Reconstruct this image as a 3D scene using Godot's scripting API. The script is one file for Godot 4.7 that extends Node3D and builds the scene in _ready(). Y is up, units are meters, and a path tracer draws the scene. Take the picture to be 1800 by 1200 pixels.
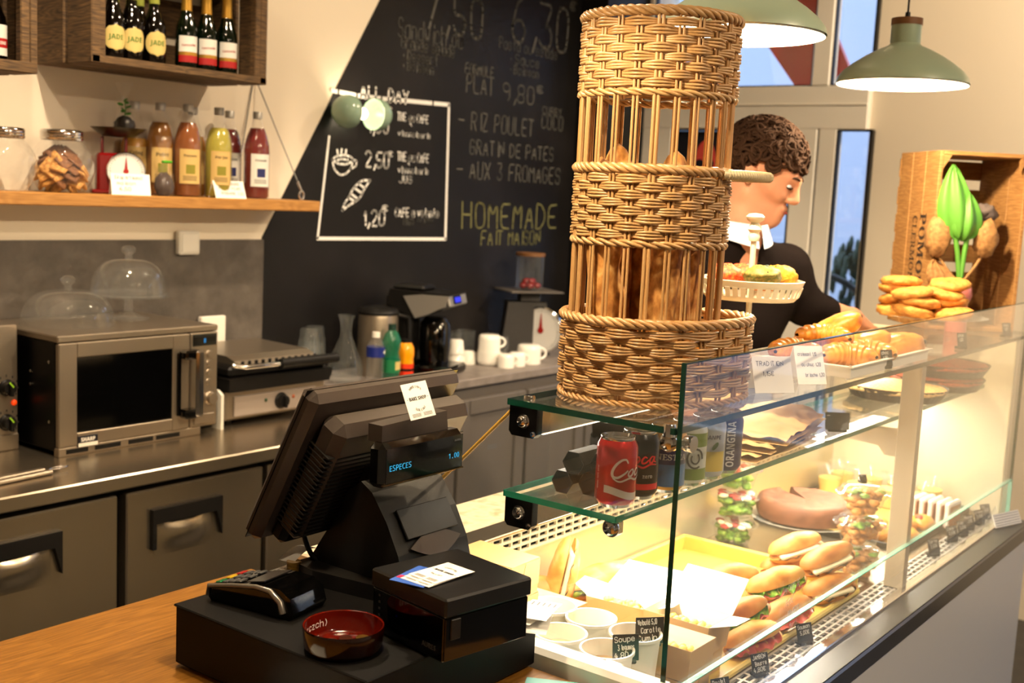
extends Node3D
# A bakery counter: back wall with chalkboard, steel counter, till on a wooden counter, glass food display.

class MB:
	var v := PackedVector3Array()
	var n := PackedVector3Array()
	var t := PackedVector2Array()
	var c := PackedColorArray()
	var ix := PackedInt32Array()
	var col := Color.WHITE
	func vert(p: Vector3, nn: Vector3, uv := Vector2.ZERO) -> int:
		v.append(p); n.append(nn); t.append(uv); c.append(col)
		return v.size() - 1
	func idx(a: int, b: int, d: int) -> void:
		var g := (v[b] - v[a]).cross(v[d] - v[a])
		if g.dot(n[a] + n[b] + n[d]) > 0.0:
			ix.append(a); ix.append(d); ix.append(b)
		else:
			ix.append(a); ix.append(b); ix.append(d)
	func tri(a: Vector3, b: Vector3, d: Vector3, out: Vector3) -> void:
		var g := (b - a).cross(d - a).normalized()
		if g.dot(out) < 0.0:
			g = -g
		var i := vert(a, g); vert(b, g); vert(d, g)
		idx(i, i + 1, i + 2)
	func quad(a: Vector3, b: Vector3, d: Vector3, e: Vector3, out: Vector3, uvs := true) -> void:
		var g := (b - a).cross(d - a)
		if g.length_squared() < 1e-18:
			g = (d - a).cross(e - a)
		g = g.normalized()
		if g.dot(out) < 0.0:
			g = -g
		var i := vert(a, g, Vector2(0, 1)); vert(b, g, Vector2(1, 1)); vert(d, g, Vector2(1, 0)); vert(e, g, Vector2(0, 0))
		idx(i, i + 1, i + 2); idx(i, i + 2, i + 3)
	func quad_of(a: Vector3, b: Vector3, d: Vector3, e: Vector3, out: Vector3) -> MB:
		quad(a, b, d, e, out)
		return self
	# box with chamfered edges, in the frame x
	func box(ctr: Vector3, size: Vector3, bev := 0.0, x := Transform3D()) -> MB:
		var h := size * 0.5
		var b := minf(bev, minf(h.x, minf(h.y, h.z)) * 0.98)
		for ax in 3:
			var u := (ax + 1) % 3
			var w := (ax + 2) % 3
			for s in [-1.0, 1.0]:
				var q := []
				for k in [[-1.0, -1.0], [1.0, -1.0], [1.0, 1.0], [-1.0, 1.0]]:
					var p := Vector3.ZERO
					p[ax] = s * h[ax]; p[u] = k[0] * (h[u] - b); p[w] = k[1] * (h[w] - b)
					q.append(x * (ctr + p))
				var o := Vector3.ZERO
				o[ax] = s
				quad(q[0], q[1], q[2], q[3], x.basis * o)
		if b > 0.0:
			for ax in 3:
				var u := (ax + 1) % 3
				var w := (ax + 2) % 3
				for su in [-1.0, 1.0]:
					for sw in [-1.0, 1.0]:
						var q := []
						for k in [[-1.0, 0], [1.0, 0], [1.0, 1], [-1.0, 1]]:
							var p := Vector3.ZERO
							p[ax] = k[0] * (h[ax] - b)
							p[u] = su * (h[u] - (b if k[1] == 1 else 0.0)); p[w] = sw * (h[w] - (0.0 if k[1] == 1 else b))
							q.append(x * (ctr + p))
						var o := Vector3.ZERO
						o[u] = su; o[w] = sw
						quad(q[0], q[1], q[2], q[3], x.basis * o)
			for sx in [-1.0, 1.0]:
				for sy in [-1.0, 1.0]:
					for sz in [-1.0, 1.0]:
						var s3 := Vector3(sx, sy, sz)
						tri(x * (ctr + s3 * Vector3(h.x, h.y - b, h.z - b)), x * (ctr + s3 * Vector3(h.x - b, h.y, h.z - b)), x * (ctr + s3 * Vector3(h.x - b, h.y - b, h.z)), x.basis * s3)
		return self
	func span(lo: Vector3, hi: Vector3, bev := 0.0) -> MB:
		return box((lo + hi) * 0.5, (hi - lo).abs(), bev)
	# profile of (radius, height) points turned round the y axis of x; out = +1 when the profile runs upward on the outside
	func lathe(prof: Array, segs := 32, x := Transform3D(), sx := 1.0, sz := 1.0, a0 := 0.0, a1 := TAU) -> MB:
		var m := prof.size()
		var acc := 0.0
		for k in m - 1:
			var p: Vector2 = prof[k]
			var q: Vector2 = prof[k + 1]
			var d := q - p
			if d.length() < 1e-7:
				continue
			var nn := Vector2(d.y, -d.x).normalized()
			var na := nn
			var nb := nn
			if k > 0:
				var e: Vector2 = p - prof[k - 1]
				if e.length() > 1e-7:
					var ne := Vector2(e.y, -e.x).normalized()
					if ne.dot(nn) > 0.6:
						na = (ne + nn).normalized()
			if k < m - 2:
				var e: Vector2 = prof[k + 2] - q
				if e.length() > 1e-7:
					var ne := Vector2(e.y, -e.x).normalized()
					if ne.dot(nn) > 0.6:
						nb = (ne + nn).normalized()
			var first := v.size()
			for j in segs + 1:
				var a := a0 + (a1 - a0) * j / segs
				var ca := cos(a)
				var sa := sin(a)
				vert(x * Vector3(p.x * ca * sx, p.y, p.x * sa * sz), (x.basis * Vector3(na.x * ca / sx, na.y, na.x * sa / sz)).normalized(), Vector2(float(j) / segs, acc))
				vert(x * Vector3(q.x * ca * sx, q.y, q.x * sa * sz), (x.basis * Vector3(nb.x * ca / sx, nb.y, nb.x * sa / sz)).normalized(), Vector2(float(j) / segs, acc + d.length()))
			for j in segs:
				var i := first + j * 2
				if p.x > 1e-6:
					idx(i, i + 1, i + 2)
				if q.x > 1e-6:
					idx(i + 1, i + 3, i + 2)
			acc += d.length()
		return self
	# round bar along points; rad is a number or an array
	func tube(pts: Array, rad, segs := 8, closed := false, caps := true, flat := 1.0) -> MB:
		var m := pts.size()
		var first := v.size()
		var up := Vector3.UP
		var prev := Vector3.ZERO
		for k in m:
			var a: Vector3 = pts[(k - 1 + m) % m] if closed or k > 0 else pts[0]
			var b: Vector3 = pts[(k + 1) % m] if closed or k < m - 1 else pts[m - 1]
			var d := (b - a).normalized()
			if k == 0:
				up = Vector3.UP if absf(d.y) < 0.9 else Vector3.RIGHT
			else:
				up = prev
			var s := d.cross(up).normalized()
			up = s.cross(d).normalized()
			prev = up
			var r: float = rad[k] if rad is Array else rad
			for j in segs:
				var an := TAU * j / segs
				var o := s * cos(an) + up * sin(an) * flat
				vert(pts[k] + o * r, (s * cos(an) * flat + up * sin(an)).normalized(), Vector2(float(j) / segs, k))
		for k in (m if closed else m - 1):
			for j in segs:
				var a := first + k * segs + j
				var b := first + k * segs + (j + 1) % segs
				var e := first + ((k + 1) % m) * segs + j
				var f := first + ((k + 1) % m) * segs + (j + 1) % segs
				idx(a, b, e); idx(b, f, e)
		if caps and not closed:
			for k in [0, m - 1]:
				var dd: Vector3 = (pts[1] - pts[0]).normalized() * -1.0 if k == 0 else (pts[m - 1] - pts[m - 2]).normalized()
				var ct := vert(pts[k], dd)
				for j in segs:
					var i2 := vert(v[first + k * segs + j], dd)
					var i3 := vert(v[first + k * segs + (j + 1) % segs], dd)
					idx(ct, i2, i3)
		return self
	# polygon in the xy plane of x, from z = 0 to z = depth
	func prism(poly: PackedVector2Array, depth: float, x := Transform3D()) -> MB:
		var tr := Geometry2D.triangulate_polygon(poly)
		for z in [0.0, depth]:
			var nn := x.basis * Vector3(0, 0, 1.0 if (z > 0.0) == (depth > 0.0) and z != 0.0 else -1.0)
			if depth < 0.0:
				nn = -nn
			for k in range(0, tr.size(), 3):
				var p := poly[tr[k]]
				var q := poly[tr[k + 1]]
				var r := poly[tr[k + 2]]
				tri(x * Vector3(p.x, p.y, z), x * Vector3(q.x, q.y, z), x * Vector3(r.x, r.y, z), nn)
		if depth != 0.0:
			var area := 0.0
			for k in poly.size():
				area += poly[k].cross(poly[(k + 1) % poly.size()])
			for k in poly.size():
				var p := poly[k]
				var q := poly[(k + 1) % poly.size()]
				var e := (q - p) * signf(area)
				quad(x * Vector3(p.x, p.y, 0), x * Vector3(q.x, q.y, 0), x * Vector3(q.x, q.y, depth), x * Vector3(p.x, p.y, depth), x.basis * Vector3(e.y, -e.x, 0))
		return self
	# smooth grid f(u, v) -> Vector3; normals point away from the middle unless flip is given
	func surf(nu: int, nv: int, f: Callable, wrap := false, flip := 0) -> MB:
		var first := v.size()
		var ctr := Vector3.ZERO
		for j in nv + 1:
			for i in nu + 1:
				var p: Vector3 = f.call(float(i) / nu, float(j) / nv)
				vert(p, Vector3.ZERO, Vector2(float(i) / nu, float(j) / nv))
				ctr += p
		ctr /= (nu + 1) * (nv + 1)
		var w := nu + 1
		for j in nv:
			for i in nu:
				var a := first + j * w + i
				var g := (v[a + 1] - v[a]).cross(v[a + w] - v[a]) + (v[a + w] - v[a + w + 1]).cross(v[a + 1] - v[a + w + 1])
				n[a] += g; n[a + 1] += g; n[a + w] += g; n[a + w + 1] += g
		if wrap:
			for j in nv + 1:
				var s := n[first + j * w] + n[first + j * w + nu]
				n[first + j * w] = s; n[first + j * w + nu] = s
		for j in [0, nv]:
			var s := Vector3.ZERO
			for i in nu + 1:
				s += n[first + j * w + i]
			if v[first + j * w].distance_to(v[first + j * w + nu / 2]) < 1e-5:
				for i in nu + 1:
					n[first + j * w + i] = s
		var sg := 0.0
		for k in range(first, v.size()):
			sg += n[k].dot(v[k] - ctr)
		var si := float(flip) if flip != 0 else (1.0 if sg >= 0.0 else -1.0)
		for k in range(first, v.size()):
			n[k] = (n[k] * si).normalized() if n[k].length_squared() > 1e-20 else Vector3.UP
		for j in nv:
			for i in nu:
				var a := first + j * w + i
				idx(a, a + 1, a + w); idx(a + 1, a + w + 1, a + w)
		return self
	# lump: ellipsoid of half sizes r with noise
	func lump(ctr: Vector3, r: Vector3, amp := 0.0, freq := 1.0, sd := 1, x := Transform3D(), nu := 20, nv := 12, pw := 1.0) -> MB:
		var ns := FastNoiseLite.new()
		ns.seed = sd; ns.frequency = freq
		return surf(nu, nv, func(a, b):
			var th: float = a * TAU
			var ph: float = (b - 0.5) * PI
			var d := Vector3(cos(ph) * cos(th), sin(ph), cos(ph) * sin(th))
			if pw != 1.0:
				d = Vector3(signf(d.x) * pow(absf(d.x), pw), signf(d.y) * pow(absf(d.y), pw), signf(d.z) * pow(absf(d.z), pw))
			var k := 1.0 + amp * ns.get_noise_3d(d.x * 10.0, d.y * 10.0, d.z * 10.0)
			return x * (ctr + d * r * k), true)
	func mesh() -> ArrayMesh:
		var a := []
		a.resize(Mesh.ARRAY_MAX)
		a[Mesh.ARRAY_VERTEX] = v; a[Mesh.ARRAY_NORMAL] = n; a[Mesh.ARRAY_TEX_UV] = t; a[Mesh.ARRAY_COLOR] = c; a[Mesh.ARRAY_INDEX] = ix
		var m := ArrayMesh.new()
		m.add_surface_from_arrays(Mesh.PRIMITIVE_TRIANGLES, a)
		return m

var M := {}
var used := {}
var rng := RandomNumberGenerator.new()

func mat(key: String, color: Color, rough := 0.5, metal := 0.0) -> StandardMaterial3D:
	var m := StandardMaterial3D.new()
	m.albedo_color = color; m.roughness = rough; m.metallic = metal; m.resource_name = key
	M[key] = m
	return m

func glassy(key: String, color: Color, alpha: float, rough := 0.03, spec := 0.5) -> StandardMaterial3D:
	var m := mat(key, Color(color.r, color.g, color.b, alpha), rough)
	m.transparency = BaseMaterial3D.TRANSPARENCY_ALPHA
	m.metallic_specular = spec
	return m

func glow(key: String, color: Color, e: float) -> StandardMaterial3D:
	var m := mat(key, color, 0.5)
	m.emission_enabled = true; m.emission = color; m.emission_energy_multiplier = e
	return m

func noise_tex(sd: int, freq: float, ramp: Array, w := 512, h := 512, octaves := 4, type := FastNoiseLite.TYPE_SIMPLEX_SMOOTH) -> NoiseTexture2D:
	var t := NoiseTexture2D.new()
	var f := FastNoiseLite.new()
	f.seed = sd; f.frequency = freq; f.fractal_octaves = octaves; f.noise_type = type
	t.noise = f; t.width = w; t.height = h; t.seamless = true; t.generate_mipmaps = false
	var g := Gradient.new()
	var offs := PackedFloat32Array()
	var cols := PackedColorArray()
	for r in ramp:
		offs.append(r[0]); cols.append(r[1])
	g.offsets = offs; g.colors = cols
	t.color_ramp = g
	return t

func textured(key: String, tex: Texture2D, scale: Vector3, rough := 0.5, metal := 0.0) -> StandardMaterial3D:
	var m := mat(key, Color.WHITE, rough, metal)
	m.albedo_texture = tex
	m.uv1_triplanar = true; m.uv1_scale = scale; m.uv1_triplanar_sharpness = 4.0
	return m

func bumped(m: StandardMaterial3D, tex: Texture2D, cm: float) -> void:
	m.heightmap_enabled = true; m.heightmap_texture = tex; m.heightmap_scale = cm

func numbered(called: String) -> String:
	var k: int = used.get(called, 0)
	used[called] = k + 1
	return called if k == 0 else "%s_%03d" % [called, k]

func tag(o: Node3D, label: String, category: String, group := "") -> Node3D:
	o.set_meta("label", label); o.set_meta("category", category)
	if group:
		o.set_meta("group", group)
	return o

func thing(called: String, label: String, category: String, at := Vector3.ZERO, turn := 0.0, group := "") -> Node3D:
	var o := Node3D.new()
	o.name = numbered(called)
	add_child(o)
	o.position = at; o.rotation.y = turn
	return tag(o, label, category, group)

func obj(called: String, b: MB, m: Material, parent: Node3D = null, at := Vector3.ZERO) -> MeshInstance3D:
	var o := MeshInstance3D.new()
	o.mesh = b.mesh(); o.material_override = m; o.position = at
	if parent == null:
		o.name = numbered(called)
		add_child(o)
	else:
		o.name = called
		parent.add_child(o, true)
	return o

func part_mesh(called: String, me: Mesh, m: Material, parent: Node3D, x := Transform3D()) -> MeshInstance3D:
	var o := MeshInstance3D.new()
	o.mesh = me; o.material_override = m; o.transform = x; o.name = called
	parent.add_child(o, true)
	return o

func struct(called: String, b: MB, m: Material) -> MeshInstance3D:
	var o := obj(called, b, m)
	o.set_meta("kind", "structure")
	return o

func copy(o: Node3D, label: String, at: Vector3, turn := 0.0, called := "") -> Node3D:
	var r: Node3D = o.duplicate()
	var base := called if called else String(o.name)
	var us := base.rfind("_")
	if us > 0 and base.substr(us + 1).is_valid_int():
		base = base.substr(0, us)
	r.name = numbered(base)
	add_child(r)
	r.position = at; r.rotation.y = turn
	r.set_meta("label", label)
	return r

func tf(at: Vector3, rot := Vector3.ZERO, sc := Vector3.ONE) -> Transform3D:
	return Transform3D(Basis.from_euler(rot * (PI / 180.0)).scaled_local(sc), at)

# ---- handwriting: strokes on a small grid, two digits a point (x, y), baseline at y = 2, capitals to 8
const GLYPHS := {
	"A": "022842 1434",
	"B": "0208 082847462505 2544432202",
	"C": "4738180703123243",
	"D": "0208 082846442202",
	"E": "48080242 0535",
	"F": "480802 0535",
	"G": "47381807031232434525",
	"H": "0208 4248 0545",
	"I": "2228",
	"J": "4843321203",
	"K": "0208 480542",
	"L": "080242",
	"M": "0208254842",
	"N": "02084248",
	"O": "180703123243473818",
	"P": "0208 083847463505",
	"Q": "180703123243473818 2442",
	"R": "0208 083847463505 2542",
	"S": "473818070615354443321203",
	"T": "0848 2822",
	"U": "080312324348",
	"V": "082248",
	"W": "0812253248",
	"X": "0842 0248",
	"Y": "082548 2522",
	"Z": "08480242",
	"0": "180703123243473818",
	"1": "162822",
	"2": "07183847460242",
	"3": "084825354443321203",
	"4": "280444 3632",
	"5": "480805354443321203",
	"6": "3817040312324344351504",
	"7": "084812",
	"8": "180706153544433212030415 1838474635",
	"9": "47381807061535464332 4745",
	"a": "46160503123243 4642",
	"b": "08023243453606",
	"c": "4536160503123243",
	"d": "4842 46160503123243",
	"e": "04444536160503123243",
	"f": "48382722 1636",
	"g": "461605041343 46413010",
	"h": "0802 0516364542",
	"i": "2622 2728",
	"j": "36312010 3738",
	"k": "0802 460442",
	"l": "282332",
	"m": "0602 05162522 25364542",
	"n": "0602 0516364542",
	"o": "160503123243453616",
	"p": "0600 063645433202",
	"q": "4640 461605031242",
	"r": "0602 051636",
	"s": "45361605143443321203",
	"t": "282332 1636",
	"u": "060312324346 4642",
	"v": "062246",
	"w": "0612243246",
	"x": "0642 0246",
	"y": "0623 4610",
	"z": "06460242",
	",": "2311",
	".": "2223",
	"-": "0545",
	"€": "4738180703123243 0636 0434",
	"+": "1535 2733",
	"(": "38262432",
	")": "18262412",
	"'": "2827",
	"/": "0248",
	"*": "2425",
	"é": "04444536160503123243 2738",
	"É": "48080242 0535 1939",
	"Â": "022842 1434 1929",
	"&": "4218383704031232",
}

# hand-drawn lettering: flat strokes lying on the xy plane of x, starting at its origin; returns its width
func scrawl(b: MB, text: String, x: Transform3D, h: float, w: float, spread := 1.0, shake := 0.18) -> float:
	var cx := 0.0
	var u := h / 6.0
	for ch in text:
		if ch == " ":
			cx += 3.4 * u * spread
			continue
		for st in String(GLYPHS.get(ch, "")).split(" ", false):
			var pts := PackedVector2Array()
			for k in range(0, st.length(), 2):
				pts.append(Vector2(cx + (float(st[k].to_int()) * 0.85 + rng.randf_range(-shake, shake)) * u * spread, (float(st[k + 1].to_int()) - 2.0 + rng.randf_range(-shake, shake)) * u))
			stroke(b, pts, x, w)
		cx += (2.6 if ch in "1Iil.,'*" else 5.0) * u * spread
	return cx

func stroke(b: MB, line: PackedVector2Array, x: Transform3D, w: float) -> void:
	var pts := line
	if line.size() > 2:
		pts = PackedVector2Array([line[0]])
		for k in line.size() - 1:
			pts.append(line[k].lerp(line[k + 1], 0.2)); pts.append(line[k].lerp(line[k + 1], 0.8))
		pts.append(line[line.size() - 1])
	var z := x.basis.z.normalized()
	for k in pts.size() - 1:
		var d := pts[k + 1] - pts[k]
		if d.length() < 1e-6:
			continue
		d = d.normalized() * w * 0.5
		var s := Vector2(-d.y, d.x)
		var p := pts[k] - d * 0.6
		var q := pts[k + 1] + d * 0.6
		b.quad(x * Vector3(p.x - s.x, p.y - s.y, 0), x * Vector3(q.x - s.x, q.y - s.y, 0), x * Vector3(q.x + s.x, q.y + s.y, 0), x * Vector3(p.x + s.x, p.y + s.y, 0), z)

# printed lettering: a thin text mesh scaled to a width, centred on x; radius > 0 wraps it round a cylinder about the y axis of x
func lettering(text: String, width: float, x: Transform3D, m: Material, parent: Node3D, font := "Droid Sans", bold := true, radius := 0.0, called := "lettering") -> MeshInstance3D:
	var tm := TextMesh.new()
	var f := SystemFont.new()
	f.font_names = PackedStringArray([font])
	f.font_weight = 700 if bold else 400
	tm.font = f; tm.text = text; tm.font_size = 48; tm.depth = 0.02; tm.pixel_size = 0.01
	var bb := tm.get_aabb()
	var k := width / maxf(bb.size.x, 0.001)
	var a := tm.surface_get_arrays(0)
	var pv: PackedVector3Array = a[Mesh.ARRAY_VERTEX]
	var pn: PackedVector3Array = a[Mesh.ARRAY_NORMAL]
	var c := bb.get_center()
	for i in pv.size():
		var p := (pv[i] - c) * k
		p.z = (pv[i].z - c.z) * 0.02
		if radius > 0.0:
			var an := p.x / radius
			var r := radius + p.z
			p = Vector3(sin(an) * r, p.y, cos(an) * r)
			var q := pn[i]
			pn[i] = Vector3(q.x * cos(an) + q.z * sin(an), q.y, q.z * cos(an) - q.x * sin(an))
		pv[i] = p
	var b := []
	b.resize(Mesh.ARRAY_MAX)
	b[Mesh.ARRAY_VERTEX] = pv; b[Mesh.ARRAY_NORMAL] = pn; b[Mesh.ARRAY_INDEX] = a[Mesh.ARRAY_INDEX]
	var me := ArrayMesh.new()
	me.add_surface_from_arrays(Mesh.PRIMITIVE_TRIANGLES, b)
	return part_mesh(called, me, m, parent, x)

func _ready() -> void:
	rng.seed = 11
	setup_view()
	setup_lights()
	setup_materials()
	build_room()
	build_street()
	build_counters()
	build_display()
	build_pendants()
	build_chalkboard()
	build_sconce()
	build_crates()
	build_wall_shelf()
	build_shelf_things()
	build_appliances()
	build_worktop_things()
	build_till()
	build_till_things()
	build_basket()
	build_cans()
	build_top_shelf_things()
	build_case_food()
	build_show_crate()
	build_person()

func setup_view() -> void:
	var cam := Camera3D.new()
	cam.name = "camera"
	var att := CameraAttributesPhysical.new()
	att.frustum_focal_length = 40.794
	att.frustum_focus_distance = 1.95
	att.frustum_near = 0.05
	att.frustum_far = 80.0
	att.exposure_aperture = 5.0
	cam.attributes = att
	add_child(cam)
	cam.position = Vector3(0, 1.65, 0)
	cam.basis = Basis(Vector3.UP, -0.926125) * Basis(Vector3.RIGHT, -0.12765256) * Basis(Vector3.BACK, 0.04891078)
	cam.current = true
	var we := WorldEnvironment.new()
	we.name = "world"
	var e := Environment.new()
	e.background_mode = Environment.BG_COLOR
	e.background_color = Color(0.70, 0.79, 0.93)
	e.background_energy_multiplier = 5.0
	e.tonemap_mode = Environment.TONE_MAPPER_LINEAR
	e.tonemap_exposure = 1.0
	e.sdfgi_enabled = true; e.ssao_enabled = true; e.ssil_enabled = true
	we.environment = e
	add_child(we)

const WARM := Color(1.0, 0.89, 0.75)
# ceiling spots: position, aim, energy, half angle
const SPOTS := [
	[Vector3(1.1, 3.02, -1.75), Vector3(1.3, 1.6, -3.15), 1.1, 48.0],
	[Vector3(3.1, 3.02, -1.75), Vector3(2.6, 1.5, -3.15), 2.1, 48.0],
	[Vector3(4.2, 3.02, -1.75), Vector3(3.9, 0.9, -2.9), 2.4, 42.0],
	[Vector3(1.0, 3.02, 0.9), Vector3(1.65, 1.15, -0.95), 2.3, 34.0],
	[Vector3(2.4, 3.02, 0.8), Vector3(2.7, 0.6, -0.7), 3.0, 50.0],
	[Vector3(4.0, 3.02, 0.4), Vector3(4.9, 1.6, -1.2), 9.0, 40.0],
	[Vector3(1.6, 3.02, -2.1), Vector3(1.65, 0.0, -2.05), 4.0, 60.0],
]

func setup_lights() -> void:
	for s in SPOTS:
		var l := SpotLight3D.new()
		l.name = "ceiling_spot_light"
		l.position = s[0] - Vector3(0, 0.045, 0)
		add_child(l, true)
		l.look_at_from_position(l.position, s[1], Vector3.FORWARD)
		l.light_color = WARM; l.light_energy = s[2]; l.spot_angle = s[3]; l.spot_angle_attenuation = 0.6
		l.spot_range = 12.0; l.spot_attenuation = 2.0; l.light_size = 0.035; l.shadow_enabled = true

func setup_materials() -> void:
	mat("cream_wall", Color(0.90, 0.86, 0.78), 0.85)
	mat("ceiling", Color(0.88, 0.85, 0.79), 0.9)
	mat("white_paint", Color(0.90, 0.885, 0.84), 0.45)
	textured("board", noise_tex(3, 0.006, [[0.0, Color(0.055, 0.050, 0.050)], [0.5, Color(0.07, 0.064, 0.064)], [1.0, Color(0.11, 0.10, 0.10)]]), Vector3.ONE * 0.6, 0.42)
	M.board.metallic_specular = 0.35
	mat("black_wall", Color(0.03, 0.029, 0.03), 0.5)
	var gp := textured("grey_plaster", noise_tex(4, 0.012, [[0.0, Color(0.27, 0.25, 0.225)], [0.5, Color(0.31, 0.285, 0.26)], [1.0, Color(0.36, 0.335, 0.305)]], 512, 512, 5), Vector3.ONE * 1.4, 0.62)
	bumped(gp, noise_tex(5, 0.02, [[0, Color.BLACK], [1, Color.WHITE]]), 0.25)
	textured("floor", noise_tex(6, 0.02, [[0.0, Color(0.16, 0.155, 0.15)], [1.0, Color(0.24, 0.23, 0.22)]]), Vector3.ONE * 0.8, 0.5)
	mat("steel", Color(0.70, 0.65, 0.57), 0.27, 0.95)
	mat("dark_steel", Color(0.42, 0.42, 0.42), 0.42, 0.9)
	mat("chrome", Color(0.85, 0.85, 0.85), 0.1, 1.0)
	mat("black_plastic", Color(0.07, 0.066, 0.062), 0.42)
	mat("black_gloss", Color(0.012, 0.012, 0.012), 0.07)
	mat("black_metal", Color(0.02, 0.02, 0.02), 0.32)
	mat("brown_black", Color(0.20, 0.17, 0.15), 0.38, 0.3)
	for k in ["black_plastic", "black_metal"]:
		M[k].metallic_specular = 0.3
	mat("white_gloss", Color(0.9, 0.89, 0.86), 0.12)
	mat("white_plastic", Color(0.86, 0.85, 0.81), 0.35)
	mat("paper", Color(0.92, 0.91, 0.88), 0.8)
	mat("ink", Color(0.05, 0.05, 0.06), 0.7)
	mat("chalk", Color(0.90, 0.90, 0.88), 0.95)
	mat("faint_chalk", Color(0.36, 0.36, 0.34), 0.95)
	mat("yellow_chalk", Color(0.42, 0.42, 0.26), 0.95)
	mat("slate", Color(0.03, 0.033, 0.035), 0.6)
	var og := glassy("glass", Color(0.80, 0.90, 0.87), 0.014, 0.02)
	og.metallic_specular = 0.5
	glassy("film", Color(0.9, 0.92, 0.92), 0.012, 0.12)
	glassy("clear_plastic", Color(0.92, 0.94, 0.94), 0.035, 0.06)
	glassy("glass_ware", Color(0.85, 0.9, 0.9), 0.028, 0.02)
	mat("glass_edge", Color(0.03, 0.16, 0.12), 0.12)
	mat("glass_edge_pale", Color(0.50, 0.72, 0.65), 0.15)
	mat("glass_edge_light", Color(0.12, 0.40, 0.31), 0.12)
	textured("counter_wood", wood_tex(21, Color(0.46, 0.30, 0.10), Color(0.61, 0.42, 0.17)), Vector3(1.0, 1.0, 1.0), 0.28)
	textured("shelf_wood", wood_tex(22, Color(0.58, 0.40, 0.18), Color(0.70, 0.51, 0.26)), Vector3.ONE, 0.45)
	textured("crate_wood", wood_tex(23, Color(0.22, 0.16, 0.09), Color(0.46, 0.35, 0.21)), Vector3.ONE * 1.5, 0.8)
	textured("show_wood", wood_tex(24, Color(0.54, 0.37, 0.19), Color(0.72, 0.54, 0.31)), Vector3.ONE * 1.5, 0.7)
	textured("marble", noise_tex(25, 0.015, [[0.0, Color(0.80, 0.74, 0.62)], [0.55, Color(0.88, 0.83, 0.73)], [1.0, Color(0.72, 0.64, 0.50)]]), Vector3.ONE * 2.0, 0.25)
	textured("grey_top", noise_tex(26, 0.03, [[0.0, Color(0.42, 0.39, 0.37)], [1.0, Color(0.52, 0.49, 0.47)]]), Vector3.ONE, 0.5)
	mat("cabinet_grey", Color(0.33, 0.31, 0.29), 0.5)
	mat("panel_white", Color(0.78, 0.78, 0.77), 0.35)
	mat("cream_panel", Color(0.80, 0.77, 0.66), 0.5)
	mat("yellow_tray", Color(0.83, 0.72, 0.36), 0.4)
	mat("pistachio", Color(0.58, 0.65, 0.56), 0.35)
	mat("shade_white", Color(0.93, 0.92, 0.88), 0.5)
	mat("kraft", Color(0.76, 0.62, 0.42), 0.75)
	mat("card_white", Color(0.93, 0.92, 0.89), 0.6)

func wood_tex(sd: int, dark: Color, light: Color) -> ImageTexture:
	var im := Image.create(512, 512, false, Image.FORMAT_RGB8)
	var f := FastNoiseLite.new()
	f.seed = sd; f.frequency = 0.008; f.fractal_octaves = 3
	var g := FastNoiseLite.new()
	g.seed = sd + 50; g.frequency = 0.03; g.fractal_octaves = 3
	for y in 512:
		for x in 512:
			var w := f.get_noise_2d(x * 0.35, y * 3.0)
			var r := 0.5 + 0.5 * sin((w * 3.0 + y * 0.012) * 9.0)
			var fine := g.get_noise_2d(x * 0.5, y * 9.0)
			im.set_pixel(x, y, dark.lerp(light, clampf(0.25 + 0.45 * r + fine * 0.55, 0.0, 1.0)))
	return ImageTexture.create_from_image(im)

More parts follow.
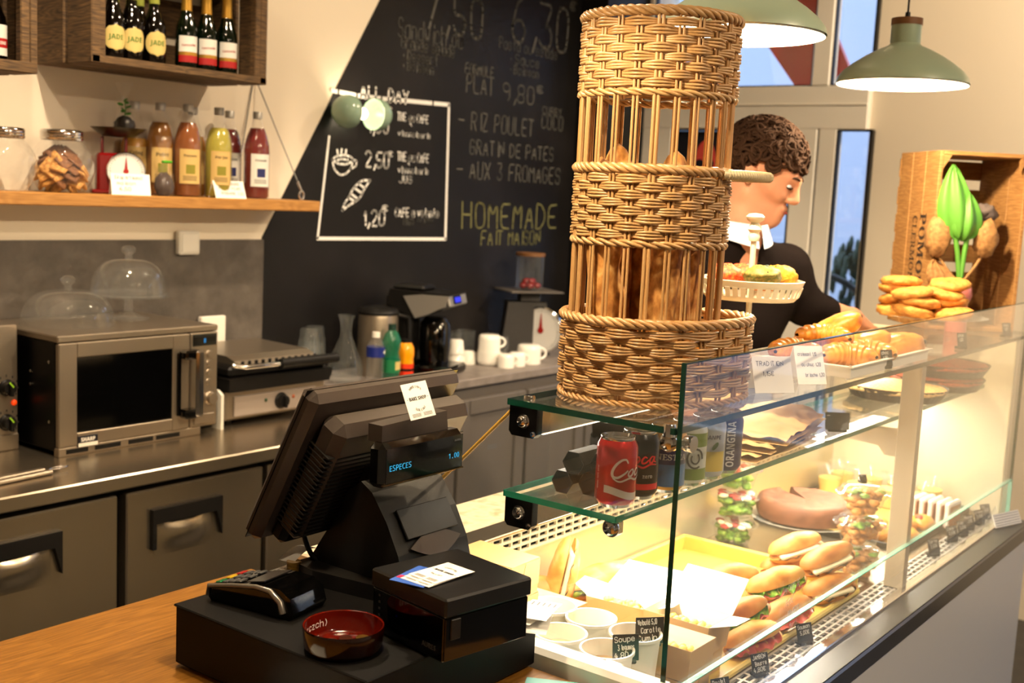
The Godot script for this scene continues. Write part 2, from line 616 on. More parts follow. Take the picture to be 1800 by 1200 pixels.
func build_room() -> void:
	struct("floor", MB.new().span(Vector3(-1.8, -0.1, -3.4), Vector3(5.25, 0, 2.8)), M.floor)
	struct("ceiling", MB.new().span(Vector3(-1.8, 3.05, -3.4), Vector3(5.25, 3.2, 2.8)), M.ceiling)
	struct("wall_back", MB.new().span(Vector3(-1.8, 0, -3.4), Vector3(5.25, 3.05, -3.15)), M.cream_wall)
	struct("wall_left", MB.new().span(Vector3(-1.8, 0, -3.15), Vector3(-1.6, 3.05, 2.6)), M.cream_wall)
	struct("wall_rear", MB.new().span(Vector3(-1.8, 0, 2.6), Vector3(5.25, 3.05, 2.8)), M.cream_wall)
	var b := MB.new()
	b.span(Vector3(5, 0, -1.875), Vector3(5.25, 3.05, 0.3))
	b.span(Vector3(5, 2.75, -3.0), Vector3(5.25, 3.05, -1.875))
	b.span(Vector3(5, 0, 0.3), Vector3(5.25, 0.5, 2.4)); b.span(Vector3(5, 2.7, 0.3), Vector3(5.25, 3.05, 2.4))
	b.span(Vector3(5, 0, 2.4), Vector3(5.25, 3.05, 2.6)); b.span(Vector3(5, 0, -3.15), Vector3(5.25, 3.05, -3.0))
	struct("wall_front", b, M.cream_wall)
	struct("wall_corner", MB.new().span(Vector3(4.6, 0, -3.15), Vector3(5.0, 3.05, -3.0)), M.black_wall)
	struct("wall_backsplash", MB.new().span(Vector3(-1.6, 0.86, -3.15), Vector3(2.708, 1.445, -3.138)), M.grey_plaster)
	# street door with a transom light above
	var fr := MB.new()
	for s in [[2.70, 2.75, -3.0, -1.875], [1.99, 2.183, -3.0, -1.875], [0.0, 0.25, -2.98, -1.875]]:
		fr.box(Vector3(5.0, (s[0] + s[1]) * 0.5, (s[2] + s[3]) * 0.5), Vector3(0.07, s[1] - s[0], s[3] - s[2]), 0.006)
	fr.box(Vector3(5.0, 2.45, -2.1025), Vector3(0.08, 0.54, 0.085), 0.006)
	fr.box(Vector3(5.0, 2.45, -2.985), Vector3(0.07, 0.54, 0.03), 0.006)
	for s in [[-3.0, -2.835], [-2.212, -2.098], [-2.092, -2.007]]:
		fr.box(Vector3(5.0, 1.05, (s[0] + s[1]) * 0.5), Vector3(0.066, 2.08, s[1] - s[0]), 0.006)
	fr.box(Vector3(4.965, 2.10, -2.44), Vector3(0.012, 0.008, 1.12), 0.002)
	var door := Node3D.new()
	door.name = "door_1"
	door.set_meta("kind", "structure")
	add_child(door)
	obj("door_frame", fr, M.white_paint, door)
	for s in [[0.25, 1.99, -2.835, -2.212], [0.25, 1.99, -2.007, -1.854], [2.183, 2.70, -2.97, -2.145], [2.183, 2.70, -2.06, -1.875]]:
		obj("pane", MB.new().span(Vector3(5.005, s[0], s[2]), Vector3(5.011, s[1], s[3])), M.glass, door)
	mat("gasket", Color(0.03, 0.03, 0.035), 0.5)
	var gk := MB.new()
	for s in [[0.25, 1.99, -2.835, -2.212], [0.25, 1.99, -2.007, -1.854], [2.183, 2.70, -2.97, -2.145], [2.183, 2.70, -2.06, -1.875]]:
		for z in [s[2], s[3]]:
			gk.box(Vector3(4.985, (s[0] + s[1]) * 0.5, z), Vector3(0.03, s[1] - s[0], 0.012))
		for y in [s[0], s[1]]:
			gk.box(Vector3(4.985, y, (s[2] + s[3]) * 0.5), Vector3(0.03, 0.010, s[3] - s[2]))
	obj("gasket", gk, M.gasket, door)
	# shop window beyond the frame, which the case glass mirrors
	var w := Node3D.new()
	w.name = "window_1"
	w.set_meta("kind", "structure")
	add_child(w)
	var wf := MB.new()
	for z in [0.33, 1.35, 2.37]:
		wf.box(Vector3(5.05, 1.6, z), Vector3(0.07, 2.2, 0.06), 0.006)
	for y in [0.53, 2.67]:
		wf.box(Vector3(5.05, y, 1.35), Vector3(0.07, 0.06, 2.1), 0.006)
	obj("window_frame", wf, M.white_paint, w)
	for z in [0.84, 1.86]:
		obj("pane", MB.new().box(Vector3(5.06, 1.6, z), Vector3(0.006, 2.08, 0.96)), M.glass, w)

func build_street() -> void:
	mat("pavement", Color(0.36, 0.36, 0.37), 0.8)
	mat("facade_pale", Color(0.60, 0.62, 0.66), 0.8)
	mat("facade_dark", Color(0.07, 0.075, 0.09), 0.4)
	mat("sign_orange", Color(0.80, 0.13, 0.03), 0.5)
	struct("street", MB.new().span(Vector3(5.25, -0.15, -14), Vector3(22, -0.05, 14)), M.pavement)
	var h := thing("street_building", "pale building with dark windows across the street behind the door glass", "building", Vector3(11, 0, 0))
	obj("facade", MB.new().span(Vector3(0, -0.05, -14), Vector3(1, 4.2, 14)), M.facade_pale, h)
	for k in 9:
		obj("window", MB.new().span(Vector3(-0.03, 0.9, -12.6 + k * 3.0), Vector3(0.02, 2.6, -11.2 + k * 3.0)), M.facade_dark, h)
		obj("cornice", MB.new().span(Vector3(-0.12, 2.66, -12.7 + k * 3.0), Vector3(0.02, 2.74, -11.1 + k * 3.0)), M.facade_pale, h)
	var s := obj("sign_board", MB.new().prism(PackedVector2Array([Vector2(-2.93, 2.95), Vector2(-2.20, 2.95), Vector2(-2.20, 2.15), Vector2(-2.28, 2.15)]), 0.03, Transform3D(Basis(Vector3(0, 0, 1), Vector3(0, 1, 0), Vector3(-1, 0, 0)), Vector3(5.23, 0, 0.0))), M.sign_orange)
	tag(s, "orange-red slanted sign board behind the wider transom pane", "sign")
	s = obj("sign_board", MB.new().prism(PackedVector2Array([Vector2(-2.14, 2.44), Vector2(-2.14, 2.13), Vector2(-1.98, 2.13)]), 0.03, Transform3D(Basis(Vector3(0, 0, 1), Vector3(0, 1, 0), Vector3(-1, 0, 0)), Vector3(5.20, 0, 0))), M.sign_orange)
	tag(s, "small orange-red triangular sign board behind the narrow transom pane", "sign")
	mat("poster_navy", Color(0.035, 0.045, 0.10), 0.5)
	mat("poster_pink", Color(0.80, 0.28, 0.24), 0.6)
	var p := thing("poster", "navy poster with a pink face in dark sunglasses on the door glass", "poster", Vector3(4.998, 1.74, -2.66))
	obj("sheet", MB.new().box(Vector3.ZERO, Vector3(0.004, 0.48, 0.34)), M.poster_navy, p)
	obj("face", MB.new().prism(ring2(0.06, 0.13, 20), 0.003, Transform3D(Basis(Vector3(0, 0, 1), Vector3(0, 1, 0), Vector3(-1, 0, 0)), Vector3(-0.0025, 0.07, 0))), M.poster_pink, p)
	var g := MB.new()
	for z in [-0.027, 0.027]:
		g.prism(ring2(0.022, 0.02, 14), 0.002, Transform3D(Basis(Vector3(0, 0, 1), Vector3(0, 1, 0), Vector3(-1, 0, 0)), Vector3(-0.0055, 0.09, z)))
	obj("sunglasses", g, M.poster_navy, p)
	mat("leaf_dark", Color(0.05, 0.16, 0.07), 0.6)
	var bush := thing("street_shrub", "dark green shrub in a grey pot seen through the narrow door pane", "plant", Vector3(6.6, -0.05, -2.47))
	obj("pot", MB.new().lathe([Vector2(0, 0), Vector2(0.16, 0), Vector2(0.22, 0.9), Vector2(0.0, 0.9)], 24), M.facade_dark, bush)
	var lf := MB.new()
	for k in 160:
		var d := Vector3(rng.randf_range(-1, 1), rng.randf_range(-0.8, 1.2), rng.randf_range(-1, 1)).limit_length(1.0)
		lf.lump(Vector3(0, 1.2, 0) + d * Vector3(0.16, 0.32, 0.16), Vector3(0.03, 0.05, 0.012), 0, 1, 1, Transform3D(), 5, 4)
	obj("leaves", lf, M.leaf_dark, bush).set_meta("kind", "stuff")
	var wh := []
	for k in 28:
		wh.append(Vector3(0, sin(TAU * k / 28), cos(TAU * k / 28)) * 0.34)
	var bk := thing("bicycle_wheel", "dark wheel standing upright outside the narrow door pane", "wheel", Vector3(6.0, 0.95, -2.45))
	obj("tyre", MB.new().tube(wh, 0.018, 8, true), M.black_plastic, bk)
	obj("stand", MB.new().tube([Vector3(0, -1.0, 0), Vector3(0, 0, 0)], 0.02, 8), M.black_plastic, bk)

func ring2(rx: float, ry: float, n: int) -> PackedVector2Array:
	var p := PackedVector2Array()
	for k in n:
		p.append(Vector2(cos(TAU * k / n) * rx, sin(TAU * k / n) * ry))
	return p

func build_counters() -> void:
	# refrigerated steel counter under the back wall
	var c := thing("steel_counter", "long stainless steel refrigerated counter with black bracket door handles under the back wall", "counter", Vector3(0, 0, -2.5))
	obj("worktop", MB.new().span(Vector3(-0.6, 0.862, -0.638), Vector3(2.80, 0.90, 0.03), 0.004), M.steel, c)
	obj("body", MB.new().span(Vector3(-0.6, 0.12, -0.63), Vector3(2.78, 0.86, -0.03)), M.black_metal, c)
	obj("plinth", MB.new().span(Vector3(-0.55, 0.0, -0.6), Vector3(2.75, 0.12, -0.06)), M.black_metal, c)
	for x in [[0.765, 1.218], [1.24, 1.692], [1.717, 2.165], [2.183, 2.63]]:
		var d := obj("door", door_leaf(x[0], x[1]), M.steel, c)
		var hx: float = x[0] + 0.07
		if x[0] == 1.24:
			hx = 1.305
		var h := MB.new()
		h.prism(PackedVector2Array([Vector2(0, 0.107), Vector2(0.225, 0.107), Vector2(0.225, 0.0), Vector2(0.205, 0.068), Vector2(0.012, 0.068), Vector2(0.012, 0.0), Vector2(0.0, 0.0)]), 0.016, Transform3D(Basis(), Vector3(hx, 0.682, 0.008)))
		obj("handle", h, M.black_plastic, d)
		var gr := MB.new()
		gr.surf(8, 8, func(u, v): return Vector3(hx + 0.012 + 0.19 * u, 0.75 - 0.09 * v, 0.0105 + 0.030 * sin(v * PI) * (1.0 - v) * sin(PI * clampf(u * 1.2 - 0.1, 0.0, 1.0))), false, 0)
		obj("grip", gr, M.steel, d)
	# grey cupboard with the stone worktop
	var g := thing("grey_cupboard", "grey painted panelled cupboard with a grey stone top below the chalkboard", "cupboard", Vector3(0, 0, -2.72))
	obj("worktop", MB.new().span(Vector3(2.82, 0.918, -0.428), Vector3(4.58, 0.95, 0.026), 0.003), M.grey_top, g)
	obj("body", MB.new().span(Vector3(2.83, 0.08, -0.42), Vector3(4.58, 0.918, 0.0)), M.cabinet_grey, g)
	for x in [[2.86, 3.27], [3.29, 3.70], [3.72, 4.13], [4.15, 4.56]]:
		var d := MB.new()
		d.span(Vector3(x[0], 0.12, 0.0), Vector3(x[1], 0.87, 0.012), 0.002)
		for s in [[x[0], x[0] + 0.06, 0.12, 0.87], [x[1] - 0.06, x[1], 0.12, 0.87]]:
			d.span(Vector3(s[0], s[2], 0.010), Vector3(s[1], s[3], 0.024), 0.003)
		for s in [[0.12, 0.18], [0.81, 0.87]]:
			d.span(Vector3(x[0] + 0.05, s[0], 0.010), Vector3(x[1] - 0.05, s[1], 0.024), 0.003)
		var dd := obj("door", d, M.cabinet_grey, g)
		obj("knob", MB.new().lathe([Vector2(0, 0), Vector2(0.006, 0), Vector2(0.006, 0.012), Vector2(0.013, 0.016), Vector2(0.011, 0.024), Vector2(0, 0.026)], 14, tf(Vector3(x[1] - 0.03, 0.80, 0.024), Vector3(90, 0, 0))), M.black_metal, dd)
	# wooden till counter
	var w := thing("till_counter", "golden oak counter top carrying the till, open aisle behind it", "counter", Vector3(0, 0, -1.725))
	obj("worktop", MB.new().span(Vector3(-0.9, 0.85, 0), Vector3(1.474, 0.89, 1.0), 0.004), M.counter_wood, w)
	obj("base", MB.new().span(Vector3(-0.88, 0, 0.06), Vector3(1.46, 0.85, 0.95)), M.panel_white, w)

func door_leaf(x0: float, x1: float) -> MB:
	return MB.new().span(Vector3(x0, 0.15, -0.03), Vector3(x1, 0.843, 0.01), 0.004)

func glass_sheet(parent: Node3D, called: String, lo: Vector3, hi: Vector3, edge: Material, no_base := false) -> void:
	var p := obj(called, MB.new().span(lo, hi), M.glass, parent)
	# ground green edges, a hair outside the sheet
	var e := MB.new()
	var s := hi - lo
	var thin := 0 if s.x < minf(s.y, s.z) else (1 if s.y < s.z else 2)
	for ax in 3:
		if ax == thin:
			continue
		for q in [0, 1]:
			if no_base and ax == 1 and q == 0:
				continue
			var a := lo
			var b := hi
			a[ax] = (lo[ax] - 0.0012) if q == 0 else (hi[ax] - 0.0006)
			b[ax] = (lo[ax] + 0.0006) if q == 0 else (hi[ax] + 0.0012)
			e.span(a, b)
	obj("edge", e, edge, p)

func build_display() -> void:
	var d := thing("display_case", "long glass food display counter with two glass shelves and a white front", "display case")
	# carcass
	obj("front_panel", MB.new().span(Vector3(1.50, 0.08, -0.79), Vector3(3.54, 0.728, -0.755), 0.003), M.panel_white, d)
	obj("plinth", MB.new().span(Vector3(1.52, 0.0, -1.5), Vector3(3.52, 0.08, -0.82)), M.black_metal, d)
	obj("body", MB.new().span(Vector3(1.50, 0.08, -1.56), Vector3(3.54, 0.70, -0.80)), M.cream_panel, d)
	var rail := MB.new()
	rail.span(Vector3(1.48, 0.728, -0.80), Vector3(3.55, 0.776, -0.748), 0.006)
	obj("bumper_rail", rail, mat("rail_grey", Color(0.30, 0.30, 0.31), 0.28, 0.7), d)
	obj("front_ledge", MB.new().span(Vector3(1.50, 0.77, -0.82), Vector3(3.54, 0.7775, -0.752)), M.dark_steel, d)
	obj("glass_channel", MB.new().span(Vector3(1.51, 0.772, -0.828), Vector3(3.54, 0.784, -0.806), 0.002), M.chrome, d)
	obj("deck", MB.new().span(Vector3(1.53, 0.765, -1.352), Vector3(3.53, 0.775, -0.885)), M.steel, d)
	# perforated air grilles: bars over a dark slot, front and back
	for gp in [[0.0, -0.883, 0.061], [1.0, 0.0, 0.0]]:
		var bars := MB.new()
		var n := 64
		for k in n:
			var x := 1.54 + 1.98 * k / (n - 1)
			if gp[0] == 0.0:
				bars.span(Vector3(x, 0.770, -0.883), Vector3(x + 0.006, 0.775, -0.824))
			else:
				bars.span(Vector3(x, 0.925, -1.354), Vector3(x + 0.005, 0.967, -1.348))
		for k in 5:
			if gp[0] == 0.0:
				bars.span(Vector3(1.53, 0.7695, -0.887 + 0.0148 * k), Vector3(3.53, 0.7756, -0.882 + 0.0148 * k))
			elif k < 4:
				bars.span(Vector3(1.53, 0.922 + 0.0145 * k, -1.355), Vector3(3.53, 0.927 + 0.0145 * k, -1.3475))
		obj("air_grille", bars, M.cream_panel if gp[0] == 1.0 else mat("grille_steel", Color(0.78, 0.76, 0.72), 0.4, 0.4), d)
	obj("grille_pan", MB.new().span(Vector3(1.53, 0.74, -0.885), Vector3(3.53, 0.75, -0.82)), M.black_metal, d)
	obj("back_panel", MB.new().span(Vector3(1.53, 0.775, -1.362), Vector3(3.53, 0.922, -1.352)), mat("cream_steel", Color(0.80, 0.76, 0.66), 0.3, 0.6), d)
	obj("grille_back", MB.new().span(Vector3(1.53, 0.90, -1.38), Vector3(3.53, 0.972, -1.37)), M.black_metal, d)
	obj("back_sill", MB.new().span(Vector3(1.53, 0.968, -1.40), Vector3(3.53, 0.974, -1.345), 0.002), M.steel, d)
	obj("back_track", MB.new().span(Vector3(1.53, 0.955, -1.42), Vector3(3.53, 0.968, -1.40), 0.002), M.steel, d)
	obj("ledge", MB.new().span(Vector3(1.47, 0.93, -1.60), Vector3(3.54, 0.955, -1.405), 0.004), M.marble, d)
	obj("end_strip", MB.new().span(Vector3(1.482, 0.70, -1.40), Vector3(1.528, 0.918, -0.80), 0.008), M.white_plastic, d)
	# glazing
	glass_sheet(d, "front_glass", Vector3(1.512, 0.8915, -0.820), Vector3(3.54, 1.411, -0.812), M.glass_edge, true)
	glass_sheet(d, "lower_front_glass", Vector3(1.512, 0.780, -0.822), Vector3(3.54, 0.890, -0.811), M.glass_edge_pale, true)
	glass_sheet(d, "top_shelf", Vector3(1.508, 1.303, -1.136), Vector3(3.66, 1.313, -0.822), M.glass_edge)
	glass_sheet(d, "lower_shelf", Vector3(1.506, 1.149, -1.134), Vector3(3.53, 1.159, -0.914), M.glass_edge_light)
	var side := PackedVector2Array([Vector2(-0.822, 0.918), Vector2(-0.822, 1.300), Vector2(-1.13, 1.300), Vector2(-1.400, 1.03), Vector2(-1.400, 0.93)])
	var sx := Transform3D(Basis(Vector3(0, 0, 1), Vector3(0, 1, 0), Vector3(-1, 0, 0)), Vector3(1.523, 0, 0))
	var sg := obj("side_glass", MB.new().prism(side, 0.006, sx), M.glass, d)
	mat("amber_edge", Color(0.72, 0.56, 0.24), 0.25)
	obj("edge", MB.new().tube([Vector3(1.520, 1.300, -1.128), Vector3(1.520, 1.03, -1.40)], 0.0032, 6), M.amber_edge, sg)
	obj("end_panel", MB.new().span(Vector3(3.53, 0.775, -1.37), Vector3(3.55, 1.30, -0.835), 0.003), M.cream_panel, d)
	# rails and black end brackets under the shelves
	for y in [1.303, 1.149]:
		obj("shelf_rail", MB.new().span(Vector3(1.530, y - 0.046, -1.128), Vector3(3.52, y - 0.002, -1.084), 0.002), mat("rail_steel", Color(0.60, 0.56, 0.50), 0.22, 0.9), d)
		obj("light_strip", MB.new().span(Vector3(1.56, y - 0.0525, -1.122), Vector3(3.50, y - 0.0465, -1.098)), glow("case_light", Color(1.0, 0.96, 0.87), 3.0), d)
		var al := AreaLight3D.new()
		al.name = "case_strip_light"
		d.add_child(al, true)
		al.position = Vector3(2.53, y - 0.056, -1.108)
		al.rotation_degrees = Vector3(-70, 180, 0)
		al.area_size = Vector2(1.9, 0.022)
		al.light_color = Color(1.0, 0.95, 0.85); al.light_energy = 2.2 if y < 1.2 else 0.5; al.area_range = 6.0; al.shadow_enabled = true
		var b := MB.new()
		b.prism(PackedVector2Array([Vector2(-0.030, 0.0), Vector2(0.026, 0.0), Vector2(0.026, -0.043), Vector2(0.020, -0.050), Vector2(-0.024, -0.050), Vector2(-0.030, -0.043)]), 0.016, Transform3D(Basis(Vector3(0, 0, 1), Vector3(0, 1, 0), Vector3(-1, 0, 0)), Vector3(1.530, y - 0.001, -1.106)))
		var br := obj("bracket", b, M.black_metal, d)
		obj("screw", screw(0.0095, 0.010, Transform3D(Basis(Vector3(0, 0, 1), Vector3(-1, 0, 0), Vector3(0, -1, 0)), Vector3(1.514, y - 0.024, -1.105))), M.chrome, br)
		obj("screw", screw(0.0040, 0.002, Transform3D(Basis(Vector3(0, 0, 1), Vector3(-1, 0, 0), Vector3(0, -1, 0)), Vector3(1.514, y - 0.044, -1.086))), M.chrome, br)
	# chrome glass clamps
	for q in [Vector3(1.517, 1.288, -0.838), Vector3(1.517, 1.135, -0.930)]:
		var cl := obj("clamp", MB.new().box(q + Vector3(0.014, 0, 0), Vector3(0.022, 0.026, 0.022), 0.004), M.chrome, d)
		obj("screw", screw(0.0115, 0.010, Transform3D(Basis(Vector3(0, 0, 1), Vector3(-1, 0, 0), Vector3(0, -1, 0)), q + Vector3(0.004, 0, 0))), M.chrome, cl)
	obj("clamp", MB.new().lathe([Vector2(0, -0.004), Vector2(0.011, -0.004), Vector2(0.013, 0), Vector2(0.013, 0.012), Vector2(0, 0.012)], 20, tf(Vector3(1.548, 1.285, -0.822), Vector3(90, 0, 0))), M.chrome, d)
	for q in [Vector3(1.535, 1.313, -1.112), Vector3(1.515, 1.312, -0.835), Vector3(2.66, 1.313, -0.86)]:
		obj("stud", MB.new().lathe([Vector2(0, 0.006), Vector2(0.008, 0.006), Vector2(0.010, 0.003), Vector2(0.010, -0.014), Vector2(0, -0.014)], 18, tf(q)), M.chrome, d)
	# middle post with its shelf arm
	var post := MB.new().span(Vector3(2.652, 0.776, -0.868), Vector3(2.668, 1.301, -0.824), 0.002)
	post.span(Vector3(2.645, 0.776, -0.824), Vector3(2.672, 1.301, -0.8205), 0.001)
	var po := obj("post", post, mat("post_paint", Color(0.66, 0.61, 0.52), 0.45), d)
	obj("shelf_arm", MB.new().prism(PackedVector2Array([Vector2(-0.868, 1.150), Vector2(-0.868, 1.085), Vector2(-0.895, 1.085), Vector2(-0.91, 1.105), Vector2(-1.15, 1.120), Vector2(-1.15, 1.147)]), 0.008, Transform3D(Basis(Vector3(0, 0, 1), Vector3(0, 1, 0), Vector3(-1, 0, 0)), Vector3(2.664, 0, 0))), M.post_paint, po)
	obj("pole", MB.new().tube([Vector3(3.45, 0.974, -1.36), Vector3(3.45, 1.30, -1.36)], 0.008, 12), M.chrome, d)
	for x in [2.05, 2.55, 3.05]:
		obj("glass_clip", MB.new().box(Vector3(x, 0.788, -0.824), Vector3(0.020, 0.018, 0.018), 0.004), M.clear_plastic, d)

func screw(r: float, h: float, x: Transform3D) -> MB:
	var b := MB.new().lathe([Vector2(r * 1.3, 0), Vector2(r * 1.3, h * 0.3), Vector2(r, h * 0.3), Vector2(r, h * 0.85), Vector2(r * 0.8, h), Vector2(0, h)], 20, x)
	b.box(Vector3(0, h, 0), Vector3(r * 1.5, h * 0.06, r * 0.18), 0.0, x * tf(Vector3.ZERO, Vector3(0, 40, 0)))
	return b

func build_pendants() -> void:
	var lab := ["sage green pendant lamp hanging nearer, behind the top of the wicker basket", "sage green pendant lamp hanging over the cookies in front of the white wall", "sage green pendant lamp over the till end of the display"]
	var spots := [Vector3(2.075, 2.0, -1.05), Vector3(2.995, 2.0, -1.05), Vector3(1.16, 2.02, -1.05)]
	glow("bulb", Color(1.0, 0.90, 0.74), 14.0)
	mat("cord", Color(0.12, 0.11, 0.10), 0.7)
	mat("lamp_wood", Color(0.42, 0.27, 0.12), 0.6)
	for k in 3:
		var o := thing("pendant_lamp", lab[k], "lamp", spots[k], 0.0, "pendant lamps over the display")
		var prof := [Vector2(0.164, -0.028), Vector2(0.160, -0.014), Vector2(0.147, 0.002), Vector2(0.125, 0.020), Vector2(0.095, 0.040), Vector2(0.065, 0.056), Vector2(0.042, 0.066), Vector2(0.036, 0.072)]
		obj("shade", MB.new().lathe(prof, 56), M.pistachio, o)
		var inn := []
		for p in prof:
			inn.append(Vector2(maxf(p.x - 0.003, 0.0), p.y - 0.0035))
		inn.append(Vector2(0.0, 0.069))
		inn.reverse()
		obj("shade_lining", MB.new().lathe(inn, 56), M.shade_white, o)
		obj("neck", MB.new().lathe([Vector2(0.036, 0.070), Vector2(0.0375, 0.076), Vector2(0.0375, 0.118), Vector2(0.0, 0.118)], 32), M.pistachio, o)
		obj("collar", MB.new().lathe([Vector2(0.0, 0.117), Vector2(0.0385, 0.117), Vector2(0.0385, 0.134), Vector2(0.0, 0.134)], 32), M.lamp_wood, o)
		obj("cord_grip", MB.new().lathe([Vector2(0.0, 0.133), Vector2(0.007, 0.133), Vector2(0.006, 0.150), Vector2(0.0, 0.150)], 14), M.black_plastic, o)
		obj("cord", MB.new().tube([Vector3(0, 0.148, 0), Vector3(0, 1.05, 0)], 0.0028, 8), M.cord, o)
		obj("socket", MB.new().lathe([Vector2(0.0, 0.066), Vector2(0.018, 0.066), Vector2(0.018, 0.046), Vector2(0.0, 0.046)], 20), M.white_plastic, o)
		obj("bulb", MB.new().lathe([Vector2(0.0, -0.026), Vector2(0.018, -0.022), Vector2(0.029, -0.008), Vector2(0.031, 0.008), Vector2(0.024, 0.026), Vector2(0.014, 0.046), Vector2(0.0, 0.047)], 24), M.bulb, o)
		var l := OmniLight3D.new()
		l.name = "pendant_light"
		o.add_child(l)
		l.position = Vector3(0, 0.006, 0)
		l.light_color = Color(1.0, 0.89, 0.73); l.light_energy = [1.4, 1.4, 0.9][k]; l.light_size = 0.028; l.omni_range = 9.0; l.omni_attenuation = 2.0; l.shadow_enabled = true
	# ceiling spots
	glow("spot_glow", Color(1.0, 0.88, 0.70), 45.0)
	for k in SPOTS.size():
		var o := thing("ceiling_spot", ["recessed ceiling spot lighting the chalkboard's pale neighbour wall near the till", "recessed ceiling spot lighting the bottle crate and shelf", "recessed ceiling spot over the grey cupboard", "recessed ceiling spot above the till counter", "recessed ceiling spot above the middle of the display front", "recessed ceiling spot by the shop window", "recessed ceiling spot over the aisle behind the till"][k], "ceiling light", SPOTS[k][0], 0.0, "recessed ceiling spots")
		obj("rim", MB.new().lathe([Vector2(0.036, 0.0), Vector2(0.052, 0.0), Vector2(0.052, 0.03), Vector2(0.036, 0.03)], 28), M.white_paint, o)
		obj("lens", MB.new().lathe([Vector2(0.0, 0.004), Vector2(0.036, 0.004), Vector2(0.036, 0.02), Vector2(0.0, 0.02)], 28), M.spot_glow, o)

func build_chalkboard() -> void:
	var c := thing("chalkboard", "black painted chalkboard wall with a slanted edge and a handwritten menu", "chalkboard", Vector3(0, 0, -3.15))
	obj("painted_field", MB.new().prism(PackedVector2Array([Vector2(2.708, 0.9), Vector2(4.60, 0.9), Vector2(4.60, 3.05), Vector2(3.69, 3.05), Vector2(2.708, 1.452)]), 0.004), M.board, c)
	var z := 0.0052
	var put := func(text: String, x: float, y: float, h: float, w: float, m: String, tilt: float, sp: float) -> void:
		var b := MB.new()
		scrawl(b, text, tf(Vector3(x, y, z), Vector3(0, 0, tilt)), h, w * 0.62, sp)
		obj("lettering", b, M[m], c)
	put.call("7,50", 3.514, 2.278, 0.158, 0.0200, "faint_chalk", 0.0, 0.84)
	put.call("6,30", 4.076, 2.299, 0.189, 0.0200, "faint_chalk", 0.0, 0.83)
	put.call("€", 4.506, 2.493, 0.040, 0.0080, "faint_chalk", 0.0, 1.99)
	put.call("Sandwich ou", 3.359, 2.223, 0.072, 0.0080, "faint_chalk", 0.0, 0.65)
	put.call("Grande salade", 3.380, 2.183, 0.047, 0.0080, "faint_chalk", 0.0, 0.68)
	put.call("* Dessert", 3.386, 2.138, 0.043, 0.0080, "faint_chalk", 0.0, 0.74)
	put.call("* Boisson", 3.388, 2.101, 0.039, 0.0080, "faint_chalk", 0.0, 0.76)
	put.call("Pasta ou salade", 3.991, 2.259, 0.047, 0.0070, "faint_chalk", 0.0, 0.80)
	put.call("* Sauce", 4.063, 2.206, 0.041, 0.0070, "faint_chalk", 0.0, 1.09)
	put.call("* Boisson", 4.067, 2.162, 0.038, 0.0070, "faint_chalk", 0.0, 0.92)
	put.call("FORMULE", 3.771, 2.130, 0.041, 0.0080, "faint_chalk", 0.0, 0.82)
	put.call("PLAT", 3.783, 2.053, 0.074, 0.0090, "faint_chalk", 0.0, 0.79)
	put.call("9,80", 4.031, 2.043, 0.074, 0.0090, "faint_chalk", 0.0, 1.14)
	put.call("€", 4.278, 2.098, 0.032, 0.0070, "faint_chalk", 0.0, 2.55)
	put.call("- RIZ POULET", 3.742, 1.901, 0.074, 0.0090, "faint_chalk", 0.0, 0.80)
	put.call("COCO", 4.326, 1.945, 0.063, 0.0080, "faint_chalk", 0.0, 0.86)
	put.call("CURRY", 4.329, 2.012, 0.030, 0.0060, "faint_chalk", 0.0, 1.27)
	put.call("GRATIN DE PATES", 3.823, 1.802, 0.059, 0.0090, "faint_chalk", 0.0, 0.91)
	put.call("- AUX 3 FROMAGES", 3.744, 1.700, 0.070, 0.0090, "faint_chalk", 0.0, 0.87)
	put.call("HOMEMADE", 3.791, 1.492, 0.107, 0.0130, "yellow_chalk", 0.0, 1.00)
	put.call("FAIT MAISON", 3.927, 1.419, 0.061, 0.0100, "yellow_chalk", 0.0, 0.90)
	put.call("ALL DAY", 3.166, 1.972, 0.048, 0.0140, "chalk", 0.0, 1.03)
	put.call("1,80", 3.214, 1.850, 0.080, 0.0130, "chalk", 0.0, 0.60)
	put.call("€", 3.310, 1.928, 0.024, 0.0070, "chalk", 0.0, 2.12)
	put.call("THE ou CAFE", 3.372, 1.907, 0.030, 0.0090, "chalk", 0.0, 0.71)
	put.call("+", 3.436, 1.887, 0.018, 0.0060, "chalk", 0.0, 2.38)
	put.call("viennoiserie", 3.379, 1.848, 0.020, 0.0070, "chalk", 0.0, 1.11)
	put.call("2,50", 3.205, 1.719, 0.058, 0.0130, "chalk", 0.0, 0.82)
	put.call("€", 3.325, 1.764, 0.020, 0.0070, "chalk", 0.0, 2.33)
	put.call("THE ou CAFE", 3.380, 1.752, 0.033, 0.0090, "chalk", 0.0, 0.66)
	put.call("+", 3.437, 1.734, 0.016, 0.0060, "chalk", 0.0, 2.03)
	put.call("viennoiserie", 3.386, 1.705, 0.024, 0.0070, "chalk", 0.0, 0.87)
	put.call("JUS", 3.395, 1.666, 0.027, 0.0080, "chalk", 0.0, 1.19)
	put.call("1,20", 3.200, 1.497, 0.056, 0.0130, "chalk", 0.0, 0.93)
	put.call("€", 3.304, 1.553, 0.022, 0.0070, "chalk", 0.0, 2.30)
	put.call("CAFE a volonte", 3.379, 1.534, 0.033, 0.0100, "chalk", 0.0, 0.75)
	put.call("(thé)", 3.423, 1.501, 0.025, 0.0060, "faint_chalk", 0.0, 0.69)
	put.call("sur place", 3.507, 1.515, 0.018, 0.0050, "faint_chalk", 0.0, 0.83)
	# frame round the all-day prices, cup and croissant
	var f := MB.new()
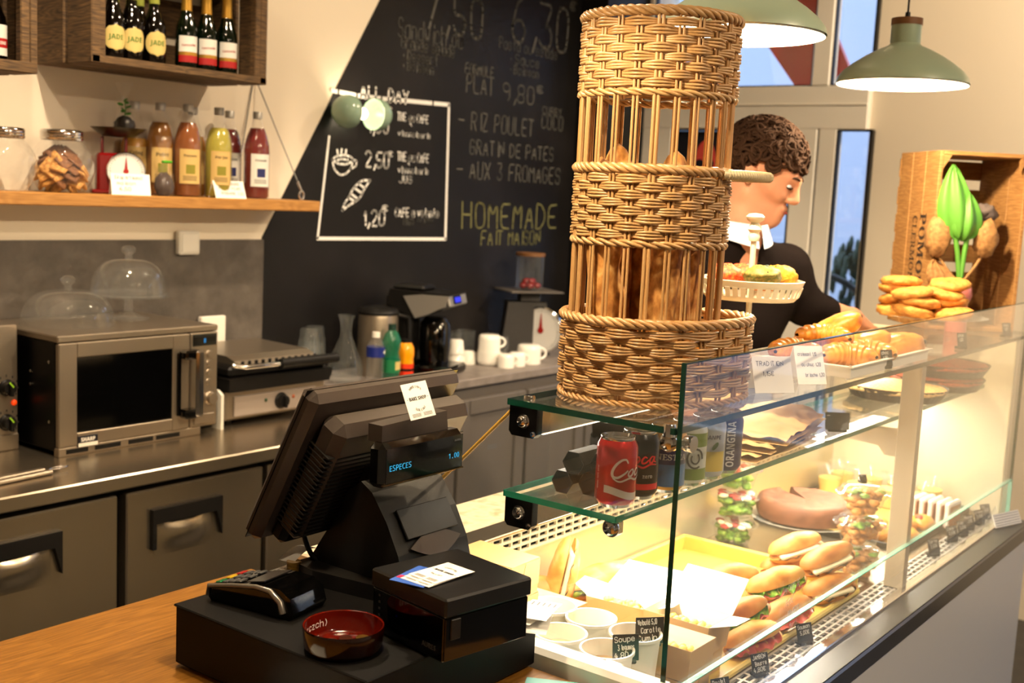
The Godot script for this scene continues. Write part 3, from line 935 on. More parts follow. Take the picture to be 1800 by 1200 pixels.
	stroke(f, PackedVector2Array([Vector2(3.02, 1.985), Vector2(3.18, 1.978), Vector2(3.676, 1.992)]), tf(Vector3(0, 0, z)), 0.016)
	stroke(f, PackedVector2Array([Vector2(3.676, 1.992), Vector2(3.688, 1.444)]), tf(Vector3(0, 0, z)), 0.013)
	stroke(f, PackedVector2Array([Vector2(3.688, 1.444), Vector2(2.968, 1.448)]), tf(Vector3(0, 0, z)), 0.013)
	stroke(f, PackedVector2Array([Vector2(2.968, 1.448), Vector2(3.012, 1.82)]), tf(Vector3(0, 0, z)), 0.010)
	obj("frame_line", f, M.chalk, c)
	var cup := MB.new()
	stroke(cup, PackedVector2Array([Vector2(3.029, 1.738), Vector2(3.042, 1.701), Vector2(3.072, 1.682), Vector2(3.101, 1.687), Vector2(3.127, 1.709), Vector2(3.138, 1.739)]), tf(Vector3(0, 0, z)), 0.008)
	stroke(cup, PackedVector2Array([Vector2(3.029, 1.738), Vector2(3.052, 1.751), Vector2(3.092, 1.758), Vector2(3.128, 1.751), Vector2(3.138, 1.739), Vector2(3.106, 1.723), Vector2(3.059, 1.723), Vector2(3.029, 1.738)]), tf(Vector3(0, 0, z)), 0.008)
	stroke(cup, PackedVector2Array([Vector2(3.047, 1.733), Vector2(3.075, 1.742), Vector2(3.111, 1.740)]), tf(Vector3(0, 0, z)), 0.008)
	stroke(cup, PackedVector2Array([Vector2(3.135, 1.741), Vector2(3.156, 1.740), Vector2(3.154, 1.719), Vector2(3.124, 1.707)]), tf(Vector3(0, 0, z)), 0.008)
	stroke(cup, PackedVector2Array([Vector2(3.057, 1.760), Vector2(3.054, 1.774)]), tf(Vector3(0, 0, z)), 0.008)
	stroke(cup, PackedVector2Array([Vector2(3.075, 1.763), Vector2(3.077, 1.778)]), tf(Vector3(0, 0, z)), 0.008)
	stroke(cup, PackedVector2Array([Vector2(3.098, 1.764), Vector2(3.100, 1.777)]), tf(Vector3(0, 0, z)), 0.008)
	obj("cup_drawing", cup, M.chalk, c)
	var cro := MB.new()
	stroke(cro, PackedVector2Array([Vector2(3.089, 1.552), Vector2(3.100, 1.579), Vector2(3.120, 1.601), Vector2(3.145, 1.638), Vector2(3.186, 1.667), Vector2(3.232, 1.669)]), tf(Vector3(0, 0, z)), 0.009)
	stroke(cro, PackedVector2Array([Vector2(3.089, 1.552), Vector2(3.121, 1.571), Vector2(3.156, 1.587), Vector2(3.183, 1.605), Vector2(3.200, 1.633), Vector2(3.232, 1.669)]), tf(Vector3(0, 0, z)), 0.009)
	stroke(cro, PackedVector2Array([Vector2(3.120, 1.601), Vector2(3.153, 1.587)]), tf(Vector3(0, 0, z)), 0.009)
	stroke(cro, PackedVector2Array([Vector2(3.131, 1.616), Vector2(3.171, 1.596)]), tf(Vector3(0, 0, z)), 0.009)
	stroke(cro, PackedVector2Array([Vector2(3.148, 1.638), Vector2(3.191, 1.618)]), tf(Vector3(0, 0, z)), 0.009)
	stroke(cro, PackedVector2Array([Vector2(3.168, 1.656), Vector2(3.200, 1.640)]), tf(Vector3(0, 0, z)), 0.009)
	obj("croissant_drawing", cro, M.chalk, c)

func build_sconce() -> void:
	var o := thing("wall_sconce", "pale green double-shade wall lamp shining on the slanted edge of the chalkboard", "lamp", Vector3(3.115, 1.907, -3.146))
	glow("sconce_bulb", Color(1.0, 0.93, 0.80), 5.0)
	mat("sage_gloss", Color(0.56, 0.67, 0.59), 0.18)
	obj("backplate", MB.new().lathe([Vector2(0, 0), Vector2(0.035, 0), Vector2(0.033, 0.012), Vector2(0, 0.014)], 24, tf(Vector3(-0.01, 0, 0), Vector3(90, 0, 0))), M.sage_gloss, o)
	obj("arm", MB.new().tube([Vector3(-0.01, 0, 0.01), Vector3(-0.01, 0, 0.075)], 0.008, 10), M.black_metal, o)
	var prof := [Vector2(0.0, -0.055), Vector2(0.025, -0.052), Vector2(0.045, -0.040), Vector2(0.057, -0.020), Vector2(0.060, 0.0), Vector2(0.058, 0.016)]
	var cap := prof.duplicate()
	cap.append(Vector2(0.054, 0.016)); cap.append(Vector2(0.052, -0.016)); cap.append(Vector2(0.038, -0.038)); cap.append(Vector2(0.0, -0.050))
	obj("shade", MB.new().lathe(cap, 32, tf(Vector3(-0.085, 0.004, 0.075), Vector3(8, 0, -90))), M.sage_gloss, o)
	obj("shade", MB.new().lathe(cap, 32, tf(Vector3(0.062, 0.004, 0.075), Vector3(0, 0, 90))), M.sage_gloss, o)
	obj("bulb", MB.new().lump(Vector3(-0.012, 0.002, 0.075), Vector3(0.022, 0.022, 0.022)), M.sconce_bulb, o)
	var l := OmniLight3D.new()
	l.name = "sconce_light"
	o.add_child(l)
	l.position = Vector3(-0.012, 0.002, 0.075)
	l.light_color = Color(1.0, 0.9, 0.75); l.light_energy = 0.055; l.light_size = 0.02; l.omni_range = 5.0; l.omni_attenuation = 2.0; l.shadow_enabled = true

# slatted crate lying open towards +z: origin at the middle of its base front edge
func crate_boards(o: Node3D, w: float, h: float, d: float, m: Material, side: Array, back: Array, base: Array, th := 0.012) -> void:
	for s in [-1.0, 1.0]:
		for q in side:   # boards of the two upright sides, as shares of the depth
			obj("side_board", MB.new().box(Vector3(s * (w * 0.5 - th * 0.5), h * 0.5, -d * (q[0] + q[1]) * 0.5), Vector3(th, h, d * (q[1] - q[0])), 0.002), m, o)
		for z in [-0.014, -d + 0.014]:
			obj("corner_post", MB.new().box(Vector3(s * (w * 0.5 - th - 0.013), h * 0.5, z), Vector3(0.026, h - 2 * th, 0.026), 0.003), m, o)
	for q in back:       # boards of the back, as shares of the height
		obj("back_board", MB.new().box(Vector3(0, h * (q[0] + q[1]) * 0.5, -d - 0.005), Vector3(w, h * (q[1] - q[0]), 0.009), 0.002), m, o)
	for q in base:
		obj("base_board", MB.new().box(Vector3(0, th * 0.5, -d * (q[0] + q[1]) * 0.5), Vector3(w - 2 * th, th, d * (q[1] - q[0])), 0.002), m, o)
		obj("top_board", MB.new().box(Vector3(0, h - th * 0.5, -d * (q[0] + q[1]) * 0.5), Vector3(w - 2 * th, th, d * (q[1] - q[0])), 0.002), m, o)

func build_crates() -> void:
	var bs := [[0.0, 0.3], [0.33, 0.64], [0.67, 1.0]]
	var c := thing("wall_crate", "dark wooden crate on the wall holding beer bottles, above the cookie jar and syrups", "crate", Vector3(2.165, 1.945, -2.868))
	crate_boards(c, 0.614, 0.40, 0.272, M.crate_wood, [[0.0, 0.42], [0.50, 1.0]], [[0.02, 0.28], [0.34, 0.62], [0.68, 0.98]], bs, 0.020)
	var f := MB.new()
	f.box(Vector3(0.0, 0.011, -0.004), Vector3(0.614, 0.022, 0.010), 0.002)
	obj("front_lip", f, M.crate_wood, c)
	for s in [-1.0, 1.0]:
		obj("front_post", MB.new().box(Vector3(s * 0.2925, 0.2, -0.008), Vector3(0.028, 0.40, 0.018), 0.003), M.show_wood if s > 2 else M.crate_wood, c)
	c = thing("wall_crate", "dark wooden wall crate cut off by the picture edge, one red-labelled bottle inside", "crate", Vector3(1.395, 1.895, -2.868))
	crate_boards(c, 0.614, 0.40, 0.272, M.crate_wood, [[0.0, 0.42], [0.50, 1.0]], [[0.02, 0.28], [0.34, 0.62], [0.68, 0.98]], bs, 0.020)
	obj("front_lip", MB.new().box(Vector3(0.0, 0.014, -0.004), Vector3(0.614, 0.028, 0.010), 0.002), M.crate_wood, c)
	# beer bottles
	glassy("beer_brown", Color(0.035, 0.016, 0.006), 0.97, 0.05)
	mat("beer_dark", Color(0.014, 0.008, 0.005), 0.06)
	mat("beer_green", Color(0.010, 0.045, 0.012), 0.06)
	mat("label_cream", Color(0.78, 0.70, 0.42), 0.6)
	mat("label_white", Color(0.85, 0.85, 0.82), 0.6)
	mat("label_red", Color(0.62, 0.03, 0.03), 0.6)
	mat("text_green", Color(0.20, 0.42, 0.10), 0.6)
	mat("cap_green", Color(0.62, 0.66, 0.28), 0.45)
	mat("gold_foil", Color(0.75, 0.58, 0.24), 0.35, 0.7)
	var brown := [Vector2(0, 0), Vector2(0.030, 0), Vector2(0.0335, 0.006), Vector2(0.0335, 0.100), Vector2(0.031, 0.118), Vector2(0.022, 0.140), Vector2(0.0155, 0.160), Vector2(0.0135, 0.200), Vector2(0.0145, 0.202), Vector2(0.0145, 0.212), Vector2(0.0, 0.212)]
	var j := thing("beer_bottle", "x", "bottle", Vector3.ZERO, 0.0, "round-label brown beer bottles in the crate")
	obj("bottle_glass", MB.new().lathe(brown, 28), M.beer_dark, j)
	obj("cap", MB.new().lathe([Vector2(0.0138, 0.172), Vector2(0.0150, 0.174), Vector2(0.0152, 0.200), Vector2(0.0155, 0.214), Vector2(0.0, 0.216)], 24), M.cap_green, j)
	var lb := MB.new()
	var ry := 0.036
	lb.surf(16, 12, func(u, v):
		var yy: float = (v - 0.5) * 2.0 * ry
		var hw: float = sqrt(maxf(ry * ry - yy * yy, 0.0)) / 0.0338
		var an: float = (u - 0.5) * 2.0 * hw
		return Vector3(sin(an) * 0.0340, 0.060 + yy, cos(an) * 0.0340), false, 0)
	var lbo := obj("label", lb, M.label_cream, j)
	lettering("JADE", 0.044, tf(Vector3(0, 0.060, 0)), M.text_green, lbo, "Droid Sans", true, 0.0344)
	var names := ["brown beer bottle with round cream label, beside the crate's near post", "brown beer bottle with round cream label, middle of the row of three", "brown beer bottle with round cream label, next to the green bottles", "brown beer bottle standing behind the round-labelled row near the crate post", "brown beer bottle half hidden behind the middle round-labelled bottle"]
	var at := [Vector3(1.975, 1.966, -2.945), Vector3(2.036, 1.966, -2.945), Vector3(2.112, 1.966, -2.945), Vector3(2.035, 1.966, -3.03), Vector3(2.12, 1.966, -3.03)]
	place_row(j, names, at, [-0.3, -0.3, -0.3, -0.3, -0.2])
	var gl := [Vector2(0, 0), Vector2(0.029, 0), Vector2(0.0325, 0.006), Vector2(0.0325, 0.105), Vector2(0.030, 0.125), Vector2(0.020, 0.152), Vector2(0.0150, 0.175), Vector2(0.0130, 0.225), Vector2(0.0142, 0.228), Vector2(0.0142, 0.240), Vector2(0.0, 0.240)]
	j = thing("beer_bottle", "x", "bottle", Vector3.ZERO, 0.0, "green beer bottles with gold necks in the crate")
	obj("bottle_glass", MB.new().lathe(gl, 28), M.beer_green, j)
	obj("foil", MB.new().lathe([Vector2(0.0160, 0.170), Vector2(0.0146, 0.200), Vector2(0.0140, 0.226), Vector2(0.0150, 0.229), Vector2(0.0150, 0.242), Vector2(0.0, 0.243)], 24), M.gold_foil, j)
	lbo = obj("label", MB.new().lathe([Vector2(0.0329, 0.040), Vector2(0.0329, 0.096)], 16, tf(Vector3.ZERO, Vector3(0, 0, 0)), 1, 1, PI * 0.5 - 0.95, PI * 0.5 + 0.95), M.label_white, j)
	obj("label_band", MB.new().lathe([Vector2(0.0332, 0.020), Vector2(0.0332, 0.040)], 16, Transform3D(), 1, 1, PI * 0.5 - 0.95, PI * 0.5 + 0.95), M.label_red, lbo)
	obj("label_band", MB.new().lathe([Vector2(0.0331, 0.040), Vector2(0.0331, 0.050)], 16, Transform3D(), 1, 1, PI * 0.5 - 0.95, PI * 0.5 + 0.95), M.gold_foil, lbo)
	lettering("Gavroche", 0.044, tf(Vector3(0, 0.070, 0), Vector3(0, 0, 4)), M.label_red, lbo, "Droid Serif", true, 0.0333)
	place_row(j, ["green beer bottle with gold neck, nearest the brown bottles", "green beer bottle with gold neck, middle of the green three", "green beer bottle with gold neck, beside the crate's end board"], [Vector3(2.222, 1.966, -2.94), Vector3(2.295, 1.966, -2.94), Vector3(2.372, 1.966, -2.94)], [-0.38, -0.38, -0.38])
	j = thing("beer_bottle", "dark bottle with a white and red label, alone in the cut-off crate", "bottle", Vector3(1.626, 1.916, -2.95), -0.3)
	obj("bottle_glass", MB.new().lathe(brown, 28), M.beer_dark, j)
	lbo = obj("label", MB.new().lathe([Vector2(0.0339, 0.02), Vector2(0.0339, 0.098)], 16, Transform3D(), 1, 1, PI * 0.5 - 1.2, PI * 0.5 + 1.2), M.label_white, j)
	obj("label_band", MB.new().lathe([Vector2(0.0342, 0.040), Vector2(0.0342, 0.064)], 16, Transform3D(), 1, 1, PI * 0.5 - 1.2, PI * 0.5 + 1.2), M.label_red, lbo)
	lettering("VALSERINE", 0.06, tf(Vector3(0, 0.052, 0)), M.label_white, lbo, "Droid Sans", true, 0.0344)

# the finished thing goes to the first place and copies of it to the others
func place_row(o: Node3D, labels: Array, at: Array, turns: Array) -> void:
	for k in at.size():
		var r: Node3D = o if k == 0 else copy(o, labels[k], Vector3.ZERO)
		r.set_meta("label", labels[k])
		r.position = at[k]
		r.rotation.y = turns[k]

func build_wall_shelf() -> void:
	var s := thing("wall_shelf", "long honey-coloured wooden wall shelf hung on wire cables, carrying jars and syrups", "shelf", Vector3(0, 1.588, -3.15))
	obj("board", MB.new().span(Vector3(-0.4, -0.035, 0.0), Vector3(2.765, 0.0, 0.23), 0.003), M.shelf_wood, s)
	mat("wire", Color(0.45, 0.45, 0.44), 0.35, 0.9)
	var eye := []
	for k in 18:
		eye.append(Vector3(2.715, 0.017, 0.19) + Vector3(sin(TAU * k / 18) * 0.010, cos(TAU * k / 18) * 0.014, 0))
	for e in [[Vector3(2.715, 0.03, 0.19), Vector3(2.665, 0.40, 0.004)], [Vector3(2.60, 0.145, 0.012), Vector3(2.655, 0.40, 0.004)]]:
		var w := obj("cable", MB.new().tube([e[0], e[1]], 0.0020, 6), M.wire, s)
		obj("ferrule", MB.new().tube([e[0], e[0] + (e[1] - e[0]).normalized() * 0.035], 0.0045, 8), M.chrome, w)
	obj("cable", MB.new().tube([Vector3(2.60, 0.145, 0.012), Vector3(2.55, 0.0, 0.02)], 0.0020, 6), M.wire, s)
	obj("hook", MB.new().box(Vector3(2.575, 0.075, 0.018), Vector3(0.012, 0.06, 0.006), 0.002, Transform3D()), M.chrome, s)
	obj("eye_bolt", MB.new().tube(eye, 0.0032, 8, true), M.chrome, s)
	var so := thing("wall_socket", "small white wall box on the grey backsplash under the shelf", "socket", Vector3(2.378, 1.437, -3.138))
	obj("cover", MB.new().box(Vector3(0, 0, 0.012), Vector3(0.082, 0.078, 0.026), 0.005), M.white_plastic, so)
	obj("plate", MB.new().box(Vector3(0, 0, 0.026), Vector3(0.066, 0.062, 0.004), 0.002), M.white_plastic, so)

func jar_shell(o: Node3D, k: float) -> void:
	var p := []
	for q in [[0.0, 0.0], [0.045, 0.0], [0.060, 0.004], [0.078, 0.028], [0.0885, 0.062], [0.088, 0.088], [0.079, 0.115], [0.063, 0.135], [0.055, 0.142], [0.055, 0.155]]:
		p.append(Vector2(q[0] * k, q[1] * k))
	obj("glass_body", MB.new().lathe(p, 40), M.glass_ware, o)
	var lid := MB.new().lathe([Vector2(0.0555 * k, 0.146 * k), Vector2(0.0575 * k, 0.148 * k), Vector2(0.0575 * k, 0.171 * k), Vector2(0.054 * k, 0.175 * k), Vector2(0.0, 0.175 * k)], 40)
	for y in [0.152, 0.160, 0.168]:
		lid.lathe([Vector2(0.0575 * k, (y - 0.002) * k), Vector2(0.0592 * k, y * k), Vector2(0.0575 * k, (y + 0.002) * k)], 40)
	obj("lid", lid, M.chrome, o)

func juice_bottle(label: String, at: Vector3, liquid: Material, lab: Material, title: String, turn: float, art: Material, full := 0.205) -> void:
	var o := thing("syrup_bottle", label, "bottle", at, turn, "fruit syrup bottles on the wall shelf")
	var p := [Vector2(0, 0.0), Vector2(0.036, 0.0), Vector2(0.042, 0.006), Vector2(0.0425, 0.150), Vector2(0.041, 0.172), Vector2(0.033, 0.205), Vector2(0.020, 0.235), Vector2(0.0145, 0.255), Vector2(0.0145, 0.262)]
	obj("bottle_glass", MB.new().lathe(p, 36), M.glass_ware, o)
	var q := []
	for v in p:
		if v.y < full:
			q.append(Vector2(maxf(v.x - 0.0025, 0.0), v.y + 0.002))
	q.append(Vector2(0.0225 if full > 0.21 else 0.034, full)); q.append(Vector2(0, full))
	obj("liquid", MB.new().lathe(q, 36), liquid, o)
	obj("cap", MB.new().lathe([Vector2(0.0150, 0.258), Vector2(0.0155, 0.279), Vector2(0.0135, 0.281), Vector2(0, 0.281)], 24), M.trim_grey, o)
	var l := obj("label", MB.new().lathe([Vector2(0.0432, 0.040), Vector2(0.0432, 0.145)], 20, Transform3D(), 1, 1, PI * 0.5 - 0.78, PI * 0.5 + 0.78), lab, o)
	lettering(title, 0.040, tf(Vector3(0, 0.125, 0)), M.ink, l, "Droid Serif", true, 0.0435)
	obj("picture", MB.new().lathe([Vector2(0.0434, 0.070), Vector2(0.0434, 0.098)], 8, Transform3D(), 1, 1, PI * 0.5 - 0.36, PI * 0.5 + 0.30), art, l)
	var ln := MB.new()
	for k in 4:
		ln.lathe([Vector2(0.0434, 0.050 + k * 0.004), Vector2(0.0434, 0.0515 + k * 0.004)], 8, Transform3D(), 1, 1, PI * 0.5 - 0.5, PI * 0.5 + 0.5)
	obj("small_print", ln, M.ink, l)

func biscuit(th := 0.006) -> MB:
	var b := MB.new()
	return b.surf(16, 8, func(u, v):
		var a: float = u * TAU
		var ph: float = (v - 0.5) * PI
		var r: float = 0.034 / (absf(cos(a)) + 0.72 * absf(sin(a)) + 0.12)
		var c: float = pow(maxf(cos(ph), 0.0), 0.35)
		return Vector3(cos(a) * r * c, sin(ph) * th, sin(a) * r * 0.8 * c), true)

func build_shelf_things() -> void:
	var y := 1.588
	var j := thing("glass_jar", "empty round glass jar with a metal lid, cut off by the picture edge", "jar", Vector3(1.690, y, -3.02))
	jar_shell(j, 0.97)
	j = thing("cookie_jar", "round glass jar full of golden diamond biscuits with a metal screw lid", "jar", Vector3(1.870, y, -3.03))
	jar_shell(j, 1.0)
	textured("biscuit", noise_tex(31, 0.03, [[0.0, Color(0.58, 0.36, 0.15)], [0.5, Color(0.77, 0.56, 0.28)], [1.0, Color(0.87, 0.70, 0.42)]], 256, 256), Vector3.ONE * 9.0, 0.7)
	textured("biscuit_dark", noise_tex(32, 0.03, [[0.0, Color(0.34, 0.19, 0.10)], [1.0, Color(0.56, 0.37, 0.20)]], 256, 256), Vector3.ONE * 9.0, 0.7)
	var first := true
	var b0: MeshInstance3D
	var b1: MeshInstance3D
	var spots := []
	for lay in 6:
		var ry := 0.014 + lay * 0.0185
		var rr: float = [0.036, 0.056, 0.062, 0.062, 0.053, 0.036][lay]
		var n: int = [5, 8, 9, 9, 8, 5][lay]
		for k in n:
			var a := TAU * k / n + lay * 0.5 + rng.randf_range(-0.15, 0.15)
			spots.append([Vector3(1.870 + cos(a) * rr * rng.randf_range(0.78, 0.9), y + ry, -3.03 + sin(a) * rr * rng.randf_range(0.78, 0.9)), a, lay])
	for s in spots:
		var dark: bool = s[2] >= 4 and rng.randf() < 0.75 or rng.randf() < 0.2
		var o: MeshInstance3D
		if dark:
			if b1 == null:
				b1 = obj("biscuit", biscuit(0.005), M.biscuit_dark)
				o = b1
			else:
				o = copy(b1, "", Vector3.ZERO)
		else:
			if b0 == null:
				b0 = obj("biscuit", biscuit(), M.biscuit)
				o = b0
			else:
				o = copy(b0, "", Vector3.ZERO)
		tag(o, "dark brown biscuit among the pale ones in the glass cookie jar" if dark else "golden diamond-shaped biscuit inside the glass cookie jar", "biscuit", "dark biscuits in the cookie jar" if dark else "golden biscuits in the cookie jar")
		o.transform = Transform3D(Basis(Vector3.UP, -s[1] + PI * 0.5 + rng.randf_range(-0.5, 0.5)) * Basis.from_euler(Vector3(rng.randf_range(0.5, 1.25), rng.randf_range(-0.5, 0.5), rng.randf_range(-0.4, 0.4))), s[0])
	# red kitchen scale
	mat("scale_red", Color(0.42, 0.015, 0.02), 0.25)
	mat("dial_face", Color(0.88, 0.88, 0.87), 0.4)
	mat("pan_metal", Color(0.30, 0.27, 0.21), 0.3, 0.9)
	var s := thing("kitchen_scale", "old red kitchen scale with a metal pan and round white dial on the shelf", "scale", Vector3(2.060, y, -3.04), -0.5)
	obj("body", MB.new().box(Vector3(-0.01, 0.062, -0.005), Vector3(0.105, 0.115, 0.075), 0.008), M.scale_red, s)
	obj("foot", MB.new().box(Vector3(-0.01, 0.006, 0.0), Vector3(0.135, 0.012, 0.10), 0.004), M.scale_red, s)
	for x in [-0.045, 0.022]:
		obj("arm", MB.new().box(Vector3(x, 0.142, -0.01), Vector3(0.009, 0.05, 0.012), 0.002), M.scale_red, s)
	obj("pan", MB.new().lathe([Vector2(0.0, 0.166), Vector2(0.045, 0.168), Vector2(0.078, 0.192), Vector2(0.081, 0.194), Vector2(0.076, 0.194), Vector2(0.044, 0.171), Vector2(0.0, 0.169)], 40, Transform3D(), 1.0, 0.75), M.pan_metal, s)
	dial(s, Vector3(0.018, 0.068, 0.040), 0.053, 0.0)
	# bag of soil with a seedling on the pan
	mat("soil", Color(0.12, 0.09, 0.07), 0.95).metallic_specular = 0.15
	mat("sprout", Color(0.22, 0.50, 0.10), 0.6)
	var p := thing("seedling_bag", "clear bag of dark soil with a green seedling standing on the scale pan", "bag", Vector3(2.080, y + 0.172, -3.04))
	obj("soil", MB.new().lump(Vector3(0, 0.030, 0), Vector3(0.031, 0.028, 0.028), 0.25, 0.3, 4), M.soil, p)
	obj("bag", MB.new().lathe([Vector2(0.0, 0.002), Vector2(0.030, 0.003), Vector2(0.034, 0.03), Vector2(0.028, 0.062), Vector2(0.009, 0.098), Vector2(0.007, 0.106), Vector2(0.022, 0.145), Vector2(0.026, 0.156)], 24), M.film, p)
	obj("stem", MB.new().tube([Vector3(0, 0.05, 0), Vector3(0.004, 0.08, 0), Vector3(0.0, 0.105, 0)], 0.0016, 6), M.sprout, p)
	for k in 7:
		obj("leaf", MB.new().lump(Vector3.ZERO, Vector3(0.010, 0.002, 0.007), 0, 1, 1, tf(Vector3(0.013 * cos(k * 2.4), 0.066 + 0.0065 * k, 0.010 * sin(k * 2.4)), Vector3(30, -k * 137.0, 20)), 8, 5), M.sprout, p)
	p = thing("coffee_bag", "clear bag of dark grains tied with a green clip between the scale and syrups", "bag", Vector3(2.166, y, -2.965))
	obj("grains", MB.new().lump(Vector3(0, 0.034, 0), Vector3(0.030, 0.036, 0.022), 0.3, 0.5, 9), mat("grain", Color(0.26, 0.20, 0.17), 0.9), p)
	obj("bag", MB.new().lathe([Vector2(0.0, 0.001), Vector2(0.032, 0.002), Vector2(0.035, 0.03), Vector2(0.028, 0.066), Vector2(0.009, 0.098), Vector2(0.009, 0.106), Vector2(0.018, 0.14), Vector2(0.030, 0.178)], 24, Transform3D(), 1.0, 0.75), M.film, p)
	obj("clip", MB.new().box(Vector3(0.006, 0.102, 0.006), Vector3(0.034, 0.008, 0.014), 0.003), mat("clip_green", Color(0.25, 0.62, 0.12), 0.4), p)
	# syrups
	mat("trim_grey", Color(0.72, 0.71, 0.68), 0.4, 0.3)
	var amber := mat("amber_juice", Color(0.56, 0.36, 0.07), 0.1)
	var gold := mat("gold_juice", Color(0.75, 0.55, 0.14), 0.1)
	var rust := mat("rust_juice", Color(0.52, 0.28, 0.05), 0.1)
	var lemon := mat("lemon_juice", Color(0.70, 0.66, 0.25), 0.15)
	var red := mat("red_juice", Color(0.44, 0.07, 0.03), 0.08)
	for m in [amber, gold, rust, lemon, red]:
		m.backlight_enabled = true; m.backlight = m.albedo_color
	var tan_l := mat("label_tan", Color(0.78, 0.66, 0.40), 0.6)
	var olive := mat("art_olive", Color(0.50, 0.48, 0.10), 0.6)
	var blue := mat("art_blue", Color(0.08, 0.11, 0.35), 0.6)
	juice_bottle("amber syrup bottle partly behind the coffee bag, beside the scale", Vector3(2.213, y, -3.05), amber, tan_l, "Poire", -0.45, olive, 0.222)
	juice_bottle("pale gold bottle mostly hidden behind the red scale", Vector3(2.160, y, -3.105), gold, tan_l, "Coing", -0.45, olive, 0.17)
	juice_bottle("rust-orange apple syrup bottle with a cream label and silver cap", Vector3(2.274, y, -2.995), rust, tan_l, "Pommes", -0.45, olive, 0.226)
	juice_bottle("gold bottle hidden behind the rust-orange apple bottle", Vector3(2.372, y, -3.10), gold, tan_l, "Coing", -0.45, olive, 0.19)
	juice_bottle("cloudy yellow lemon juice bottle with a cream label", Vector3(2.392, y, -2.995), lemon, tan_l, "Pur Jus", -0.45, olive, 0.218)
	juice_bottle("red syrup bottle standing half behind the cloudy yellow one", Vector3(2.506, y, -3.085), red, M.label_white, "Fraise", -0.45, blue, 0.222)
	juice_bottle("red syrup bottle with a white label, last in the row by the cable", Vector3(2.547, y, -2.995), red, M.label_white, "Grenade", -0.35, blue, 0.228)
	# folded price cards
	var c := thing("price_card", "white folded card with faint handwriting in front of the red scale", "card", Vector3(2.040, y, -2.945), -0.42)
	tent(c, 0.110, 0.066, ["Sirop Artisanal", "maison", "6,50"], 0.010)
	c = thing("price_card", "white folded card with bold handwriting in front of the yellow bottle", "card", Vector3(2.405, y, -2.945), -0.1)
	tent(c, 0.112, 0.058, ["JUS BONNE GOURDE", "POMME POIRE", "RHUBARBE 3,50"], 0.009)

func tent(o: Node3D, w: float, h: float, lines: Array, th: float, ink := "ink", m := "card_white") -> void:
	var lean := 22.0
	var x := tf(Vector3(0, 0, 0.0), Vector3(-lean, 0, 0))
	obj("front_leaf", MB.new().box(Vector3(0, h * 0.5, 0), Vector3(w, h, 0.0008), 0, x), M[m], o)
	var top: Vector3 = x * Vector3(0, h, 0)
	var x2 := tf(Vector3(0, 0, top.z * 2.0), Vector3(lean, 0, 0))
	obj("back_leaf", MB.new().box(Vector3(0, h * 0.5, 0), Vector3(w, h, 0.0008), 0, x2), M[m], o)
	var b := MB.new()
	for k in lines.size():
		scrawl(b, lines[k], x * tf(Vector3(-w * 0.40 + k * 0.006, h * (0.74 - 0.27 * k), 0.0009)), th, th * 0.11, w * 0.80 / (maxf(String(lines[k]).length(), 9) * 5.0 * th / 6.0))
	obj("lettering", b, M[ink], o)

func dial(o: Node3D, at: Vector3, r: float, turn: float) -> void:
	var x := tf(at, Vector3(90, turn, 0))
	var f := obj("dial", MB.new().lathe([Vector2(r, -0.012), Vector2(r, 0.0), Vector2(0, 0.0005)], 40, x), M.dial_face, o)
	obj("bezel", MB.new().lathe([Vector2(r * 1.06, -0.013), Vector2(r * 1.06, 0.002), Vector2(r * 1.0, 0.005), Vector2(r * 0.96, 0.001)], 40, x), M.chrome, f)
	var tk := MB.new()
	for k in 40:
		var a := TAU * k / 40
		tk.box(Vector3(0, 0.0010, -r * 0.86), Vector3(r * 0.02, 0.0004, r * (0.12 if k % 5 == 0 else 0.06)), 0, x * tf(Vector3.ZERO, Vector3(0, rad_to_deg(a), 0)))
	obj("tick_marks", tk, M.ink, f)
	mat("needle_red", Color(0.60, 0.06, 0.03), 0.5)
	var nd := MB.new()
	nd.prism(PackedVector2Array([Vector2(-r * 0.10, -r * 0.05), Vector2(r * 0.10, -r * 0.05), Vector2(r * 0.012, r * 0.75), Vector2(-r * 0.012, r * 0.75)]), 0.001, x * tf(Vector3(0, 0.002, 0), Vector3(-90, 0, 0)))
	nd.lathe([Vector2(r * 0.14, 0), Vector2(r * 0.14, 0.003), Vector2(0, 0.003)], 20, x * tf(Vector3(0, 0.001, 0)))
	obj("needle", nd, M.needle_red, f)

func dome(o: Node3D, at: Vector3, r: float, h: float) -> void:
	var p := []
	for k in 13:
		var a := PI * 0.5 * k / 12.0
		p.append(Vector2(r * pow(cos(a), 0.62) if k < 12 else 0.012, h * pow(sin(a), 0.9)))
	p.insert(0, Vector2(r * 1.015, 0.0))
	obj("dome", MB.new().lathe(p, 56, tf(at)), M.glass_ware, o)
	obj("dome_knob", MB.new().lathe([Vector2(0.010, h - 0.002), Vector2(0.012, h + 0.006), Vector2(0.009, h + 0.012), Vector2(0.020, h + 0.020), Vector2(0.021, h + 0.030), Vector2(0.012, h + 0.038), Vector2(0, h + 0.039)], 24, tf(at)), M.glass_ware, o)

func knob(o: Node3D, at: Vector3, r: float, d: float, m: Material, called := "knob", turn := 0.0) -> Node3D:
	return obj(called, MB.new().lathe([Vector2(r * 1.25, 0), Vector2(r * 1.2, d * 0.2), Vector2(r, d * 0.3), Vector2(r * 0.92, d), Vector2(0, d)], 28, tf(at, Vector3(90, turn, 0))), m, o)

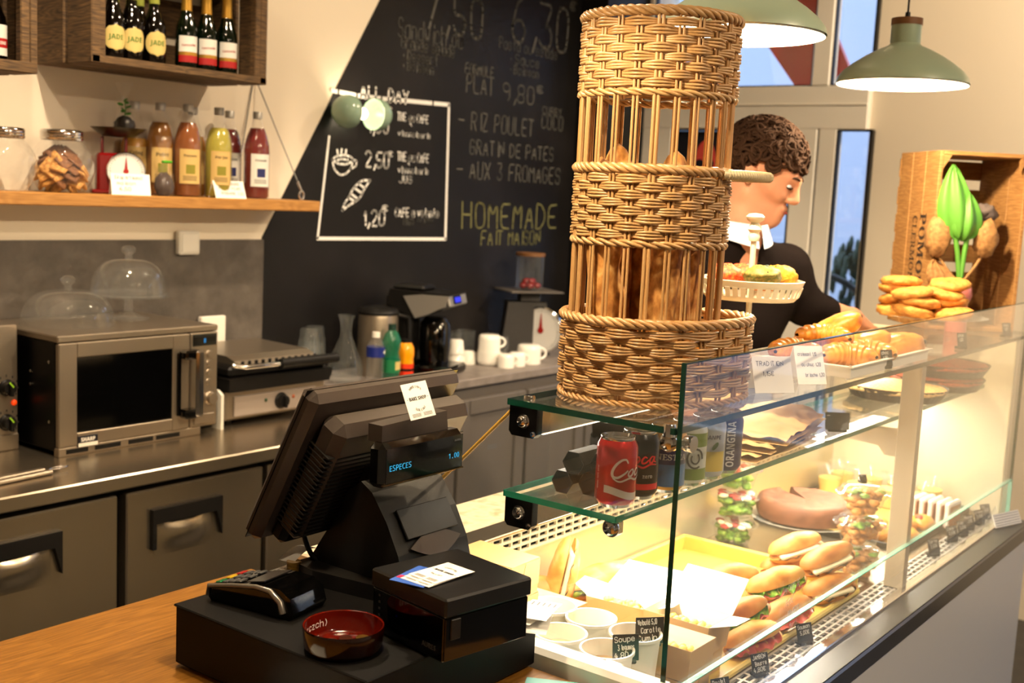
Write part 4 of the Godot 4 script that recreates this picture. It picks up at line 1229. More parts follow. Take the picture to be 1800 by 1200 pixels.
func build_appliances() -> void:
	# microwave
	var o := thing("microwave", "stainless commercial microwave oven with a black window and chrome handle", "microwave", Vector3(1.933, 0.90, -2.735))
	mat("brushed", Color(0.60, 0.555, 0.49), 0.34, 0.85)
	obj("casing", MB.new().span(Vector3(-0.257, 0.012, -0.40), Vector3(0.257, 0.306, -0.012), 0.004), M.black_metal, o)
	obj("top_cover", MB.new().span(Vector3(-0.259, 0.304, -0.402), Vector3(0.259, 0.322, 0.002), 0.003), M.brushed, o)
	var d := MB.new()   # door frame round its window
	d.span(Vector3(-0.257, 0.024, -0.012), Vector3(-0.202, 0.302, 0.004), 0.003); d.span(Vector3(0.098, 0.024, -0.012), Vector3(0.158, 0.302, 0.004), 0.003)
	d.span(Vector3(-0.204, 0.262, -0.012), Vector3(0.100, 0.302, 0.004), 0.003); d.span(Vector3(-0.204, 0.024, -0.012), Vector3(0.100, 0.060, 0.004), 0.003)
	var door := obj("door", d, M.brushed, o)
	obj("window", MB.new().span(Vector3(-0.203, 0.059, -0.008), Vector3(0.099, 0.263, 0.0015)), M.black_gloss, door)
	var lg := obj("badge", MB.new().span(Vector3(-0.202, 0.020, 0.0), Vector3(-0.142, 0.050, 0.0062), 0.001), mat("badge_navy", Color(0.04, 0.035, 0.08), 0.4), door)
	lettering("SHARP", 0.042, tf(Vector3(-0.172, 0.040, 0.0066)), M.paper, lg)
	obj("badge_plate", MB.new().span(Vector3(-0.201, 0.021, 0.004), Vector3(-0.143, 0.031, 0.0066)), M.white_plastic, lg)
	var hp := []
	for k in 9:
		hp.append(Vector3(0.122, 0.072 + 0.0235 * k, 0.0))
	obj("handle", MB.new().span(Vector3(0.150, 0.064, 0.036), Vector3(0.178, 0.258, 0.050), 0.006), M.chrome, door)
	obj("handle_mount", MB.new().span(Vector3(0.118, 0.232, 0.002), Vector3(0.172, 0.258, 0.042), 0.006), M.black_gloss, door)
	obj("handle_mount", MB.new().span(Vector3(0.118, 0.060, 0.002), Vector3(0.172, 0.086, 0.042), 0.006), M.black_gloss, door)
	obj("handle_plate", MB.new().span(Vector3(0.112, 0.066, 0.003), Vector3(0.124, 0.25, 0.012), 0.002), M.black_gloss, door)
	var cp := obj("control_panel", MB.new().span(Vector3(0.161, 0.024, -0.012), Vector3(0.257, 0.302, 0.004), 0.003), M.brushed, o)
	obj("display", MB.new().span(Vector3(0.167, 0.264, 0.003), Vector3(0.250, 0.298, 0.0055)), M.black_gloss, cp)
	glow("blue_digit", Color(0.05, 0.35, 0.6), 0.5)
	obj("digit", MB.new().span(Vector3(0.205, 0.272, 0.0055), Vector3(0.212, 0.285, 0.006)), M.blue_digit, cp)
	for k in 4:
		knob(cp, Vector3(0.226, 0.237 - k * 0.0275, 0.004), 0.0095, 0.006, M.brushed, "button")
	knob(cp, Vector3(0.230, 0.106, 0.004), 0.0165, 0.018, M.brushed)
	obj("open_button", MB.new().span(Vector3(0.172, 0.032, 0.003), Vector3(0.246, 0.062, 0.008), 0.002), M.brushed, cp)
	obj("base_strip", MB.new().span(Vector3(-0.257, 0.0, -0.02), Vector3(0.20, 0.024, 0.003), 0.002), M.brushed, o)
	for x in [-0.235, -0.150, -0.045, 0.045]:
		obj("vent", MB.new().span(Vector3(x, 0.006, 0.0), Vector3(x + (0.065 if x < -0.2 else 0.080), 0.018, 0.004)), M.black_plastic, o)
	for p in [Vector3(-0.258, 0.25, -0.04), Vector3(-0.258, 0.18, -0.13), Vector3(-0.258, 0.215, -0.13), Vector3(-0.258, 0.09, -0.04)]:
		obj("screw", screw(0.0035, 0.002, Transform3D(Basis(Vector3(0, 0, 1), Vector3(-1, 0, 0), Vector3(0, -1, 0)), p)), M.chrome, o)
	# glass domes
	var g := thing("glass_dome", "clear glass cake dome standing directly on the microwave, nearer the oven", "cake dome", Vector3(1.836, 1.2225, -2.945))
	dome(g, Vector3.ZERO, 0.126, 0.098)
	g = thing("cake_stand", "footed glass cake stand under a clear dome at the back of the microwave", "cake stand", Vector3(2.046, 1.2225, -2.965))
	obj("foot", MB.new().lathe([Vector2(0, 0), Vector2(0.058, 0), Vector2(0.060, 0.005), Vector2(0.030, 0.012), Vector2(0.014, 0.022), Vector2(0.012, 0.055), Vector2(0.024, 0.066), Vector2(0.0, 0.067)], 36), M.glass_ware, g)
	obj("plate", MB.new().lathe([Vector2(0, 0.066), Vector2(0.105, 0.068), Vector2(0.116, 0.070), Vector2(0.116, 0.078), Vector2(0.105, 0.073), Vector2(0, 0.072)], 48), M.glass_ware, g)
	dome(g, Vector3(0, 0.074, 0), 0.108, 0.105)
	# oven cut off by the frame
	o = thing("oven", "stainless oven with two black knobs and an orange lamp, cut off by the picture edge", "oven", Vector3(1.655, 0.90, -2.89))
	obj("casing", MB.new().span(Vector3(-0.52, 0.012, -0.24), Vector3(0, 0.338, 0.0), 0.004), M.brushed, o)
	obj("foot_strip", MB.new().span(Vector3(-0.52, 0.0, -0.24), Vector3(0, 0.045, 0.004), 0.003), M.brushed, o)
	var yg := mat("mark_lime", Color(0.50, 0.70, 0.10), 0.5)
	for y in [0.171, 0.077]:
		var k := knob(o, Vector3(-0.033, y, 0.0), 0.018, 0.022, M.black_plastic)
		obj("grip", MB.new().box(Vector3(-0.033, y, 0.026), Vector3(0.010, 0.040, 0.014), 0.002, Transform3D()), M.black_plastic, k)
		obj("pointer", MB.new().box(Vector3(0, 0, 0), Vector3(0.004, 0.018, 0.002), 0, tf(Vector3(-0.037, y + 0.012, 0.0335), Vector3(0, 0, 40))), yg, k)
		var tk := MB.new()
		for q in 9:
			var a := -2.2 + q * 0.55
			tk.box(Vector3(-0.033 + sin(a) * 0.032, y + cos(a) * 0.032, 0.0006), Vector3(0.003, 0.006, 0.0008))
		obj("scale_marks", tk, M.ink, o)
	glow("orange_lamp", Color(0.9, 0.25, 0.02), 0.6)
	obj("lamp", MB.new().lump(Vector3(-0.013, 0.129, 0.002), Vector3(0.008, 0.008, 0.005)), M.orange_lamp, o)
	# panini grill
	o = thing("panini_grill", "contact grill with a ribbed black and steel lid and one black dial, beside the microwave", "grill", Vector3(2.455, 0.90, -2.765))
	obj("base", MB.new().span(Vector3(-0.205, 0.018, -0.33), Vector3(0.205, 0.112, 0.0), 0.006), M.brushed, o)
	var fp := obj("control_plate", MB.new().span(Vector3(-0.175, 0.028, -0.002), Vector3(0.160, 0.092, 0.006), 0.002), mat("plate_grey", Color(0.62, 0.58, 0.55), 0.4, 0.3), o)
	knob(fp, Vector3(0.010, 0.060, 0.006), 0.021, 0.020, M.black_plastic, "dial")
	obj("dial_grip", MB.new().box(Vector3(0.010, 0.060, 0.030), Vector3(0.010, 0.040, 0.014), 0.003), M.black_plastic, fp)
	obj("green_light", MB.new().lump(Vector3(-0.052, 0.068, 0.006), Vector3(0.006, 0.006, 0.004)), mat("lamp_green", Color(0.02, 0.22, 0.07), 0.3), fp)
	obj("amber_light", MB.new().lump(Vector3(0.062, 0.068, 0.006), Vector3(0.006, 0.006, 0.004)), mat("lamp_amber", Color(0.60, 0.26, 0.03), 0.3), fp)
	for x in [-0.16, 0.16]:
		obj("foot", MB.new().lathe([Vector2(0, 0), Vector2(0.016, 0), Vector2(0.018, 0.02), Vector2(0, 0.02)], 16, tf(Vector3(x, 0, -0.05))), M.black_plastic, o)
	obj("lower_plate", MB.new().prism(PackedVector2Array([Vector2(-0.212, 0.110), Vector2(0.200, 0.110), Vector2(0.212, 0.135), Vector2(0.212, 0.150), Vector2(-0.212, 0.150)]), 0.36, tf(Vector3(0, 0, -0.335))), M.black_plastic, o)
	var lid := MB.new()
	lid.span(Vector3(-0.20, 0.150, -0.335), Vector3(0.20, 0.186, 0.010), 0.010)
	obj("upper_plate", lid, M.black_plastic, o)
	obj("lid", MB.new().prism(PackedVector2Array([Vector2(0.0, 0.186), Vector2(-0.30, 0.186), Vector2(-0.33, 0.200), Vector2(-0.30, 0.214), Vector2(-0.05, 0.209), Vector2(-0.015, 0.198)]), 0.33, Transform3D(Basis(Vector3(0, 0, 1), Vector3(0, 1, 0), Vector3(-1, 0, 0)), Vector3(0.165, 0, 0.0))), M.brushed, o)
	var rib := MB.new()
	for k in 12:
		rib.span(Vector3(-0.158 + k * 0.027, 0.187, 0.008), Vector3(-0.146 + k * 0.027, 0.200, 0.014), 0.002)
	obj("rib", rib, M.black_plastic, o)
	obj("handle", MB.new().tube([Vector3(-0.03, 0.186, 0.045), Vector3(0.21, 0.186, 0.045)], 0.016, 14), M.black_plastic, o)
	obj("handle_bar", MB.new().tube([Vector3(-0.19, 0.190, 0.010), Vector3(-0.165, 0.186, 0.042), Vector3(-0.03, 0.186, 0.045)], 0.008, 12), M.chrome, o)
	obj("hinge", MB.new().tube([Vector3(-0.17, 0.17, -0.34), Vector3(0.17, 0.17, -0.34)], 0.014, 12), M.brushed, o)
	o = thing("cutting_board", "curved white plastic sheet standing between the microwave and the grill", "board", Vector3(2.222, 0.90, -2.745))
	obj("sheet", MB.new().prism(PackedVector2Array([Vector2(0.0, 0.0), Vector2(0.0, 0.105), Vector2(-0.02, 0.118), Vector2(-0.10, 0.125), Vector2(-0.20, 0.125), Vector2(-0.20, 0.0)]), 0.010, Transform3D(Basis(Vector3(0, 0, 1), Vector3(0, 1, 0), Vector3(-1, 0, 0)), Vector3(0.005, 0, 0.0))), M.white_plastic, o)
	o = thing("tissue_box", "low cream box behind the microwave against the grey backsplash", "box", Vector3(2.475, 0.90, -3.12))
	obj("box", MB.new().span(Vector3(-0.05, 0.0, -0.01), Vector3(0.05, 0.292, 0.012), 0.003), M.white_plastic, o)
	o = thing("serving_tongs", "steel serving tongs with a wire loop lying on the steel counter", "tongs", Vector3(1.50, 0.90, -2.60), 0.10)
	for z in [-0.014, 0.014]:
		obj("arm", MB.new().span(Vector3(-0.28, 0.002, z - 0.010), Vector3(0.07, 0.012, z + 0.010), 0.003), M.brushed, o)
	var lp := []
	for k in 15:
		lp.append(Vector3(0.07 + 0.06 * k / 14.0, 0.009, 0.009 * sin(PI * k / 14.0)))
	for k in 15:
		lp.append(Vector3(0.13 - 0.06 * k / 14.0, 0.009, -0.009 * sin(PI * k / 14.0)))
	obj("wire_loop", MB.new().tube(lp, 0.0018, 6), M.chrome, o)

func mug_shape(o: Node3D, r: float, h: float, up: bool) -> void:
	var p := [Vector2(0, 0), Vector2(r * 0.80, 0), Vector2(r * 0.95, h * 0.08), Vector2(r, h * 0.3), Vector2(r, h), Vector2(r * 0.93, h), Vector2(r * 0.92, h * 0.2), Vector2(0, h * 0.1)]
	if not up:
		p = [Vector2(r * 0.93, 0.0), Vector2(r, 0.0), Vector2(r, h * 0.7), Vector2(r * 0.93, h * 0.93), Vector2(r * 0.78, h), Vector2(0, h)]
	obj("cup_body", MB.new().lathe(p, 32), M.white_gloss, o)
	var q := []
	for k in 11:
		var a := PI * k / 10.0
		q.append(Vector3(r * 0.94 + sin(a) * r * 0.62, h * (0.5 + 0.30 * cos(a)), 0))
	obj("handle", MB.new().tube(q, r * 0.11, 8), M.white_gloss, o)

func build_worktop_things() -> void:
	var y := 0.95
	var o := thing("carafe", "clear glass water carafe with a pinched neck, beside the grill", "carafe", Vector3(2.905, y, -2.92))
	obj("glass_body", MB.new().lathe([Vector2(0, 0), Vector2(0.052, 0), Vector2(0.060, 0.010), Vector2(0.064, 0.045), Vector2(0.056, 0.085), Vector2(0.036, 0.130), Vector2(0.022, 0.165), Vector2(0.0195, 0.190), Vector2(0.023, 0.220), Vector2(0.031, 0.243)], 40), M.glass_ware, o)
	obj("water", MB.new().lathe([Vector2(0, 0.004), Vector2(0.050, 0.004), Vector2(0.058, 0.012), Vector2(0.061, 0.028), Vector2(0, 0.028)], 40), M.clear_plastic, o)
	# stacked tumblers
	for k in 4:
		o = thing("tumbler", ["upside-down clear tumbler at the bottom of the stack behind the carafe", "upside-down clear tumbler on top of the stack behind the carafe", "clear tumbler in the second stack against the chalkboard wall, lower one", "clear tumbler in the second stack against the chalkboard wall, upper one"][k], "glass", Vector3(2.86 if k < 2 else 2.925, y + (0.0 if k % 2 == 0 else 0.062), -3.06 if k < 2 else -3.10), 0.0, "stacked tumblers")
		obj("glass_body", MB.new().lathe([Vector2(0.040, 0), Vector2(0.036, 0.08), Vector2(0.033, 0.118), Vector2(0.028, 0.122), Vector2(0, 0.122)], 28), M.glass_ware, o)
		var fl := MB.new()
		for q in 14:
			fl.tube([Vector3(cos(q * 0.4488) * 0.0405, 0.002, sin(q * 0.4488) * 0.0405), Vector3(cos(q * 0.4488) * 0.0365, 0.08, sin(q * 0.4488) * 0.0365)], 0.0016, 4)
		obj("flute", fl, M.glass_ware, o)
	# insulated jug
	o = thing("thermal_jug", "brushed steel jug with a black lid and handle, standing by the coffee machine", "jug", Vector3(3.13, y, -2.98))
	obj("jug_body", MB.new().lathe([Vector2(0, 0), Vector2(0.074, 0), Vector2(0.076, 0.01), Vector2(0.074, 0.215), Vector2(0.070, 0.232)], 44), M.brushed, o)
	obj("lid", MB.new().lathe([Vector2(0.073, 0.228), Vector2(0.078, 0.236), Vector2(0.070, 0.250), Vector2(0.03, 0.258), Vector2(0, 0.258)], 36), M.black_plastic, o)
	obj("handle", MB.new().tube([Vector3(0.06, 0.225, 0.03), Vector3(0.105, 0.215, 0.055), Vector3(0.112, 0.13, 0.06), Vector3(0.07, 0.06, 0.035)], 0.011, 10), M.black_plastic, o)
	# coffee machine
	o = thing("coffee_machine", "black coffee machine with a silver curved head and a small blue screen", "coffee machine", Vector3(3.335, y, -2.93), 0.35)
	var sil := mat("silver_plastic", Color(0.60, 0.59, 0.57), 0.28, 0.6)
	obj("base", MB.new().span(Vector3(-0.095, 0, -0.13), Vector3(0.105, 0.035, 0.14), 0.008), M.black_gloss, o)
	obj("column", MB.new().span(Vector3(-0.090, 0.03, -0.13), Vector3(0.095, 0.30, -0.02), 0.015), M.black_plastic, o)
	obj("head", MB.new().prism(PackedVector2Array([Vector2(0.13, 0.310), Vector2(-0.11, 0.318), Vector2(-0.12, 0.26), Vector2(-0.02, 0.215), Vector2(0.06, 0.235), Vector2(0.115, 0.265)]), 0.19, Transform3D(Basis(Vector3(0, 0, 1), Vector3(0, 1, 0), Vector3(-1, 0, 0)), Vector3(0.095, 0, 0.0))), M.black_plastic, o)
	obj("silver_cheek", MB.new().prism(PackedVector2Array([Vector2(0.132, 0.305), Vector2(0.02, 0.305), Vector2(-0.05, 0.295), Vector2(0.0, 0.215), Vector2(0.05, 0.232), Vector2(0.118, 0.266)]), 0.012, Transform3D(Basis(Vector3(0, 0, 1), Vector3(0, 1, 0), Vector3(-1, 0, 0)), Vector3(-0.093, 0, 0.0))), sil, o)
	var fc := obj("silver_face", MB.new().box(Vector3(0, 0, 0), Vector3(0.188, 0.046, 0.012), 0.004, tf(Vector3(0.0, 0.287, 0.126), Vector3(-14, 0, 0))), sil, o)
	glow("lcd_blue", Color(0.10, 0.14, 0.75), 0.9)
	obj("screen_frame", MB.new().box(Vector3(0, 0, 0), Vector3(0.080, 0.032, 0.004), 0.001, tf(Vector3(-0.015, 0.288, 0.133), Vector3(-14, 0, 0))), M.black_gloss, fc)
	obj("screen", MB.new().box(Vector3(0, 0, 0), Vector3(0.060, 0.020, 0.004), 0, tf(Vector3(-0.015, 0.288, 0.1345), Vector3(-14, 0, 0))), M.lcd_blue, fc)
	obj("hopper", MB.new().span(Vector3(-0.07, 0.312, -0.11), Vector3(0.06, 0.335, 0.02), 0.01), M.black_plastic, o)
	obj("pod_holder", MB.new().lathe([Vector2(0, 0.035), Vector2(0.055, 0.035), Vector2(0.062, 0.10), Vector2(0.058, 0.19), Vector2(0.04, 0.215), Vector2(0, 0.215)], 28, tf(Vector3(0.0, 0, 0.045))), M.black_gloss, o)
	var vs := MB.new()
	for k in 7:
		vs.box(Vector3(0.097, 0.13 + k * 0.017, -0.06), Vector3(0.006, 0.006, 0.07), 0.002)
	obj("side_slats", vs, sil, o)
	# small drinks in a row
	o = thing("water_bottle", "small clear water bottle with a blue label and white cap", "bottle", Vector3(2.985, y, -2.85))
	var wb := [Vector2(0, 0), Vector2(0.028, 0), Vector2(0.031, 0.006)]
	for k in 6:
		wb.append(Vector2(0.0325, 0.014 + k * 0.014)); wb.append(Vector2(0.0300, 0.021 + k * 0.014))
	wb.append_array([Vector2(0.0325, 0.098), Vector2(0.0325, 0.132), Vector2(0.026, 0.150), Vector2(0.013, 0.163), Vector2(0.013, 0.170)])
	obj("bottle_body", MB.new().lathe(wb, 32), M.clear_plastic, o)
	obj("cap", MB.new().lathe([Vector2(0.0145, 0.165), Vector2(0.0145, 0.184), Vector2(0, 0.185)], 22), M.white_plastic, o)
	var lb := obj("label", MB.new().lathe([Vector2(0.0332, 0.096), Vector2(0.0332, 0.132)], 32), mat("label_blue", Color(0.05, 0.12, 0.42), 0.4), o)
	obj("label_patch", MB.new().surf(12, 4, func(u, v): return Vector3(sin(u * 1.2 + 0.1) * 0.0336, 0.114 + (v - 0.5) * 0.017 * sin(u * PI), cos(u * 1.2 + 0.1) * 0.0336)), M.label_white, lb)
	o = thing("water_bottle", "small teal-green ribbed water bottle between the clear bottle and the orange juice", "bottle", Vector3(3.062, y, -2.845))
	var teal := glassy("teal_plastic", Color(0.02, 0.42, 0.30), 0.55, 0.08)
	teal.backlight_enabled = true; teal.backlight = Color(0.02, 0.4, 0.3)
	obj("bottle_body", MB.new().lathe([Vector2(0, 0), Vector2(0.028, 0), Vector2(0.032, 0.008), Vector2(0.033, 0.085), Vector2(0.027, 0.105), Vector2(0.033, 0.125), Vector2(0.0335, 0.150), Vector2(0.024, 0.175), Vector2(0.013, 0.186), Vector2(0.013, 0.192)], 32), M.teal_plastic, o)
	obj("cap", MB.new().lathe([Vector2(0.0145, 0.188), Vector2(0.0145, 0.208), Vector2(0, 0.209)], 22), mat("cap_teal", Color(0.01, 0.16, 0.12), 0.4), o)
	lb = obj("label", MB.new().lathe([Vector2(0.0337, 0.035), Vector2(0.0337, 0.082)], 32), mat("label_teal", Color(0.06, 0.42, 0.25), 0.4), o)
	obj("label_patch", MB.new().lathe([Vector2(0.0340, 0.045), Vector2(0.0340, 0.075)], 12, Transform3D(), 1, 1, 0.9, 1.9), M.label_cream, lb)
	o = thing("juice_bottle", "small orange juice bottle with a black cap beside the teal bottle", "bottle", Vector3(3.150, y, -2.855))
	var oj := mat("orange_juice", Color(0.95, 0.60, 0.05), 0.12)
	obj("bottle_body", MB.new().lathe([Vector2(0, 0), Vector2(0.027, 0), Vector2(0.030, 0.006), Vector2(0.030, 0.060), Vector2(0.0285, 0.072), Vector2(0.0315, 0.090), Vector2(0.0300, 0.115), Vector2(0.021, 0.132), Vector2(0.018, 0.136)], 32), oj, o)
	obj("cap", MB.new().lathe([Vector2(0.0195, 0.133), Vector2(0.0195, 0.147), Vector2(0, 0.148)], 22), M.black_plastic, o)
	lb = obj("label", MB.new().lathe([Vector2(0.0306, 0.006), Vector2(0.0306, 0.058)], 32), mat("label_orange", Color(0.85, 0.20, 0.03), 0.4), o)
	obj("label_band", MB.new().lathe([Vector2(0.0309, 0.030), Vector2(0.0309, 0.040)], 32), M.black_plastic, lb)
	# cups
	var cups := [["stacked paper cup beside the coffee machine", 3.585, -2.975, 0.0, 0.036, 0.06, 0], ["upper paper cup of the stack beside the coffee machine", 3.585, -2.975, 0.042, 0.034, 0.055, 0],
		["small white cup upside down in front of the glasses", 3.635, -2.95, 0.0, 0.030, 0.05, 0], ["white mug at the bottom of the tall pair", 3.685, -2.885, 0.0, 0.047, 0.058, 1], ["white mug turned upside down on the tall pair", 3.685, -2.885, 0.058, 0.045, 0.066, 2],
		["small white espresso cup lying in front of the mugs", 3.690, -2.800, 0.0, 0.034, 0.055, 2], ["small white espresso cup between the mugs and the squat mug", 3.765, -2.80, 0.0, 0.034, 0.055, 2], ["squat white mug turned upside down nearest the dial scale", 3.865, -2.815, 0.0, 0.050, 0.078, 2]]
	for c in cups:
		o = thing("cup", c[0], "cup", Vector3(c[1], y + c[3], c[2]), -0.5)
		if c[6] == 0:
			obj("cup_body", MB.new().lathe([Vector2(c[4], 0), Vector2(c[4] * 0.78, c[5]), Vector2(c[4] * 0.6, c[5] + 0.004), Vector2(0, c[5] + 0.004)], 28), M.white_gloss, o)
		else:
			mug_shape(o, c[4], c[5], c[6] == 1)
	for k in 3:
		o = thing("glass_cup", ["clear glass cup behind the stacked mugs", "dark glass beaker against the chalkboard wall", "second dark glass beaker beside it against the chalkboard wall"][k], "glass", [Vector3(3.80, y, -2.93), Vector3(3.68, y, -3.08), Vector3(3.77, y, -3.08)][k])
		obj("glass_body", MB.new().lathe([Vector2(0, 0), Vector2(0.035, 0), Vector2(0.040, 0.06), Vector2(0.042, 0.115 if k else 0.105)], 28), M.glass_ware, o)
		if k == 0:
			obj("handle", MB.new().tube([Vector3(0.038, 0.09, 0), Vector3(0.065, 0.085, 0), Vector3(0.07, 0.05, 0), Vector3(0.038, 0.03, 0)], 0.005, 8), M.glass_ware, o)
	# dial scale
	var s := thing("dial_scale", "grey kitchen scale with a big round white dial and red needle on the grey top", "scale", Vector3(4.10, y, -2.98), -0.75)
	mat("scale_grey", Color(0.17, 0.165, 0.16), 0.4)
	obj("body", MB.new().prism(PackedVector2Array([Vector2(-0.11, 0), Vector2(0.11, 0), Vector2(0.085, 0.23), Vector2(-0.085, 0.23)]), 0.10, tf(Vector3(-0.03, 0, -0.06))), M.scale_grey, s)
	dial(s, Vector3(0.03, 0.112, 0.062), 0.098, -38.0)
	obj("neck", MB.new().span(Vector3(-0.06, 0.23, -0.05), Vector3(0.03, 0.272, 0.03), 0.004), M.scale_grey, s)
	obj("platform", MB.new().box(Vector3(0, 0, 0), Vector3(0.245, 0.007, 0.215), 0.002, tf(Vector3(-0.02, 0.278, -0.005), Vector3(0, 12, 0))), M.cabinet_grey, s)
	o = thing("candy_jar", "glass jar with a wooden lid and red sweets on the scale platform", "jar", Vector3(4.075, y + 0.282, -2.985))
	obj("glass_body", MB.new().lathe([Vector2(0, 0), Vector2(0.058, 0), Vector2(0.061, 0.004), Vector2(0.061, 0.150)], 36), M.glass_ware, o)
	obj("lid", MB.new().lathe([Vector2(0, 0.148), Vector2(0.064, 0.148), Vector2(0.064, 0.162), Vector2(0, 0.163)], 36), M.lamp_wood, o)
	var red := mat("candy_red", Color(0.45, 0.02, 0.03), 0.15)
	for k in 9:
		var a := k * 2.4
		var r := 0.034 if k < 6 else 0.014
		tag(obj("sweet", MB.new().lump(Vector3.ZERO, Vector3(0.021, 0.014, 0.016), 0.1, 0.4, k, Transform3D(), 14, 8), red, null, Vector3(4.075 + cos(a) * r, y + 0.302 + (0.018 if k > 5 else 0.0), -2.985 + sin(a) * r)), "shiny red wrapped sweet in the wooden-lidded jar", "sweet", "red sweets in the jar")

func bend(b: MB, r: float, inward := false) -> MB:
	for i in b.v.size():
		var p := b.v[i]
		var a := p.x / r
		var rr := r - p.z if inward else r + p.z
		b.v[i] = Vector3(-sin(a) * rr, p.y, -cos(a) * rr) if false else (Vector3(sin(a) * rr, p.y, -cos(a) * rr) if inward else Vector3(sin(a) * rr, p.y, cos(a) * rr))
		b.n[i] = Vector3(-sin(a), 0, cos(a)) if inward else Vector3(sin(a), 0, cos(a))
	for k in range(0, b.ix.size(), 3):
		var g := (b.v[b.ix[k + 1]] - b.v[b.ix[k]]).cross(b.v[b.ix[k + 2]] - b.v[b.ix[k]])
		if g.dot(b.n[b.ix[k]]) > 0.0:
			var q := b.ix[k + 1]
			b.ix[k + 1] = b.ix[k + 2]
			b.ix[k + 2] = q
	return b

# card with the shop's print, lying in the xy plane of x, w wide
func shop_card(o: Node3D, w: float, h: float, x: Transform3D) -> void:
	var c := obj("card", MB.new().box(Vector3.ZERO, Vector3(w, h, 0.0005), 0, x), M.card_white, o)
	lettering("BAKE SHOP", w * 0.66, x * tf(Vector3(0, h * 0.06, 0.0006)), M.ink, c, "Droid Sans", true)
	lettering("-", w * 0.03, x * tf(Vector3(-w * 0.40, h * 0.06, 0.0006)), M.ink, c)
	lettering("-", w * 0.03, x * tf(Vector3(w * 0.40, h * 0.06, 0.0006)), M.ink, c)
	# curved lines of small capitals above and below the name
	mat("ink_grey", Color(0.30, 0.30, 0.31), 0.7)
	for s in [["THERESE & PEP'S", 1.0], ["SUCRE & SALE", -1.0]]:
		var b := MB.new()
		var t: String = s[0]
		for k in t.length():
			var f: float = (k - (t.length() - 1) * 0.5) / t.length()
			var a: float = f * 1.5
			scrawl(b, t[k], x * tf(Vector3(sin(a) * w * 0.30 - w * 0.018, h * 0.06 + s[1] * (cos(a) * w * 0.30 + w * 0.02) - w * 0.03, 0.0006), Vector3(0, 0, -rad_to_deg(a) * s[1])), w * 0.055, w * 0.009, 1.0, 0.0)
		obj("lettering", b, M.ink_grey, c)
	var ln := MB.new()
	for k in 3:
		for q in [-1.0, 1.0]:
			ln.box(Vector3(q * w * 0.22, -h * 0.39 - k * h * 0.035 + h * 0.03, 0.0006), Vector3(w * 0.34, h * 0.012, 0.0001), 0, x)
	obj("small_print", ln, M.ink_grey, c)

